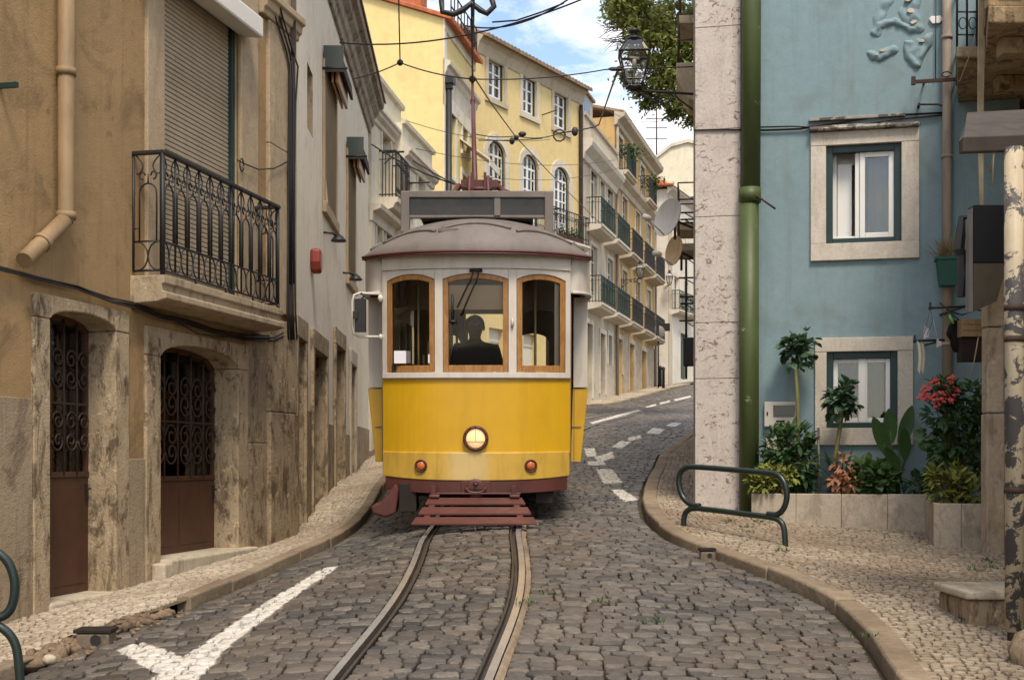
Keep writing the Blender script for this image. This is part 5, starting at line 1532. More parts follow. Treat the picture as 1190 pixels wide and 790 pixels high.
# ------------------------------------------------------------------ right edge: porch house with balconies
def porch_house():
    ox, oy = 5.9, 15.2
    r = thing('townhouse', 'stained house at right edge with overhanging concrete balcony and peeling corner pipe', 'house', (ox, oy, 0))
    T = lambda: MB(fn=lambda x, y, z: (x - ox, y - oy, z))
    wx = lambda y: 5.9 - .2267 * (15.2 - y)
    mb = T()
    a = [(wx(8.7) + .02, 8.7), (12, 8.7), (12, 15.2 - .3), (wx(15.0), 15.0)]
    mb.add([(x, y, -2) for x, y in a] + [(x, y, 5.7) for x, y in a], [(0, 1, 2, 3), (4, 5, 6, 7), (0, 1, 5, 4), (1, 2, 6, 5), (2, 3, 7, 6), (3, 0, 4, 7)])
    mb.box(3.52, 12, 2.5, 8.68, -2.5, 2.5)
    mb.build('wall', M['cream'], r)
    # the overhanging slab with panelled parapet
    mb = T(); z0, z1 = 3.98, 4.14
    L = [(4.335, 11.75), (5.42, 14.93), (wx(14.93) + .05, 14.93), (wx(11.75) + .05, 11.75)]
    mb.hexa([(x, y, z0) for x, y in L] + [(x, y, z1) for x, y in L])
    L2 = [(4.44, 12.0), (5.2, 14.2), (5.5, 14.2), (5.1, 12.0)]
    b = mb.build('balcony', M['oldconc'], r, bevel=.015)
    mb = T(); mb.box(4.35, wx(11.75), 11.78, 11.9, z1 + .004, z1 + .95); mb.box(4.44, 4.66, 11.755, 11.775, z1 + .08, z1 + .9)
    p = [(4.352, 11.79), (5.40, 14.9), (5.50, 14.9), (4.47, 11.79)]
    mb.build('parapet', M['oldconc'], b, bevel=.012)
    mb = T(); p = [(4.37, 11.92), (5.37, 14.88), (5.45, 14.88), (4.45, 11.92)]
    mb.hexa([(x, y, z1 + .004) for x, y in p] + [(x, y, z1 + .95) for x, y in p]); mb.build('parapet_side', M['oldconc'], b, bevel=.012)
    for y in (12.2, 13.4, 14.5):
        mb = T(); x = 4.335 + (y - 11.75) * .341 + .12
        mb.box(x, wx(y), y - .09, y + .09, z0 - .16, z0 - .004)
        mb.build('joist', M['oldconc'], b, bevel=.012)
    # neighbouring small balcony on the blue wall
    mb = T(); L = [(4.475, 13.0), (5.12, 14.83), (5.36, 14.78), (4.70, 13.0)]
    mb.hexa([(x, y, 4.06) for x, y in L] + [(x, y, 4.17) for x, y in L]); b2 = mb.build('balcony', M['concrete'], r, bevel=.012)
    mb = T()
    L = [(4.51, 13.06), (5.12, 14.80), (5.34, 14.75), (4.71, 13.06)]; mb.hexa([(x, y, 3.98) for x, y in L] + [(x, y, 4.056) for x, y in L]); mb.build('slab_underside', M['oldconc'], b2)
    g = T(); za = 4.17
    ends = [(4.49, 13.02), (4.69, 13.02), (5.12, 14.83)]
    for z in (za + .12, za + .35, za + 1.0): g.tube([(4.69, 13.02, z), (4.49, 13.02, z), (5.10, 14.8, z)], .011, 5)
    for x, y in ((4.49, 13.02), (4.59, 13.02), (4.69, 13.02)): g.tube([(x, y, za), (x, y, za + 1.0)], .012, 5)
    for k in range(12): x = 4.49 + .61 * k / 12; y = 13.02 + 1.78 * k / 12; g.tube([(x, y, za), (x, y, za + 1.0)], .008, 4)
    for cx in (4.54, 4.64): g.tube([(cx + .04 * math.cos(k * .7), 13.0, za + .23 + .06 * math.sin(k * .7)) for k in range(10)], .006, 4)
    g.build('railing', M['black'], b2)
    # stone porch post
    mb = T(); x0, x1 = P(1147, 0, 12.4).x, P(1168, 0, 12.4).x
    zb = h1(4.65, 12.4) + PAVE - .1
    mb.box(x0, x1, 12.4, 12.57, zb, .45); mb.box(x0 + .006, x1 - .004, 12.405, 12.57, .458, 1.28); mb.box(x0 + .002, x1, 12.4, 12.57, 1.288, 2.3)
    mb.build('porch_post', M['post'], r, bevel=.018, seg=3)
    # dark grey box on the post with tapered foot and pale side panel
    mb = T(); x0, x1 = P(1132, 0, 12.0).x, P(1172, 0, 12.0).x; z0, z1 = (HY - 305) / F * 12, (HY - 238) / F * 12
    mb.box(x0, x1, 12.0, 12.17, z0, z1); bx = mb.build('wall_box', M['signbox'], r, bevel=.008)
    mb = T(); zl = (HY - 362) / F * 12
    mb.hexa([(x0 + .0, 12.03, zl + .0), (x0 + .22, 12.03, zl + .1), (x0 + .22, 12.16, zl + .1), (x0, 12.16, zl), (x0, 12.01, z0 - .003), (x1, 12.01, z0 - .003), (x1, 12.165, z0 - .003), (x0, 12.165, z0 - .003)])
    mb.build('box_foot', M['olive'], bx)
    mb = T(); xl = P(1124, 0, 12.1).x
    mb.add([(x0 - .004, 12.02, z1 - .02), (x0 - .004, 12.16, z1 - .02), (x0 - .004, 12.16, zl), (x0 - .004, 12.02, zl), (x0 - .022, 12.06, z1 - .20), (x0 - .022, 12.15, z1 - .20), (xl + .0, 12.15, zl), (xl, 12.06, zl)],
           [(0, 1, 2, 3), (4, 7, 6, 5), (0, 4, 5, 1), (1, 5, 6, 2), (2, 6, 7, 3), (3, 7, 4, 0)]); mb.build('side_panel', M['signside'], bx)
    mb = T(); xb = P(1119, 0, 12.3).x
    pts = [P(1131, 252, 12.3), P(1118, 253, 12.3), P(1116, 275, 12.3), P(1114, 290, 12.3), P(1118, 297, 12.3), P(1119, 320, 12.3), P(1117, 345, 12.3)]
    mb.tube(pts, [.03, .035, .05, .055, .05, .055, .04], 6, 0, True, False); mb.build('bracket', M['black'], bx)
    # hood over the corner
    mb = T()
    yz = [(8.30, (HY - 177) / F * 8.3), (8.28, (HY - 160) / F * 8.3), (8.95, (HY - 134) / F * 8.95 + .02), (8.95, (HY - 134) / F * 8.95 - .03), (8.36, (HY - 163) / F * 8.3), (8.36, (HY - 177) / F * 8.3)]
    xa = P(1118, 0, 8.3).x; n = len(yz)
    vs = [(xa + (.26 if y > 8.5 else 0), y, z) for y, z in yz] + [(3.75, y, z + .03) for y, z in yz]
    fs = [tuple(range(n)), tuple(range(2 * n - 1, n - 1, -1))] + [(i, i + n, (i + 1) % n + n, (i + 1) % n) for i in range(n)]
    mb.add(vs, fs); mb.build('hood', M['oldconc2'], r, bevel=.006)
    # peeling corner pipe
    mb = T(); xc = P(1179, 0, 8.3).x; zg = h1(xc, 8.3) + PAVE
    zt = (HY - 172) / F * 8.3
    mb.tube([(xc, 8.3, zg + .06), (xc, 8.3, .75), (xc - .003, 8.3, .76), (xc - .004, 8.3, zt)], .060, 18)
    for z in (-.19, .78, .98): mb.tube([(xc, 8.3, z - .02), (xc, 8.3, z + .02)], .066, 18, 1)
    mb.tube([(xc, 8.3, zg - .02), (xc, 8.3, zg + .10)], .045, 12, 1)
    mb.build('corner_pipe', [M['peel'], M['rust']], r)
    return r
M['olive'] = paint('olive_rusty_metal', (.075, .062, .042), .6, .3, .3)
M['oldconc2'] = paint('grey_brown_sheet_metal', (.06, .049, .039), .65, .3, .25, dirt=(.035, .027, .02), dirtamt=.6)
porch_house()
def small_right():
    # stone step by the pipe, boulder
    t = thing('stone_step', 'worn stone step standing beside the peeling corner pipe', 'step', (P(1120, 0, 8.75).x + .17, 8.9, h1(3.2, 8.9) + PAVE - .05))
    mb = MB(); mb.box(-.13, .5, -.16, .5, .0 - .1, .21); mb.build('block', M['plinth'], t, bevel=.03, seg=3)
    mb = MB(); mb.box(-.17, .52, -.2, .5, .215, .275); mb.build('tread', M['pale_stone'], t, bevel=.02, seg=3)
    mb = MB(); c = P(1196, 778, 7.75); mb.ball((0, 0, 0), .12, .13, .15, 14, 9, 0, .07)
    o = mb.build('boulder', M['plinth'], None); o.location = (c.x, 7.75, h1(c.x, 7.75) + PAVE + .05); tag(o, 'rounded pale stone at the foot of the peeling pipe', 'stone')
    # wall-hung green pot with dry grass
    fr = F3; a = fr.uv(1101, 316, -.22)
    t = thing('hanging_pot', 'green plastic pot of dry grass hung on the brown pipe', 'flower pot', fr.pt(a[0], -.22, a[1] - .16), fr.rz)
    mb = MB(); s0, s1, h = .085, .12, .31
    mb.hexa([(-s0, -.08, 0), (s0, -.08, 0), (s0, .08, 0), (-s0, .08, 0), (-s1, -.10, h), (s1, -.10, h), (s1, .10, h), (-s1, .10, h)])
    mb.box(-s1 - .012, s1 + .012, -.112, .112, h - .03, h + .012); mb.build('tub', M['greenpot'], t, bevel=.008)
    mb = MB()
    for k in range(70):
        d = Vector((RND.gauss(0, .5), RND.gauss(0, .5), RND.uniform(.7, 1.6))); mb.leaf((RND.uniform(-.08, .08), RND.uniform(-.06, .06), h - .02), d, (RND.uniform(-1, 1), 1, .2), RND.uniform(.12, .3), .012, RND.uniform(.1, .7))
    mb.build('dry_grass', M['dryleaf'], t)
    # clothes rods, pegs, slippers, crate
    def rod(label, p0, p1, Y, rr=.013):
        t = MB(); a, b = P(*p0, Y), P(*p1, Y); 
        t.tube([a, b], rr, 6); t.tube([b, (b.x + .0, b.y + .9, b.z)], rr, 6); t.ball(a, rr * 1.6, rr * 1.6, rr * 1.6, 8, 6)
        t.tube([a, a + Vector((0, 0, .06))], rr * .9, 6)
        tag(t.build('clothes_rod', M['black'], None), label, 'rod', 'iron clothes rods by the brown pipe')
    rod('upper iron clothes rod sticking out past the brown pipe', (1081, 358), (1122, 356), 13.6)
    rod('lower iron clothes rod carrying the pair of slippers', (1063, 396), (1097, 395), 13.7)
    t = MB()
    for k in (0, 1):
        c = P(1067 + 5 * k, 414, 13.68); c.y += .03 * k
        t.prism([(c.x - .035 + .02 * math.sin(i * PI / 8) * (1 if i < 8 else -1) + (.03 if i >= 8 else -.0) + .02, c.z + .17 - .36 * ((i % 8) / 8 if i < 8 else 1 - (i % 8) / 8)) for i in range(16)], c.y - .012, c.y + .012)
    tag(t.build('slippers', M['cloth'], None, bevel=.006), 'pair of cream slippers hung by the lower window', 'slippers')
    for i, (px, py) in enumerate(((1075, 388), (1090, 398), (1076, 383))):
        c = P(px, py, 13.58 + .02 * i); t = MB()
        t.box(c.x - .012, c.x + .006, c.y - .008, c.y + .008, c.z - .05, c.z + .04); t.box(c.x + .0, c.x + .035, c.y - .009, c.y + .009, c.z - .035, c.z + .015); t.tube([(c.x, c.y, c.z + .03), (P(1081, 358, 13.6))], .003, 4)
        tag(t.build('clothes_peg', M['peg'], None), ['pale clothes peg hanging from the upper rod above the slippers', 'pale clothes peg clipped at the end of the lower rod', 'small pale peg hanging highest beside the window frame'][i], 'clothes peg')
    t = thing('wooden_crate', 'weathered wooden crate hung between brown pipe and porch post', 'crate', P(1129, 392, 13.3))
    mb = MB()
    for k in range(3): mb.box(-.12, .14, -.1, -.085, k * .062, k * .062 + .056)
    mb.box(-.12, .14, .09, .1, 0, .18); mb.box(-.13, -.115, -.1, .1, 0, .18); mb.box(.135, .15, -.1, .1, 0, .18); mb.build('box', M['plank'], t, bevel=.003)
    mb = MB(); mb.box(-.12, .14, -.09, .09, -.006, -.001); mb.box(-.12, .13, -.06, .1, -.25, -.01); mb.build('liner', M['tdark'], t, bevel=.03)
    t = MB(); c = P(1111, 388, 13.4); n = 9
    t.prism([(c.x + (.075 + .02 * math.sin(k * 2.1)) * math.cos(k * 2 * PI / 14), c.z + (.17 + .03 * math.sin(k * 1.3)) * math.sin(k * 2 * PI / 14)) for k in range(14)], c.y - .05, c.y + .05)
    tag(t.build('black_bag', M['shirt'], None, bevel=.03, seg=3), 'black plastic bag hanging beside the brown pipe', 'bag')
    t = MB(); t.tube([P(1103, 366, 13.3), P(1108, 376, 13.3)], .014, 6); tag(t.build('lime_peg', M['greenline'], None), 'bright lime green peg beside the black bag', 'clothes peg')
M['plank'] = paint('old_planks', (.28, .19, .10), .8, .2, .25, dirt=(.12, .08, .045), dirtamt=.5)
small_right()
# ------------------------------------------------------------------ the tram
TX0, TY0 = (553 - CX) / F * 13.3, 13.3
TZ0 = h1(TX0, 13.3) + .004
TILT = .048
def tram():
    t = thing('tram', 'yellow and cream single car tram with brown roof coming down the cobbled street', 'tram', (TX0, TY0, TZ0), 0, None, TILT)
    HW = .985
    bow = lambda x: .30 * (abs(x) / HW) ** 2.7
    fx = lambda x, y, z: (x, bow(max(-HW, min(HW, x))) + y, z)
    def xs(a, b, n=None):
        n = n or max(2, int(abs(b - a) / .06) + 1); return [a + (b - a) * i / n for i in range(n + 1)]
    # yellow dash
    mb = MB(fx); mb.band(xs(-HW, HW), .72, 1.502, 0, .05); mb.build('dash_panel', M['tyellow'], t, bevel=.006)
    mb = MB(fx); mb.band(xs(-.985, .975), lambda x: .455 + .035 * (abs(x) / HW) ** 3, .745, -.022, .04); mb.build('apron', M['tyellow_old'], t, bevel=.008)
    mb = MB(fx); mb.band(xs(-.955, .95), lambda x: .318 + .03 * (abs(x) / HW) ** 3, lambda x: .452 + .035 * (abs(x) / HW) ** 3, -.012, .06); mb.band(xs(-.15, .15), .33, .45, -.03, -.013)
    bp = mb.build('bumper', M['tred'], t, bevel=.006)
    mb = MB(fx); mb.lathe([(.10, 0), (.10, .012), (.07, .014)], (0, -.032, .375), (0, -1, 0), 18); mb.tube([(.10 * math.cos(a), -.055, .385 + .055 * math.sin(a)) for a in [PI + PI * k / 10 for k in range(11)]], .016, 6)
    mb.tube([(-.02, -.05, .43), (0, -.065, .415), (.02, -.05, .43)], .012, 6); mb.build('coupler', M['tred'], bp)
    mb = MB(fx); mb.band(xs(-.075, .075), .345, .372, -.048, -.046); mb.build('coupler_slot', M['tdark'], bp)
    # cream front with three arched windows
    W = [(-.93, -.42), (-.337, .337), (.42, .93)]; zs, za, ztop = 1.565, 2.515, 2.62; rise = .058
    def arch(x, w, g=0):
        c = (w[0] + w[1]) / 2; h = (w[1] - w[0]) / 2
        return za + rise * (1 - min(1, abs((x - c) / h)) ** 2.2) - g
    mb = MB(fx)
    mb.band(xs(-HW, HW), 1.505, zs, -.018, .05)
    for a, b in ((-HW, -.93), (-.42, -.337), (.337, .42), (.93, HW)): mb.band(xs(a, b), zs + .001, ztop, -.004, .06)
    for w in W: mb.band(xs(*w), lambda x, w=w: arch(x, w), ztop, -.003, .06)
    mb.build('front_wall', M['tcream'], t, bevel=.004)
    mb = MB(fx); mb.band(xs(-HW - .0, HW), ztop + .002, 2.765, -.022, .06); mb.build('fascia', M['tcream'], t, bevel=.004)
    mb = MB(fx); mb.band(xs(-HW, HW), 1.5, 1.512, -.026, -.019); mb.build('moulding', M['tbrown'], t)
    for i, w in enumerate(W):
        mb = MB(fx); s = .058
        mb.band(xs(w[0] + .003, w[0] + s), zs + .004, lambda x, w=w: arch(x, w) - .003, .008, .05); mb.band(xs(w[1] - s, w[1] - .003), zs + .004, lambda x, w=w: arch(x, w) - .003, .008, .05)
        mb.band(xs(w[0] + s, w[1] - s), zs + .004, zs + .072, .01, .05); mb.band(xs(w[0] + s, w[1] - s), lambda x, w=w: arch(x, w) - .055, lambda x, w=w: arch(x, w) - .003, .01, .05)
        f = mb.build('window_frame', M['twood'], t, bevel=.004)
        mb = MB(fx); mb.band(xs(w[0] + .04, w[1] - .04), zs + .05, lambda x, w=w: arch(x, w) - .04, .028, .033); mb.build('pane', M['tglass'], f)
        if i == 2:
            mb = MB(fx); mb.band(xs(w[1] - .115, w[1] - .06), zs + .07, za - .01, .06, .075); mb.build('inner_stile', M['tcream'], f)
        if i == 1:
            wp = MB(fx)
            wp.tube([(-.02, -.02, 2.60), (-.03, -.035, 2.55), (-.19, -.02, 2.22)], .008, 5); wp.tube([(.03, -.02, 2.60), (.03, -.035, 2.55), (-.15, -.02, 2.14)], .008, 5)
            wp.tube([(-.235, -.005, 2.36), (-.24, -.004, 2.05)], .011, 5); wp.tube([(-.27, -.01, 2.085), (-.20, -.01, 2.08)], .016, 6); wp.tube([(-.06, -.02, 2.6), (.07, -.02, 2.6)], .018, 6)
            wp.build('wiper', M['black'], t)
    mb = MB(fx); mb.tube([(.378, -.01, 2.11), (.378, -.035, 2.09), (.38, -.03, 2.05), (.372, -.01, 2.03)], .014, 6); mb.build('latch', M['tcream'], t)
    # headlamp and two indicators
    zc = .889
    mb = MB(); mb.lathe([(.10, .0), (.130, .0), (.132, .03), (.125, .06), (.107, .07), (.102, .045)], (0, .01, zc), (0, -1, 0), 28)
    for k in range(12): a = k * PI / 6; mb.ball((.118 * math.cos(a), -.062, zc + .118 * math.sin(a)), .008, .005, .008, 6, 4)
    hl = mb.build('headlight', M['tred'], t)
    mb = MB(); mb.lathe([(.102, .040), (.092, .052), (.05, .062), (.0, .064)], (0, .01, zc), (0, -1, 0), 24); mb.build('lens', M['lamp_on'], hl)
    mb = MB(); mb.box(-.10, .10, -.058, -.045, zc - .035, zc - .03); mb.box(-.002, .002, -.06, -.045, zc - .03, zc + .09); mb.build('lens_bar', M['tbrown'], hl)
    for sx in (-1, 1):
        x = sx * .565; y = bow(x) - .02
        mb = MB(); mb.lathe([(.05, 0), (.068, .0), (.066, .022), (.052, .026), (.05, .012)], (x, y, .605), (sx * .18, -1, 0), 20); q = mb.build('indicator', M['tred'], t)
        mb = MB(); mb.lathe([(.05, .014), (.035, .026), (.0, .03)], (x, y, .605), (sx * .18, -1, 0), 16); mb.build('lens', M['amber'], q)
    # roof: a shallow dome with a rounded nose
    RW = 1.205; LEN = 8.6
    y0 = lambda x: -.15 + .62 * (abs(x) / RW) ** 2.5
    rf_ = lambda d: math.sqrt(max(0, 1 - (1 - min(1, d / 1.55)) ** 2))
    def roofz(x, y):
        d = min(y - y0(x), LEN - y0(x) - y)
        return 2.79 + .49 * max(0, 1 - (x / RW) ** 2) ** .55 * rf_(max(0, d))
    ds = [0, .02, .06, .12, .2, .32, .46, .64, .85, 1.1, 1.4, 1.55]
    mb = MB(); nx = 44; vs = []; ny = 0
    for i in range(nx + 1):
        x = -RW * math.cos(PI * i / nx); a = y0(x); col = [a + d for d in ds] + [LEN / 2] + [LEN - a - d for d in reversed(ds)]
        ny = len(col)
        for y in col: vs.append((x, y, roofz(x, y)))
    m_ = len(vs)
    vs += [(x, y, 2.765) for x, y, z in vs]
    fs = []
    for i in range(nx):
        for j in range(ny - 1):
            a = i * ny + j; b = a + ny
            fs.append((a, b, b + 1, a + 1)); fs.append((m_ + a, m_ + a + 1, m_ + b + 1, m_ + b))
        for j in (0, ny - 1): a = i * ny + j; fs.append((a, a + ny, m_ + a + ny, m_ + a))
    mb.add(vs, fs, 0, True); rf0 = mb.build('roof', M['tbrown'], t)
    mb = MB(); e = [(-RW * math.cos(PI * i / 40), y0(-RW * math.cos(PI * i / 40)) - .012) for i in range(41)]
    mb.tube([(x, y, 2.782) for x, y in e], .014, 8); mb.tube([(x, y, 2.758) for x, y in e], .010, 6); mb.build('roof_rim', M['tred'], rf0)
    mb = MB()
    for a, b, k in ((-.98, -.41, .10), (-.35, .36, .13), (.42, 1.0, .10)):
        pts = []
        for i in range(15):
            s = i / 14; x = a + (b - a) * s; d = .17 + k * math.sin(PI * s) + (.05 if abs(x) < .4 else 0)
            y = y0(x) + d; pts.append((x, y, roofz(x, y) + .010))
        mb.tube(pts, .016, 6)
    for sx in (-1, 1): mb.tube([(sx * 1.02, y0(1.02) + .32, roofz(1.02, y0(1.02) + .32) + .01), (sx * 1.13, y0(1.13) + .16, roofz(1.13, y0(1.13) + .16) + .01)], .015, 6)
    mb.build('drip_strip', M['tbrown'], rf0)
    mb = MB(); y = y0(.0) + .22; mb.box(-.38, -.18, y - .04, y + .03, roofz(-.3, y) - .03, roofz(-.3, y) + .012); mb.build('roof_patch', M['tbrown'], rf0, bevel=.006)
    # destination board frame on the roof
    mb = MB(); yb = .62; z0, z1 = 3.235, 3.50
    mb.box(-.81, .81, yb - .03, yb + .09, z1 - .07, z1); mb.box(-.81, .81, yb - .008, yb + .05, z0 - .022, z0 + .012)
    mb.box(-.812, -.72, yb - .034, yb + .094, 3.06, z1 - .004); mb.box(.72, .812, yb - .034, yb + .094, 3.02, z1 - .004); mb.box(.18, .25, yb - .02, yb + .06, z0 + .002, z1 - .06)
    b = mb.build('route_board', M['tbrown'], t, bevel=.008)
    mb = MB(); mb.box(-.72, .18, yb + .02, yb + .05, z0, z1 - .06); mb.box(.25, .72, yb + .02, yb + .05, z0, z1 - .06); mb.build('board_glass', M['brownglass'], b)
    mb = MB(); mb.box(-.79, .79, yb + .092, yb + .22, z1 - .12, z1 - .02); mb.box(-.6, .6, yb + .1, yb + .5, 3.2, 3.26); mb.build('board_back', M['tbrown'], b)
    mb = MB(); mb.tube([(-.60, yb - .02, z0 - .03), (.0, yb - .02, z0 - .015), (.6, yb - .02, z0 - .03)], .012, 6); mb.build('lower_stay', M['tdark'], b)
    # trolley base and pole
    mb = MB(); yc = 1.45
    mb.box(-.20, .22, yc - .12, yc + .12, 3.66, 3.74); mb.box(-.28, .28, yc - .2, yc + .2, 3.28, 3.34)
    for sx in (-1, 1):
        mb.tube([(sx * .42, yc - .1, 3.42), (sx * .21, yc, 3.70)], .035, 6); mb.tube([(sx * .30, yc + .1, 3.2), (sx * .30, yc, 3.56)], .03, 6); mb.tube([(sx * .12, yc - .14, 3.3), (sx * .1, yc - .14, 3.78)], .022, 6); mb.box(sx * .07 - .015, sx * .07 + .015, yc - .15, yc - .12, 3.62, 3.82)
    mb.tube([(-.14, yc - .13, 3.64), (.14, yc - .13, 3.64)], .025, 6); mb.build('trolley_base', M['tred'], t)
    inv = (Matrix.Translation((TX0, TY0, TZ0)) @ Matrix.Rotation(TILT, 4, 'X')).inverted()
    hub = inv @ P(549, 98, 17.6)
    mb = MB(); mb.tube([(-.045, yc, 3.70), Vector((-.045, yc, 3.70)).lerp(hub, .6), hub], [.034, .027, .018], 8); mb.ball(Vector((-.045, yc, 3.70)).lerp(hub, .8), .035, .035, .06, 8, 6)
    mb.build('trolley_pole', M['tred'], t)
    mb = MB(); mb.lathe([(.03, -.02), (.05, -.01), (.05, .01), (.03, .02)], hub + Vector((0, 0, .05)), (1, 0, 0), 14); mb.build('trolley_wheel', M['black'], t)
    # body: side walls, corner pillars, saloon
    BW = 1.21
    for sx in (-1, 1):
        mb = MB()
        for (ya, yb_) in ((.95, 7.6),):
            mb.hexa([(sx * 1.13, ya, .60), (sx * 1.09, ya, .60), (sx * 1.09, yb_, .60), (sx * 1.13, yb_, .60), (sx * BW, ya, 1.41), (sx * 1.15, ya, 1.41), (sx * 1.15, yb_, 1.41), (sx * BW, yb_, 1.41)])
        mb.hexa([(sx * 1.128, .945, .60), (sx * 1.02, .945, .60), (sx * 1.02, 1.05, .60), (sx * 1.128, 1.05, .60), (sx * 1.205, .945, 1.405), (sx * 1.04, .945, 1.405), (sx * 1.04, 1.05, 1.405), (sx * 1.205, 1.05, 1.405)])
        mb.build('side_panel', M['tyellow'], t, bevel=.005)
        mb = MB(); q = sorted((sx * 1.0, sx * 1.015)); mb.box(sx * 1.055 - .003, sx * 1.055 + .003, .938, .944, .62, 1.4); mb.box(*sorted((sx * 1.03, sx * 1.13)), .936, .944, .98, .99); mb.build('panel_seam', M['tbrown'], t)
        mb = MB()
        mb.box(*sorted((sx * 1.045, sx * 1.20)), .93, 1.06, 1.415, 2.4)
        for k in range(1, 7): mb.box(*sorted((sx * 1.15, sx * 1.20)), 1.0 + k * 1.09 - .04, 1.0 + k * 1.09 + .04, 1.415, 2.4)
        mb.box(*sorted((sx * 1.14, sx * 1.21)), 1.0, 7.6, 1.415, 1.47)
        mb.build('side_pillar', M['tcream'], t, bevel=.006)
        # rounded cream valance above door and windows
        mb = MB(); n = 14; vs = []
        for i in range(n + 1):
            s = i / n; x = sx * (1.0 + .225 * math.sin(s * PI / 2)); y = .36 + .62 * (1 - math.cos(s * PI / 2)) if i < n else 7.7
            if i == n: x = sx * 1.225
            for dx, z in ((0, 2.40), (0, 2.768), (-.05, 2.768), (-.05, 2.40)): vs.append((x + sx * dx, y, z))
        fs = [(4 * i + k, 4 * i + (k + 1) % 4, 4 * i + 4 + (k + 1) % 4, 4 * i + 4 + k) for i in range(n) for k in range(4)] + [(0, 1, 2, 3), (4 * n + 3, 4 * n + 2, 4 * n + 1, 4 * n)]
        mb.add(vs, fs, 0, False); mb.tube([(vs[4 * i][0] + sx * .006, vs[4 * i][1], 2.405) for i in range(n + 1)], .016, 6); mb.build('side_fascia', M['tcream'], t)
        # door pillar behind the dash, closed folding door, grab rail
        mb = MB(); mb.box(*sorted((sx * .945, sx * .99)), .33, .40, .5, 2.42); mb.build('door_post', M['steelgrey'], t, bevel=.006)
        mb = MB(); mb.box(*sorted((sx * .985, sx * 1.0)), .42, .93, .55, 1.4); mb.box(*sorted((sx * .985, sx * 1.0)), .42, .47, 1.4, 2.38); mb.box(*sorted((sx * .985, sx * 1.0)), .88, .93, 1.4, 2.38); d = mb.build('folding_door', M['tinside'], t)
        mb = MB(); mb.box(*sorted((sx * .99, sx * .995)), .47, .88, 1.4, 2.38); mb.build('pane', M['tglass'], d)
        mb = MB()
        for k in range(6): mb.box(*sorted((sx * 1.17, sx * 1.175)), 1.06 + k * 1.09 + (.0 if k == 0 else -.02), 1.0 + (k + 1) * 1.09 - .04, 1.47, 2.4)
        mb.build('side_glass', M['tglass'], t)
    # rear wall
    mb = MB(); mb.box(-1.05, 1.05, 8.0, 8.05, .6, 1.5)
    mb.build('rear_panel', M['tyellow'], t)
    mb = MB()
    for a, b_ in ((-1.05, -.93), (-.42, -.35), (.35, .42), (.93, 1.05)): mb.box(a, b_, 8.0, 8.05, 1.5, 2.6)
    mb.box(-1.05, 1.05, 7.998, 8.052, 2.68, 2.765); mb.build('rear_frame', M['tcream'], t)
    # inside
    mb = MB(); mb.box(-.9, .9, .30, .95, .60, .66); mb.box(-1.08, 1.08, .952, 8.0, .60, .66); mb.build('floor', M['tdark'], t)
    for yy in (1.25, 6.6):
        mb = MB(); wz = 2.28 if yy < 3 else 2.62
        ops = [(-.92, -.42, 1.5, 2.3), (.44, .94, 1.5, 2.3), (-.34, .36, .66, wz)]
        wall(mb, -1.13, 1.13, .66, 2.76, ops, .04, yy, 0)
        mb.quad((-1.13, yy + .04, 2.3), (-.34, yy + .04, 2.3), (-.34, yy + .04, 2.76), (-1.13, yy + .04, 2.76)); mb.quad((.36, yy + .04, 2.3), (1.13, yy + .04, 2.3), (1.13, yy + .04, 2.76), (.36, yy + .04, 2.76))
        for a, b_ in ((-.92, -.42), (.44, .94)): mb.band(xs(a, b_, 12), lambda x, a=a, b_=b_: 2.16 + .13 * math.sqrt(max(0, 1 - ((x - (a + b_) / 2) / ((b_ - a) / 2)) ** 2)), 2.302, yy - .002, yy + .042)
        mb.build('bulkhead', M['tinside'], t)
    mb = MB(); mb.box(-1.1, 1.1, 1.2, 7.9, 2.72, 2.745); mb.box(-1.0, 1.0, .3, 1.2, 2.70, 2.745); mb.build('ceiling', M['tinner'], t)
    mb = MB(fx); mb.band(xs(-.30, .30), 2.21, 2.46, .085, .09); mb.build('sun_blind', M['blind'], t)
    mb = MB()
    for k in range(5):
        for sx in (-1, 1):
            y = 1.9 + k * .95; a, b_ = sorted((sx * .30, sx * 1.05)); mb.box(a, b_, y, y + .42, .66, 1.08); mb.box(a, b_, y + .36, y + .42, 1.08, 1.55)
    mb.build('seat', M['tinside'], t, bevel=.02)
    mb = MB()
    for k in range(4):
        for sx in (-1, 1): mb.tube([(sx * .32, 1.6 + k * 1.4, .66), (sx * .32, 1.6 + k * 1.4, 2.72)], .016, 6)
    mb.tube([(-.55, .28, .66), (-.55, .28, 1.75)], .014, 6); mb.tube([(-.62, .5, .7), (-.62, .5, 2.6)], .015, 6); mb.tube([(.62, .55, .7), (.62, .55, 2.6)], .015, 6)
    mb.build('grab_pole', M['brass'], t)
    mb = MB(); mb.lathe([(.16, .66), (.16, 1.35), (.19, 1.37), (.19, 1.42), (.05, 1.45)], (.12, .42, 0), n=16); mb.tube([(.12, .42, 1.45), (.26, .36, 1.48), (.26, .36, 1.54)], .014, 6); mb.build('controller', M['tdark'], t)
    mb = MB(); mb.box(-.85, -.68, .16, .17, 1.66, 1.79); mb.box(-.49, -.42, .05, .06, 1.66, 1.75); mb.build('notice', M['paper'], t)
    mb = MB(); mb.box(-.88, -.62, .2, .42, 1.56, 1.655); mb.box(.5, .62, .15, .3, 1.56, 1.62); mb.build('dash_shelf', M['tdark'], t, bevel=.01)
    # underframe, wheels, lifeguard, step
    mb = MB(); mb.box(-.88, .88, .30, 7.7, .40, .598); mb.box(-.62, .62, 1.6, 6.2, .20, .38); mb.box(-.7, .7, .5, .9, .26, .40); mb.build('underframe', M['tdark'], t, bevel=.01)
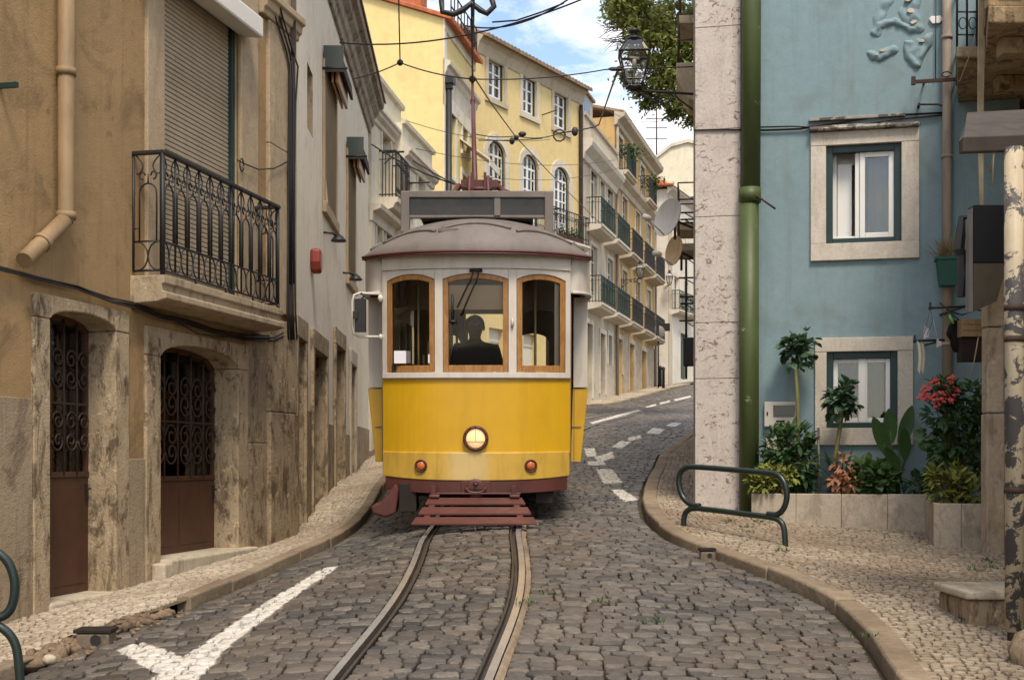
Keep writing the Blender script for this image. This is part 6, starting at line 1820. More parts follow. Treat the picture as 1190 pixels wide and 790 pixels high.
    for y in (2.6, 5.2):
        for sx in (-1, 1):
            mb = MB(); mb.lathe([(.12, -.06), (.34, -.055), (.335, .03), (.37, .035), (.37, .06), (.1, .06)], (sx * .45, y, .355), (-sx, 0, 0), 28); mb.build('wheel', M['tdark'], t)
    mb = MB()
    def tray(s0, s1, h0, h1, th=.018):    # a slat across the sloping tray between fractions s0..s1
        A = lambda s: Vector((0, -.08 - .50 * s, .285 - .215 * s)); wA = lambda s: .475 + .145 * s
        p0, p1 = A(s0), A(s1)
        mb.hexa([(-wA(s0), p0.y, p0.z - th), (wA(s0), p0.y, p0.z - th), (wA(s1), p1.y, p1.z - th), (-wA(s1), p1.y, p1.z - th), (-wA(s0), p0.y, p0.z), (wA(s0), p0.y, p0.z), (wA(s1), p1.y, p1.z), (-wA(s1), p1.y, p1.z)])
    tray(.0, .23, 0, 0); tray(.37, .62, 0, 0); tray(.76, 1.0, 0, 0)
    for x in (-.42, .40):
        mb.hexa([(x - .03, -.09, .262), (x + .03, -.09, .262), (x * 1.2 + .03, -.57, .05), (x * 1.2 - .03, -.57, .05), (x - .03, -.09, .266), (x + .03, -.09, .266), (x * 1.2 + .03, -.57, .053), (x * 1.2 - .03, -.57, .053)])
        mb.box(x - .03, x + .01, -.09, -.03, .25, .40); mb.tube([(x - .05, -.1, .30), (x + .05, -.1, .30)], .022, 6)
    mb.tube([(-.46, -.06, .325), (.46, -.06, .325)], .012, 6)
    mb.build('lifeguard', M['tred'], t, bevel=.003)
    mb = MB(); mb.prism([(-.84, .42), (-.92, .30), (-1.0, .22), (-1.10, .175), (-1.08, .10), (-.95, .06), (-.84, .10), (-.80, .34)], .15, .45); mb.build('step', M['tred'], t, bevel=.02)
    for q in ((-.80, -.62, .1, .5, .12, .42), (.62, .80, .2, .6, .2, .42)): mb = MB(); mb.box(*q); mb.build('sand_box', M['tdark'], t, bevel=.01)
    # wing mirror on its loop
    mb = MB(); y = .28
    mb.tube([(-.985, y + .02, 2.385), (-1.21, y - .05, 2.39), (-1.265, y - .06, 2.37), (-1.285, y - .06, 2.30), (-1.285, y - .06, 2.03), (-1.27, y - .06, 1.965), (-1.22, y - .05, 1.94), (-.985, y + .02, 1.94)], .014, 8)
    mb.ball((-1.0, y, 2.34), .03, .03, .04, 8, 6); mb.ball((-1.0, y, 1.94), .025, .025, .03, 8, 6)
    a = mb.build('mirror_arm', M['tcream'], t)
    mb = MB(); mb.box(-1.26, -1.145, y - .10, y - .03, 1.985, 2.33); mb.tube([(-1.19, y - .06, 2.33), (-1.16, y - .06, 2.36), (-1.2, y - .05, 2.39)], .014, 6); mb.box(-1.275, -1.225, y - .125, y - .10, 2.12, 2.2); mb.build('mirror_head', M['black'], a, bevel=.022, seg=3)
    return t
def emit(name, c, s):
    m, nt, b = mk(name, c, .2, 0, .5); b.inputs['Emission Color'].default_value = (*c, 1); b.inputs['Emission Strength'].default_value = s; return m
M['lamp_on'] = emit('headlight_glow', (.95, .58, .27), .36)
M['amber'] = paint('amber_lens', (.52, .13, .03), .15, .5, .2)
M['steelgrey'] = paint('grey_door_post', (.16, .145, .125), .5, .4, .1)
M['blind'] = paint('tan_blind', (.40, .27, .17), .7, .2, .06)
tram()

def driver():
    x, y = -.03, .78
    o = bpy.data.meshes.new('person')
    J = [(0, 0, 1.42), (0, .01, 1.62), (0, 0, 1.80), (0, -.01, 1.915), (0, -.015, 1.965), (0, -.03, 2.03), (0, -.025, 2.10), (0, -.02, 2.155),
         (-.19, 0, 1.84), (-.235, -.08, 1.60), (-.16, -.27, 1.50), (-.13, -.33, 1.50), (.21, 0, 1.83), (.28, -.06, 1.58), (.24, -.25, 1.50), (.23, -.31, 1.50),
         (-.10, .0, 1.36), (-.11, -.02, 1.02), (-.11, .03, .73), (-.11, -.08, .69), (.10, 0, 1.36), (.12, -.02, 1.02), (.12, .03, .73), (.12, -.08, .69)]
    Ed = [(0, 1), (1, 2), (2, 3), (3, 4), (4, 5), (5, 6), (6, 7), (2, 8), (8, 9), (9, 10), (10, 11), (2, 12), (12, 13), (13, 14), (14, 15), (0, 16), (16, 17), (17, 18), (18, 19), (0, 20), (20, 21), (21, 22), (22, 23)]
    Rr = [.16, .155, .15, .07, .062, .092, .102, .075, .075, .055, .04, .036, .075, .055, .04, .036, .10, .072, .05, .04, .10, .072, .05, .04]
    o.from_pydata(J, Ed, [])
    ob = bpy.data.objects.new('skeleton', o); COL.objects.link(ob)
    sk = ob.modifiers.new('s', 'SKIN'); sk.use_smooth_shade = True
    if not o.skin_vertices: 
        pass
    for i, r_ in enumerate(Rr): o.skin_vertices[0].data[i].radius = (r_ * (1.22 if i < 3 else 1), r_)
    o.skin_vertices[0].data[0].use_root = True
    sb = ob.modifiers.new('b', 'SUBSURF'); sb.levels = 2; sb.render_levels = 2
    dg = bpy.context.evaluated_depsgraph_get(); me = ob.evaluated_get(dg).to_mesh()
    mb = MB(); vs = [v.co.copy() for v in me.vertices]; b0 = 0
    for p in me.polygons:
        c = p.center; mi = 1 if (c.z > 1.945 or (c.y < -.275 and c.z < 1.6)) else 0
        if c.z < .75: mi = 2
        mb.f.append(tuple(p.vertices)); mb.m.append(mi); mb.sm.append(True)
    mb.v = [tuple(v) for v in vs]
    bpy.data.objects.remove(ob)
    # fingers curled forward, thumb at the side; nose, ears
    for hx, hy, hz, s in ((-.13, -.33, 1.50, 1), (.23, -.31, 1.50, -1)):
        for k in range(4):
            fxk = hx + (-.028 + .019 * k); L = (.06, .072, .068, .052)[k]
            mb.tube([(fxk, hy - .01, hz), (fxk, hy - .045, hz + .004), (fxk, hy - .045 - L * .45, hz - .02), (fxk, hy - .05 - L * .4, hz - .05)], [.0095, .0092, .0085, .006], 7, 1)
        mb.tube([(hx + s * .025, hy + .01, hz), (hx + s * .05, hy - .02, hz - .004), (hx + s * .045, hy - .05, hz - .02)], [.011, .010, .007], 7, 1)
    mb.ball((0, -.128, 2.05), .014, .02, .024, 8, 6, 1)
    for s in (-1, 1): mb.ball((s * .098, -.01, 2.06), .012, .024, .034, 8, 6, 1); mb.ball((s * .035, -.112, 2.075), .014, .01, .009, 8, 6, 2)
    mb.ball((0, -.118, 2.0), .026, .012, .008, 8, 6, 1)
    p = mb.build('person', [M['shirt'], M['skin'], M['hair']])
    hb = MB(); n, m_ = 16, 8; vs = []
    for i in range(m_ + 1):
        for k in range(n):
            th = PI * .62 * i / m_; a = 2 * PI * k / n; fr_ = max(0, -math.sin(a)) * (i / m_)
            r_ = 1.0 - .0 * fr_
            vs.append((.108 * math.sin(th) * math.cos(a) * r_, .0 + .118 * math.sin(th) * math.sin(a) * r_ + .03 * fr_, 2.085 + .115 * math.cos(th) + .07 * fr_ * (i / m_)))
    hb.add(vs, [(i * n + k, (i + 1) * n + k, (i + 1) * n + (k + 1) % n, i * n + (k + 1) % n) for i in range(m_) for k in range(n)], 0, True)
    h = hb.build('hair', M['hair'], p)
    p.matrix_world = Matrix.Translation((TX0, TY0, TZ0)) @ Matrix.Rotation(TILT, 4, 'X') @ Matrix.Translation((x, y, 0)) @ Matrix.Rotation(.12, 4, 'Z')
    tag(p, 'tram driver in dark jacket standing behind the centre windscreen', 'person')
driver()

# ------------------------------------------------------------------ street furniture
def lantern(label, wallpt, lamp, s=1.0, group='wall lanterns along the street'):
    """wrought-iron arm from the wall to a four-sided lantern; lamp = point under its foot"""
    wp, lp = Vector(wallpt), Vector(lamp)
    d = lp - wp; d.z = 0; L = d.length; rz = math.atan2(d.y, d.x)
    t = thing('wall_lantern', label, 'street lamp', wp, rz, group)
    mb = MB()
    mb.tube([(0, 0, 0), (L + .06 * s, 0, 0)], .018 * s, 6); mb.box(-.01, .015, -.05 * s, .05 * s, -.42 * s, .12 * s)
    mb.tube([(0, 0, -.36 * s), (L * .22, 0, -.24 * s), (L * .42, 0, -.09 * s), (L * .5, 0, 0)], .013 * s, 5)
    for cx, cz, r_, fl, v in ((L * .70, -.085 * s, .085 * s, 1, -1), (L * .86, -.055 * s, .05 * s, -1, -1), (L * .14, -.12 * s, .09 * s, 1, 1), (L * .08, -.3 * s, .06 * s, -1, 1), (L * .52, -.07 * s, .06 * s, -1, -1)):
        scroll(mb, (cx, cz), r_, 1.6, 0, .010 * s, fl, v, 5)
    mb.tube([(L * .45, 0, -.06 * s), (L * .6, 0, -.17 * s), (L * .8, 0, -.10 * s), (L * .95, 0, -.02 * s)], .009 * s, 5)
    mb.build('bracket', M['black'], t)
    mb = MB(); z0, z1, z2, z3 = .13 * s, .50 * s, .52 * s, .69 * s
    b0, b1, b2 = .125 * s, .205 * s, .10 * s
    R4 = Matrix.Translation((L, 0, 0)) @ Matrix.Rotation(-rz - .06, 4, 'Z')
    c4 = lambda r_, z: [R4 @ Vector((sx * r_, sy * r_, z)) for sx, sy in ((-1, -1), (1, -1), (1, 1), (-1, 1))]
    A, B, C = c4(b0, z0), c4(b1, z1), c4(b2, z3); A2 = c4(b0 * .8, .04 * s)
    for i in range(4):
        j = (i + 1) % 4
        mb.tube([A[i], B[i]], .012 * s, 4, 0, True, False); mb.tube([B[i], C[i]], .012 * s, 4, 0, True, False); mb.tube([A[i], A[j]], .010 * s, 4, 0, True, False); mb.tube([B[i], B[j]], .018 * s, 4, 0, True, False); mb.tube([C[i], C[j]], .014 * s, 4, 0, True, False)
        mb.tube([A[i], A2[i]], .014 * s, 4); m1 = A[i].lerp(B[i], .70); m2 = A[j].lerp(B[j], .70); mb.tube([m1, m2], .007 * s, 4)
    mb.lathe([(.05 * s, 0), (.11 * s, .02 * s), (.11 * s, .05 * s)], (L, 0, 0), n=10)
    mb.lathe([(.10 * s, z3), (.13 * s, z3 + .01 * s), (.12 * s, z3 + .03 * s), (.05 * s, z3 + .06 * s), (.05 * s, z3 + .10 * s), (.085 * s, z3 + .115 * s), (.08 * s, z3 + .15 * s), (.03 * s, z3 + .17 * s)], (L, 0, 0), n=14)
    mb.build('lamp_frame', M['black'], t)
    mb = MB()
    for i in range(4):
        j = (i + 1) % 4; mb.add([A[i], A[j], B[j], B[i]], [(0, 1, 2, 3)]); mb.add([B[i], B[j], C[j], C[i]], [(0, 1, 2, 3)]); mb.add([A2[i], A2[j], A[j], A[i]], [(0, 1, 2, 3)])
    mb.build('lamp_glass', M['lglass'], t)
    mb = MB(); mb.lathe([(.018 * s, .10 * s), (.018 * s, .33 * s), (.03 * s, .34 * s), (.03 * s, .42 * s), (.01 * s, .46 * s)], (L, 0, 0), n=8); mb.box(L - .07 * s, L + .07 * s, -.02 * s, .02 * s, .43 * s, .46 * s); mb.build('lamp_holder', M['dish'], t)
    return t
Ya = 18.0
lantern('big black four sided lantern on a scrolled arm beside the pitted stone corner', (2.82, Ya + .25, P(0, 105, Ya).z), P(737, 105, Ya), 1.0)
u_ = FBR.u(722); q_ = FBR.pt(u_, 0, 0)
lantern('small black lantern on a scrolled bracket before the dark ochre balconies', (q_.x, q_.y, P(0, 326, q_.y).z), P(744, 324, q_.y - .6), .86)
lantern('small pale lantern on a thin bracket at the far white house', (P(765, 0, 67.6).x, 67.9, P(0, 333, 67).z), P(778, 332, 66.4), .88)

def bike_rack(label, f, top, low, foot, group='green tubular bicycle racks'):
    t = thing('bicycle_rack', label, 'bicycle rack', (f.ox, f.oy, 0), f.rz, group)
    def path(pts):
        q = [Vector((f.uv(px, py)[0], 0, f.uv(px, py)[1])) for px, py in pts]
        out = []
        for i in range(len(q) - 1):
            a, b, c, d = q[max(i - 1, 0)], q[i], q[i + 1], q[min(i + 2, len(q) - 1)]
            for k in range(6):
                s = k / 6
                out.append(b * (2*s**3 - 3*s*s + 1) + (c - a) * .5 * (s**3 - 2*s*s + s) + c * (-2*s**3 + 3*s*s) + (d - b) * .5 * (s**3 - s*s))
        return out + [q[-1]]
    mb = MB(); mb.tube(path(top), .028, 12); mb.build('loop', M['rack'], t)
    mb = MB(); mb.tube(path(low), .028, 12); mb.build('leg_bar', M['rack'], t)
    return t
a = G(795, 611, PAVE); b = G(913, 634, PAVE)
bike_rack('dark green tubular rack on the pavement in front of the green pipe', Fr(a[0], a[1], b[0] - a[0], b[1] - a[1]),
          [(813, 587.5), (803, 586), (794, 578), (789.5, 565), (790, 551), (797, 543.5), (810, 542.5), (850, 545.5), (890, 549), (904, 552), (912, 562), (914.5, 576), (911, 590), (903, 597.5), (892, 597)],
          [(794.5, 614), (795, 602), (798, 594), (807, 590.5), (830, 592.5), (870, 597.5), (896, 601), (906, 605), (911, 614), (912.8, 636)], None)
a = G(24, 792, PAVE)
bike_rack('dark green tubular rack cut off by the lower left edge of the picture', Fr(a[0], a[1], 1, .12),
          [(-40, 640), (-20, 636), (-3, 642), (10, 654), (17, 676), (15, 700), (6, 714), (-12, 719)], [(-60, 716), (-20, 721), (-2, 727), (12, 738), (20, 757), (24, 800)], None)

M['draincase'] = stone('drain_concrete', (.20, .155, .11), (.14, .105, .075), (.05, .035, .025), .6)
def drain(label, px, py, w, d, h, Y=None):
    g = G(px, py, .03)
    t = thing('drain_outlet', label, 'drain', (g[0], g[1], h1(*g)), .0, 'rain outlets set in the kerbs')
    mb = MB(); mb.box(-w, w, -d, d, -.02, h); mb.build('casing', M['draincase'], t, bevel=.012)
    mb = MB(); mb.box(-w * 1.15, w * 1.1, -d * 1.05, d * 1.1, h + .002, h + .03); mb.build('lid', M['tdark'], t, bevel=.006)
    mb = MB(); mb.lathe([(w * .32, 0), (w * .32, .004)], (w * .2, -d - .001, h * .5), (0, -1, 0), 14, 0, False); mb.build('pipe_mouth', M['black'], t)
drain('dark lidded drain outlet in the broken left kerb', 112, 744, .115, .09, .085)
drain('small rusty drain outlet in the right kerb before the rack', 822, 645, .065, .05, .065)
def loose_stone():
    g = G(57, 768, 0.02); mb = MB(); mb.ball((0, 0, 0), .048, .04, .034, 9, 6, 0, .16); o = mb.build('loose_stone', M['pale_stone']); o.location = (g[0], g[1], h1(*g) + .03)
    tag(o, 'broken whitish stone lying in the left gutter near the drain', 'stone')
loose_stone()
# far bollards and a signpost
for i, (px, py, hp) in enumerate(((767.5, 449, 20), (771, 451, 27))):
    g = G(px, py, PAVE); t = MB(); s = g[1] / F
    t.lathe([(.07, 0), (.065, .85), (.085, .87), (.085, .95), (.03, 1.02)], (0, 0, 0), n=10)
    o = t.build('bollard', M['black']); o.location = (g[0], g[1], h1(*g) + PAVE); tag(o, ['shorter black bollard on the far pavement, the left of two', 'taller black bollard on the far pavement, the right of two'][i], 'bollard', 'black bollards at the far bend')
def sign_post():
    Y = 61.5; x = P(765, 0, Y).x
    t = thing('sign_post', 'dark post with a round traffic sign seen from behind, far up the street', 'sign', (x, Y, h1(x, Y) + PAVE))
    z1 = P(0, 386, Y).z - h1(x, Y) - PAVE
    mb = MB(); mb.tube([(0, 0, 0), (0, 0, z1 + .3)], .04, 8); mb.build('pole', M['black'], t)
    mb = MB(); mb.lathe([(.30, 0), (.31, .02), (.30, .03)], (0, -.06, z1), (0, -1, 0), 22); mb.build('sign_disc', M['steelgrey'], t)
    mb = MB(); mb.box(.05, .55, -.05, -.02, z1 + .05, z1 + .42); mb.build('sign_plate', M['tdark'], t)
sign_post()
def dish(label, c, rad_, ax, m, wallx, group='satellite dishes on the right row'):
    c = Vector(c); ax = Vector(ax).normalized()
    t = thing('satellite_dish', label, 'satellite dish', c, 0, group)
    mb = MB(); mb.lathe([(rad_ * k / 7, .22 * rad_ * (k / 7) ** 2) for k in range(8)] + [(rad_ * 1.02, .23 * rad_), (rad_ * k2, .22 * rad_ * k2 * k2 - .012) if False else (rad_ * .98, .2 * rad_ - .015), (.02, -.018)], (0, 0, 0), ax, 28)
    mb.build('reflector', m, t)
    side = ax.cross(Vector((0, 0, 1))).normalized(); dn = ax.cross(side).normalized()
    if dn.z > 0: dn = -dn
    mb = MB(); e = dn * rad_ * .95 + ax * .18 * rad_; f = ax * rad_ * 1.5 + dn * rad_ * .45
    mb.tube([e, f], .014, 6); mb.lathe([(.04, -.06), (.05, .05), (.03, .09)], f, -ax, 10); mb.build('feed_arm', M['oldwin'], t)
    mb = MB(); mb.tube([(0, 0, 0), -ax * .10, Vector((wallx - c.x, .3, -.15))], .022, 6); mb.tube([-ax * .10, -ax * .1 + Vector((0, 0, -.3))], .022, 6); mb.build('mount', M['black'], t)
dish('grey satellite dish on the right row, the upper of two', P(779, 254, 20.5), .31, (-.80, -.52, .22), M['dish'], 3.05)
dish('rust tinged satellite dish under the grey one', P(786, 292, 21.5), .25, (-.86, -.40, .12), M['dish2'], 3.2)

# ------------------------------------------------------------------ planters and plants by the blue house
def planter(label, f, x0, x1, y0, y1, yf, yb, n):
    a0, a1 = f.u(x0, yf), f.u(x1, yf); zt = f.w((x0 + x1) / 2, y0, yf); zb = f.w((x0 + x1) / 2, y1, yf) - .12
    o = f.pt((a0 + a1) / 2, (yf + yb) / 2, zb)
    t = thing('planter', label, 'planter', o, f.rz); hw = (a1 - a0) / 2; hd = (yb - yf) / 2; h = zt - zb
    mb = MB(); w = 2 * hw / n
    for k in range(n): mb.box(-hw + k * w + .001, -hw + (k + 1) * w - .001, -hd, -hd + .07, 0, h - RND.uniform(0, .004))
    mb.box(-hw, -hw + .07, -hd + .072, hd, 0, h); mb.box(hw - .07, hw, -hd + .072, hd, 0, h); mb.build('wall_slab', M['planter'], t, bevel=.008)
    mb = MB(); mb.box(-hw + .07, hw - .07, -hd + .07, hd, h - .2, h - .04); mb.build('soil', M['grout'], t)
    return zt
ZP1 = planter('long low stone planter along the foot of the blue wall', F3, 873, 1086, 573.5, 612, -.62, -.01, 4)
ZP2 = planter('tall square stone planter beside the porch post, holding the red flowered bush', F3, 1085, 1150, 584.5, 643, -1.62, -.66, 2)
def plant_root(name, label, px, y, z, cat='plant', group=None):
    return thing(name, label, cat, F3.pt(F3.u(px, y), y, z), F3.rz, group)
def loc(px, py, y, base):      # a measured point in the plant's own coordinates
    u, w = F3.uv(px, py, y); return Vector((u - base[0], 0, w - base[1]))
def kale(label, px0, y, crown, cr, stem, n, blue=False):
    t = plant_root('tree_kale', label, px0, y, ZP1 - .05, group='tall stalked kale plants'); b = (F3.u(px0, y), ZP1 - .05)
    mb = MB(); pts = [Vector((0, 0, 0))] + [loc(a_, c_, y, b) for a_, c_ in stem]
    mb.tube(pts, [.026] + [.024] * (len(pts) - 2) + [.018], 8); mb.build('stem', M['kalestem'], t)
    mb = MB(); c = loc(*crown, y, b)
    subs = [Vector((RND.uniform(-.45, .45) * cr[0], RND.uniform(-.3, .3) * cr[0], RND.uniform(-.5, .6) * cr[1])) for _ in range(6)]; c0 = c.copy()
    for k in range(n):
        c = c0 + RND.choice(subs); z = RND.uniform(-.7, 1); a_ = RND.uniform(0, 2 * PI); q = math.sqrt(max(0, 1 - z * z))
        d = Vector((q * math.cos(a_), q * math.sin(a_), z))
        p0 = c0.lerp(c, .5)
        mid = c + Vector((d.x * cr[0] * .42, d.y * cr[0] * .42, d.z * cr[1] * .42))
        L = RND.uniform(.075, .125)
        mb.tube([p0, mid], .004, 4)
        for j in range(3):   # lobed, wavy leaf
            dd = (d + Vector((RND.uniform(-.6, .6), RND.uniform(-.6, .6), RND.uniform(-.5, .25)))).normalized()
            mb.leaf(mid, dd, (RND.uniform(-.4, .4), RND.uniform(-.4, .4), 1), L * RND.uniform(.7, 1.05), L * .8, RND.uniform(.2, .55), 0, RND.uniform(-.3, .4))
    mb.build('foliage', M['leaf_blue'], t)
    if blue:
        mb = MB(); a_, c_ = pts[1], pts[2]; mb.tube([pts[0] + Vector((-.03, -.03, .0)), pts[1] + Vector((-.0, -.03, 0))], .010, 6); mb.build('blue_stake', M['bluestake'], t)
    return t
M['kalestem'] = paint('pale_green_stem', (.16, .15, .06), .6, .3, .3)
M['bluestake'] = paint('blue_stake', (.06, .22, .34), .5, .3, .15)
kale('taller kale with pale green stalk beside the grey meter box', 926, -.34, (925, 415), (.26, .30), [(927, 530), (928, 490), (926, 450), (925, 428)], 74)
kale('shorter kale with leaning stalk in front of the lower window', 963, -.42, (976, 468), (.25, .22), [(969, 540), (974, 510), (978, 485), (977, 475)], 56, True)
def shrub(name, label, px, y, z0, clusters, mat, Ls, n, stems=5, group=None, up=.2, cat='shrub', droop=.25, wd=.5):
    t = plant_root(name, label, px, y, z0, cat, group); b = (F3.u(px, y), z0)
    mb = MB(); sm = MB()
    for (cx, cy, rx, rz, dep) in clusters:
        c = loc(cx, cy, y, b); rxm = rx / F * 14.2; rzm = rz / F * 14.2
        for k in range(stems): 
            e = c + Vector((RND.uniform(-.7, .7) * rxm, RND.uniform(-.7, .7) * dep, RND.uniform(-.3, .8) * rzm))
            sm.tube([(RND.uniform(-.05, .05) + c.x * .3, RND.uniform(-.05, .05), 0), (c.x * .6 + RND.uniform(-.06, .06), RND.uniform(-.08, .08), max(.03, c.z * .5)), e], [.011, .008, .004], 5)
        for k in range(int(n)):
            d = Vector((RND.gauss(0, 1), RND.gauss(0, 1), RND.gauss(0, 1))).normalized(); q = RND.uniform(.35, 1) ** .6
            p = c + Vector((d.x * rxm * q, d.y * dep * q, d.z * rzm * q))
            dd = (d * .8 + Vector((RND.uniform(-.7, .7), RND.uniform(-.7, .7), RND.uniform(-.5, .5) + up))).normalized()
            mb.leaf(p, dd, (RND.uniform(-.5, .5), RND.uniform(-.8, .2), 1), RND.uniform(*Ls), RND.uniform(*Ls) * wd, RND.uniform(.05, .5) * droop * 4, 0, RND.uniform(.05, .3))
    sm.build('stem', M['bark'], t); mb.build('foliage', mat, t)
    return t, b
shrub('shrub', 'dark leafy shrub beneath the meter box, left end of the long planter', 912, -.36, ZP1 - .05, [(905, 520, 20, 22, .17), (925, 512, 20, 22, .16), (918, 545, 28, 24, .2), (936, 540, 14, 34, .14), (898, 545, 14, 18, .15)], M['leaf_dark'], (.06, .12), 190, 4)
shrub('ground_plant', 'low yellow green plant spilling over the left end of the long planter', 893, -.55, ZP1 - .04, [(884, 562, 14, 13, .13), (903, 560, 15, 12, .13), (895, 549, 16, 9, .12), (915, 553, 10, 10, .1)], M['gold_leaf'], (.045, .085), 120, 3, cat='plant', wd=.62)
shrub('copper_plant', 'copper red leafed plant between the kale stalk and the broad green plant', 980, -.48, ZP1 - .05, [(980, 545, 13, 17, .11), (976, 560, 14, 10, .12), (988, 558, 9, 10, .1)], M['leaf_red'], (.06, .10), 90, 3, cat='plant', wd=.55, up=-.3, droop=.4)
shrub('broad_leaf_plant', 'broad bright green leafy plant under the lower window', 1015, -.46, ZP1 - .05, [(1010, 552, 22, 19, .17), (1026, 556, 16, 15, .15), (1002, 562, 14, 10, .12)], M['leaf'], (.08, .125), 120, 3, cat='plant', wd=.82)
shrub('low_plant', 'small green plant at the right end of the long planter', 1070, -.36, ZP1 - .05, [(1068, 562, 17, 11, .13), (1080, 557, 9, 12, .1)], M['leaf_dark'], (.07, .12), 60, 3, cat='plant', wd=.5)
def spiky():
    t = plant_root('spiky_plant', 'dark spiky rosette behind the copper red plant', 978, -.26, ZP1 - .05, 'plant'); mb = MB()
    for k in range(34):
        a_ = RND.uniform(0, 2 * PI); d = Vector((math.cos(a_), math.sin(a_) * .6, RND.uniform(.4, 1.8))); mb.leaf((0, 0, .08), d, (0, 0, 1) if abs(d.z) < 1.5 else (0, -1, .3), RND.uniform(.3, .52), .035, .22)
    mb.build('foliage', M['leaf_dark'], t)
    t = MB(); a_, b_ = F3.uv(952, 572, -.4), F3.uv(951, 497, -.4); t.tube([F3.pt(a_[0], -.4, a_[1]), F3.pt(b_[0], -.4, b_[1])], .014, 7)
    tag(t.build('garden_stake', M['steelgrey'], None), 'slim grey stake standing between the two kale stalks', 'stake')
spiky()
def paradise():
    px, y = 1040, -.40
    t = plant_root('bird_of_paradise', 'plant with tall paddle shaped leaves before the right of the lower window', px, y, ZP1 - .05, 'plant'); b = (F3.u(px, y), ZP1 - .05)
    mb = MB(); sm = MB()
    for (bx, by), (tx, ty), w, dy in (((1033, 532), (1013, 484), .15, -.1), ((1036, 515), (1033, 474), .15, .04), ((1047, 520), (1061, 470), .15, .1), ((1051, 534), (1049, 497), .13, -.12), ((1044, 545), (1026, 520), .12, -.16)):
        p0 = loc(bx, by, y, b) + Vector((0, dy, 0)); p1 = loc(tx, ty, y, b) + Vector((0, dy * 1.6, 0)); d = p1 - p0
        L = d.length; dn = d.normalized(); sd = Vector((dn.z, 0, -dn.x)).normalized(); nn = Vector((0, -1, .15)); vs = []; K = 9
        for i in range(K + 1):
            s = i / K; c = p0 + d * s + Vector((0, -.06 * s * s, 0)); h = w * .5 * math.sin(PI * min(1, .05 + .95 * s)) ** .65
            vs += [c - sd * h + nn * h * .35, c, c + sd * h + nn * h * .35]
        mb.add(vs, [f for i in range(K) for f in ((3 * i, 3 * i + 1, 3 * i + 4, 3 * i + 3), (3 * i + 1, 3 * i + 2, 3 * i + 5, 3 * i + 4))], 0, True)
        sm.tube([(RND.uniform(-.05, .05), dy * .3, 0), p0.lerp(Vector((0, 0, 0)), .45) + Vector((.0, 0, .03)), p0, p0 + d * .6 + Vector((0, -.004, 0))], [.016, .012, .010, .004], 6)
    for k in range(5): sm.tube([(RND.uniform(-.1, .12), RND.uniform(-.05, .05), 0), (RND.uniform(-.14, .2), RND.uniform(-.1, .1), RND.uniform(.25, .4))], [.010, .004], 5)
    sm.build('stem', M['leaf'], t); mb.build('leaf', M['leaf_dark2'], t)
M['leaf_dark2'] = leafmat('paddle_leaves', (.04, .095, .026), (.055, .12, .033), (.075, .14, .045), 3, .4)
paradise()
def begonia():
    y = -1.10
    t, b = shrub('flowering_bush', 'tall bush with drooping red flower clusters in the square planter', 1116, y, ZP2 - .05, [(1118, 500, 32, 32, .22), (1128, 468, 22, 26, .2), (1100, 482, 22, 18, .18), (1128, 530, 24, 28, .2), (1098, 520, 14, 20, .16), (1096, 452, 16, 9, .14), (1140, 500, 10, 40, .16)], M['leaf_dark'], (.07, .13), 150, 5)
    sm = MB(); lf_ = MB()
    for e in ((1074, 512), (1078, 520), (1068, 502)):
        p = loc(*e, y, b); sm.tube([(0, 0, .3), p.lerp(Vector((0, 0, .45)), .4), p], [.008, .006, .004], 5)
        for k in range(9): lf_.leaf(p + Vector((RND.uniform(-.06, .12), RND.uniform(-.06, .06), RND.uniform(-.06, .06))), (RND.uniform(-1, 1), -.4, RND.uniform(-.6, .6)), (0, -1, .6), .09, .05)
    sm.build('branch', M['bark'], t); lf_.build('side_foliage', M['leaf'], t)
    fl = MB()
    for cx, cy, n, s in ((1084, 461, 18, .05), (1096, 457, 9, .045), (1076, 450, 11, .04), (1088, 442, 8, .045), (1102, 440, 6, .04), (1071, 459, 10, .03), (1110, 452, 8, .04), (1105, 462, 8, .03)):
        c = loc(cx, cy, y, b) + Vector((0, -.18, 0))
        for k in range(n):
            p = c + Vector((RND.gauss(0, s * .8), RND.gauss(0, s * .6), RND.gauss(-.02, s * .7)))
            for q in range(3): fl.leaf(p, (RND.uniform(-1, 1), RND.uniform(-1, .2), RND.uniform(-1.2, .3)), (0, -1, .5), .030, .022, .3)
    fl.build('blossom', M['flower'], t)
    shrub('ground_plant', 'yellow green leaves spilling over the square planter below the red flowers', 1112, -1.42, ZP2 - .05, [(1096, 566, 16, 16, .13), (1112, 560, 14, 20, .13), (1135, 570, 14, 12, .12), (1088, 555, 8, 12, .1)], M['gold_leaf'], (.06, .11), 75, 3, cat='plant', wd=.55)
begonia()
def weeds():
    mb = MB()
    spots = [(880, 606), (868, 612), (846, 606), (1020, 613), (1145, 652), (1150, 660), (1133, 662), (1140, 716), (1128, 720), (1150, 722), (868, 618), (905, 640), (1010, 740), (700, 700), (760, 722), (640, 690), (610, 700)]
    for px, py in spots:
        g = G(px, py, PAVE if px > 740 else 0)
        z = h1(*g) + (PAVE if px > 740 else .0) - .005
        for k in range(22):
            q = (g[0] + RND.gauss(0, .045), g[1] + RND.gauss(0, .06), z); mb.leaf(q, (RND.uniform(-1, 1), RND.uniform(-1, 1), RND.uniform(.4, 1.4)), (0, 0, 1), RND.uniform(.025, .06), .012)
    tag(mb.build('weeds', M['leaf']), kind='stuff')
weeds()

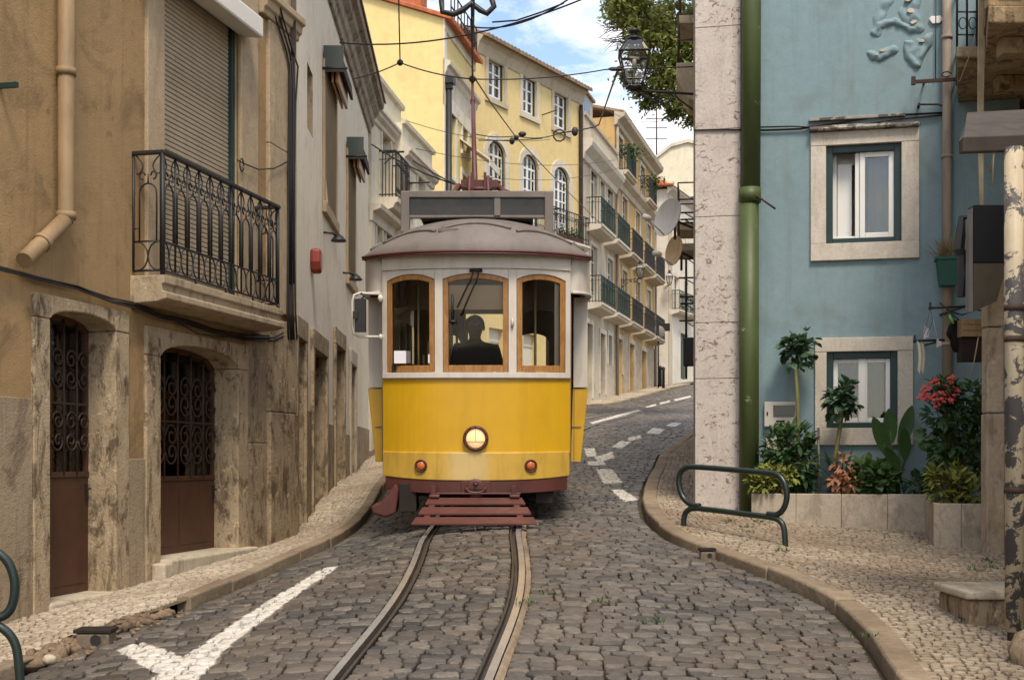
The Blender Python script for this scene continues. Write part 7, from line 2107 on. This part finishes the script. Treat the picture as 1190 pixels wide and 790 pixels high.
# ------------------------------------------------------------------ the tree above the right row
def tree():
    bx, by = 6.6, 35.0; z0 = h1(bx, by)
    t = thing('tree', 'tall loose green tree leaning over the street behind the stone corner', 'tree', (bx, by, z0))
    mb = MB(); top = 9.2
    mb.tube([(0, 0, -.2), (-.1, 0, 3), (-.4, .1, 6), (-.9, 0, 8.2), (-1.4, 0, 10)], [.42, .34, .28, .22, .12], 12)
    rr_ = random.Random(3); limbs = []
    for k in range(22):
        a_ = rr_.uniform(0, 2 * PI); s = rr_.uniform(.35, 1); b0 = Vector((-.15 - .95 * s, 0, 4.5 + 5 * s))
        e = b0 + Vector((math.cos(a_) * rr_.uniform(.8, 2.0) - .3, math.sin(a_) * rr_.uniform(1, 2.5), rr_.uniform(.3, 3.2)))
        mb.tube([b0, b0.lerp(e, .5) + Vector((0, 0, .3)), e], [.10, .06, .02], 6); limbs.append(e)
    # bare twigs on the left fringe
    for k in range(46):
        p = P(rr_.uniform(692, 716), rr_.uniform(20, 62), by - rr_.uniform(-.5, .8)) - Vector((bx, by, z0)); q = p + Vector((rr_.uniform(.5, 1.2), 0, rr_.uniform(-.2, .6)))
        mb.tube([q, q.lerp(p, .5) + Vector((0, 0, rr_.uniform(-.1, .15))), p], [.018, .010, .004], 4)
    mb.build('trunk', M['bark'], t)
    lm = MB()
    C = []
    for px, py, r_ in ((735, 12, 26), (765, 8, 34), (790, 30, 30), (765, 50, 28), (742, 40, 20), (800, 70, 34), (775, 82, 24), (755, 72, 16), (795, 110, 22), (772, 106, 13), (720, 2, 22), (830, 60, 44), (850, 20, 60), (745, 105, 9), (801, 132, 12), (783, 128, 7), (730, 88, 7), (905, 40, 60), (860, -40, 70), (790, -40, 60), (740, -35, 40), (752, 118, 6), (760, 96, 12), (740, 62, 10)):
        for dy in ((-.9, .7) if r_ > 18 else (0,)):
            C.append((P(px, py, by + dy) - Vector((bx, by, z0)), r_ / F * by))
    for c, r_ in C:
        sub = max(9, int(r_ * 30))
        for k in range(sub):
            d = Vector((rr_.gauss(0, 1), rr_.gauss(0, 1), rr_.gauss(0, 1))).normalized() * r_ * rr_.uniform(.3, 1.05)
            cc = c + d; s = rr_.uniform(.12, .30); hang = Vector((rr_.uniform(-.3, .3), rr_.uniform(-.3, .3), -.5))
            for q in range(int(30 * s / .2)):
                p = cc + Vector((rr_.gauss(0, s * .55), rr_.gauss(0, s * .5), rr_.gauss(0, s * .38)))
                dd = (hang + Vector((rr_.uniform(-1, 1), rr_.uniform(-1, 1), rr_.uniform(-.6, .6)))).normalized(); sd = dd.orthogonal().normalized() * rr_.uniform(.028, .05); L = rr_.uniform(.10, .19)
                lm.add([p, p + dd * L * .5 + sd, p + dd * L, p + dd * L * .5 - sd], [(0, 1, 2, 3)])
    print('tree leaves', len(lm.f))
    lm.build('crown', M['leaf_tree'], t)
tree()

# ------------------------------------------------------------------ wires
def sag(a, b, s=.1, n=12):
    a, b = Vector(a), Vector(b); return [a.lerp(b, i / n) - Vector((0, 0, s * 4 * (i / n) * (1 - i / n))) for i in range(n + 1)]
def wire(name, label, pts, r, cat='wire', group='overhead wires', mat='black', extra=None):
    mb = MB()
    if isinstance(pts[0], list):
        for q in pts: mb.tube(q, r, 5)
    else: mb.tube(pts, r, 5)
    if extra: extra(mb)
    return tag(mb.build(name, M[mat]), label, cat, group)
HUB = P(549, 92, 17.6)
def trolley():
    pts = [P(551, -300, 9.5), P(551, -10, 14.2), HUB + Vector((0, 0, .06))] + [P(px, py, Y) for px, py, Y in ((572, 122, 21), (600, 160, 25), (655, 218, 33), (700, 262, 44))]
    def ex(mb):
        for p in (HUB, P(600, 160, 25)): mb.ball(p, .05, .05, .05, 8, 6)
        # ornate hanger above the tram
        c = P(545, 22, 15.2)
        mb.tube([P(513, 0, 15.2), P(514, 14, 15.2), P(527, 17, 15.2), P(538, 12, 15.2), P(548, 4, 15.2), P(558, 12, 15.2), P(566, 16, 15.2), P(574, 8, 15.2), P(570, -6, 15.2)], .035, 6); mb.tube([P(548, -40, 15.2), P(549, 20, 15.2)], .02, 6); mb.tube([P(548, 10, 15.2), HUB], .012, 5)
    wire('trolley_wire', 'overhead contact wire running down the street above the tram roof', pts, .011, extra=ex)
trolley()
KN = P(465, 73, 19.5)
wire('span_wire', 'span wire from the eaves of the white house to the hub over the tram', [sag(P(410, 92, 21), KN, .03), sag(KN, HUB, .04), sag(KN, P(462, -60, 17), .02)], .010, extra=lambda mb: mb.ball(KN, .05, .05, .05, 8, 6))
END = P(722, 80, 17.9)
wire('span_wire', 'span wire from the hub over the tram to the big lantern', [sag(HUB, P(704, 81, 17.8), .05), sag(P(704, 81, 17.8), (2.83, 18.1, P(0, 77, 18.1).z), .0)], .009, extra=lambda mb: (mb.ball(P(714, 80.5, 17.85), .09, .03, .03, 8, 6), mb.ball(P(720, 80, 17.9), .05, .04, .04, 8, 6)))
wire('black_cable', 'thick sagging black cable crossing the sky above the yellow gable', [sag(P(395, 50, 20), P(680, -2, 17), .22, 20), sag(P(540, 30, 19), P(660, 0, 17), .16), [P(572, 26, 18), P(600, 24, 17.9), P(630, 14, 17.4), P(655, 4, 17)]], .012)
INS = P(650, 155, 30)
wire('black_cable', 'cable dropping from the lantern to the balcony corner of the grey house', [sag(P(717, 84, 18.2), P(696, 145, 30), .0), [P(696, 145, 30), P(690, 148, 30), P(670, 152, 30), INS]], .016)
wire('span_wire', 'span wire with hanging insulators in front of the long yellow house', [sag(P(548, 155, 26), P(600, 158, 28), .05), sag(P(600, 158, 28), INS, .08), sag(P(556, 163, 27), P(630, 161, 28), .02)], .012, extra=lambda mb: (mb.ball(P(595, 164, 28), .06, .06, .08, 8, 6), mb.ball(P(607, 156, 28), .09, .05, .06, 8, 6), mb.tube([INS + Vector((math.cos(k * .7) * .14, 0, math.sin(k * .7) * .14 - .05)) for k in range(10)], .02, 5), mb.ball(P(668, 153, 30), .08, .07, .11, 8, 6)))
wire('thin_wire', 'thin dark wire crossing the cream houses towards the tram roof', [sag(P(432, 168, 21), P(528, 214, 20), .06), [P(480, 187, 20.5), P(505, 202, 20.2), P(528, 214, 20)]], .012)
wire('thin_wire', 'thin faint wire across the middle of the yellow gable', sag(P(462, 137, 30), P(640, 162, 40), .25), .008)
wire('thin_wire', 'thin faint wire crossing the arched windows of the long yellow house', sag(P(470, 170, 30), P(715, 186, 44), .3), .008)
wire('thin_wire', 'thin faint wire running just above the tram roof to the balconies', sag(P(560, 205, 36), P(720, 195, 47), .25), .008)
wire('thin_wire', 'thin wire rising from the grey attic to the tree', sag(P(706, 128, 50), P(775, 140, 36), .2), .008)
def wall_cables():
    f = F1; mb = MB()
    def L(pts, y, r_, n=5):
        q = []
        for (px, py) in pts: u, w = f.uv(px, py, y); q.append(f.pt(u, y, w))
        mb.tube(q, r_, n)
    base = [(-60, 284), (0, 309), (45, 321), (90, 332), (130, 347), (160, 354), (185, 364), (215, 372), (250, 383), (285, 390), (318, 392), (330, 386)]
    for k in range(4): L([(x + RND.uniform(-1, 1), y_ + k * 1.6 + RND.uniform(-1.5, 1.5)) for x, y_ in base], -.035 - .012 * (k % 2) - (.0 if k < 3 else .01), .009)
    L([(165, 358), (195, 368), (230, 388), (262, 392), (300, 388)], -.05, .007)
    tag(mb.build('wall_cable', M['black']), 'bundle of black cables along the ochre house above its doors', 'cable', 'cables fixed to house fronts')
    mb = MB()
    for k in range(5):
        pts = []
        for px, py in ((312, -10), (322, 22), (333, 60), (337, 78), (336, 120), (335, 200), (334, 290), (335, 360), (336, 395)):
            u, w = f.uv(px + RND.uniform(-1.5, 1.5) + k * .9, py, -.07); pts.append(f.pt(u, -.07 - .012 * k, w))
        mb.tube(pts, .011, 5)
    for k in range(3):
        pts = []
        for px, py in ((350, -10), (344, 20), (339, 60), (337, 90), (337, 200), (337, 330)):
            u, w = f.uv(min(px, 339) + k * .7, py, -.09); pts.append(f.pt(u, -.09 - .015 * k, w))
        mb.tube(pts, .010, 5)
    q = []
    for px, py in ((276, 186), (283, 190), (300, 197), (318, 196), (334, 188)): u, w = f.uv(px, py, -.07); q.append(f.pt(u, -.07, w))
    mb.tube(q, .008, 5)
    u, w = f.uv(281, 192, -.06); mb.tube([f.pt(u + .05 * math.cos(a * .6), -.06, w + .07 * math.sin(a * .6)) for a in range(11)], .008, 5)
    tag(mb.build('wall_cable', M['black']), 'hanging black cables down the corner between ochre and white houses', 'cable', 'cables fixed to house fronts')
    f = F3; mb = MB()
    def Lb(pts, y, r_):
        q = []
        for (px, py) in pts: u, w = f.uv(px, py, y); q.append(f.pt(u, y, w))
        mb.tube(q, r_, 5)
    Lb([(806, 151.5), (835, 151), (861, 151)], -.045, .010); Lb([(861, 151), (890, 151.5), (930, 150), (945, 147), (985, 141), (1015, 136), (1060, 133), (1100, 131)], -.025, .012); Lb([(882, 148), (920, 147), (960, 149), (1000, 146), (1040, 139), (1095, 134)], -.045, .009)
    tag(mb.build('wall_cable', M['tdark']), 'dark cable across the blue wall above the upper window', 'cable', 'cables fixed to house fronts')
    mb = MB()
    for k in range(6):
        a, b = P(1138 + k * 1.6, -10, 12.6), P(1137 + k * 1.3, 60 + RND.uniform(-8, 8), 12.6); c = P(1136.5 + k * 1.1, 145, 12.6); d = P(1139 + k * .7, 240, 12.3)
        mb.tube([a, b, c, d], .008, 5)
    mb.tube([P(1150, 200, 12.3), P(1155, 175, 12.3), P(1153, 215, 12.3)], .008, 5); mb.tube([P(1127, 440, 13.2), P(1132, 420, 13.2), P(1137, 392, 13.1)], .006, 5)
    mb.tube([P(1115, 95, 13.0), P(1128, 62, 12.95), P(1133, 40, 12.9)], .005, 5)
    tag(mb.build('wall_cable', M['ropey']), 'bundle of pale cables hanging beside the concrete balcony at the right', 'cable', 'cables fixed to house fronts')
    mb = MB(); u, w = F3.uv(1087.5, -10, -.02); u2, w2 = F3.uv(1087, 94, -.02); mb.tube([F3.pt(u, -.03, w), F3.pt(u2, -.03, w2)], .006, 5)
    tag(mb.build('wall_cable', M['black']), 'single thin black cable hanging left of the brown pipe', 'cable', 'cables fixed to house fronts')
    mb = MB(); 
    for pts in ([(1092, 352), (1105, 362), (1118, 366), (1135, 360), (1148, 362)], [(1100, 360), (1115, 372), (1130, 378), (1146, 384)], [(1081, 358), (1078, 372), (1074, 388)], [(1081, 358), (1084, 372), (1077, 390)]): mb.tube([P(px, py, 13.3) for px, py in pts], .009 if pts[0][0] > 1085 else .003, 5)
    tag(mb.build('wall_cable', M['black']), 'tangle of black cables beside the wooden crate', 'cable', 'cables fixed to house fronts')
M['ropey'] = paint('old_pale_cable', (.42, .33, .21), .8, .2, .3)
wall_cables()

# ------------------------------------------------------------------ sky, sun, camera
SUN_EL, SUN_AZ = rad(58), rad(167)         # azimuth clockwise from +Y: behind the camera, a little to its left
w = bpy.data.worlds.new('World'); sc.world = w; w.use_nodes = True
nt = w.node_tree; bg = nt.nodes['Background']
sky = nt.nodes.new('ShaderNodeTexSky'); sky.sky_type = 'NISHITA'; sky.sun_disc = False
sky.sun_elevation = SUN_EL; sky.sun_rotation = SUN_AZ; sky.air_density = 1.0; sky.dust_density = 1.2; sky.ozone_density = 1.0
tc = nt.nodes.new('ShaderNodeTexCoord')
sep = nt.nodes.new('ShaderNodeSeparateXYZ'); nt.links.new(tc.outputs['Generated'], sep.inputs[0])
zz = mth(nt, 'ADD', mth(nt, 'MAXIMUM', sep.outputs[2], 0.0), .22)
cmb = nt.nodes.new('ShaderNodeCombineXYZ'); nt.links.new(mth(nt, 'DIVIDE', sep.outputs[0], zz), cmb.inputs[0]); nt.links.new(mth(nt, 'DIVIDE', sep.outputs[1], zz), cmb.inputs[1])
mp = nt.nodes.new('ShaderNodeMapping'); mp.inputs['Scale'].default_value = (1.5, 1.9, 1); mp.inputs['Location'].default_value = (.4, .7, 0); mp.inputs['Rotation'].default_value = (0, 0, .5); nt.links.new(cmb.outputs[0], mp.inputs['Vector'])
n1 = noise(nt, mp.outputs[0], 1.4, 9, .62, .7)
cl = ramp(nt, n1, [(.42, .02), (.56, .55), (.72, .95)])
cloud = mixc(nt, cl, sky.outputs[0], (8.0, 7.35, 6.5))
nt.links.new(cloud, bg.inputs['Color']); bg.inputs['Strength'].default_value = .145
L = bpy.data.lights.new('Sun', 'SUN'); L.energy = 2.1; L.angle = rad(15); L.color = (1, .90, .76)
so = bpy.data.objects.new('sun', L); COL.objects.link(so)
v = Vector((math.sin(SUN_AZ) * math.cos(SUN_EL), math.cos(SUN_AZ) * math.cos(SUN_EL), math.sin(SUN_EL)))
so.rotation_euler = v.to_track_quat('Z', 'Y').to_euler()
cam = bpy.data.cameras.new('Camera'); co = bpy.data.objects.new('camera', cam); COL.objects.link(co)
cam.sensor_width = 36; cam.lens = 36 * F / 1190; cam.shift_y = (HY - 395) / 1190; cam.clip_end = 2000; cam.clip_start = .05
co.location = (0, 0, 0); co.rotation_euler = (PI / 2, 0, 0); sc.camera = co
sc.view_settings.view_transform = 'Standard'; sc.view_settings.look = 'None'; sc.view_settings.gamma = 1; sc.view_settings.exposure = 0.85; sc.view_settings.use_curve_mapping = False
sc.cycles.max_bounces = 8; sc.cycles.transparent_max_bounces = 16; sc.cycles.use_denoising = True
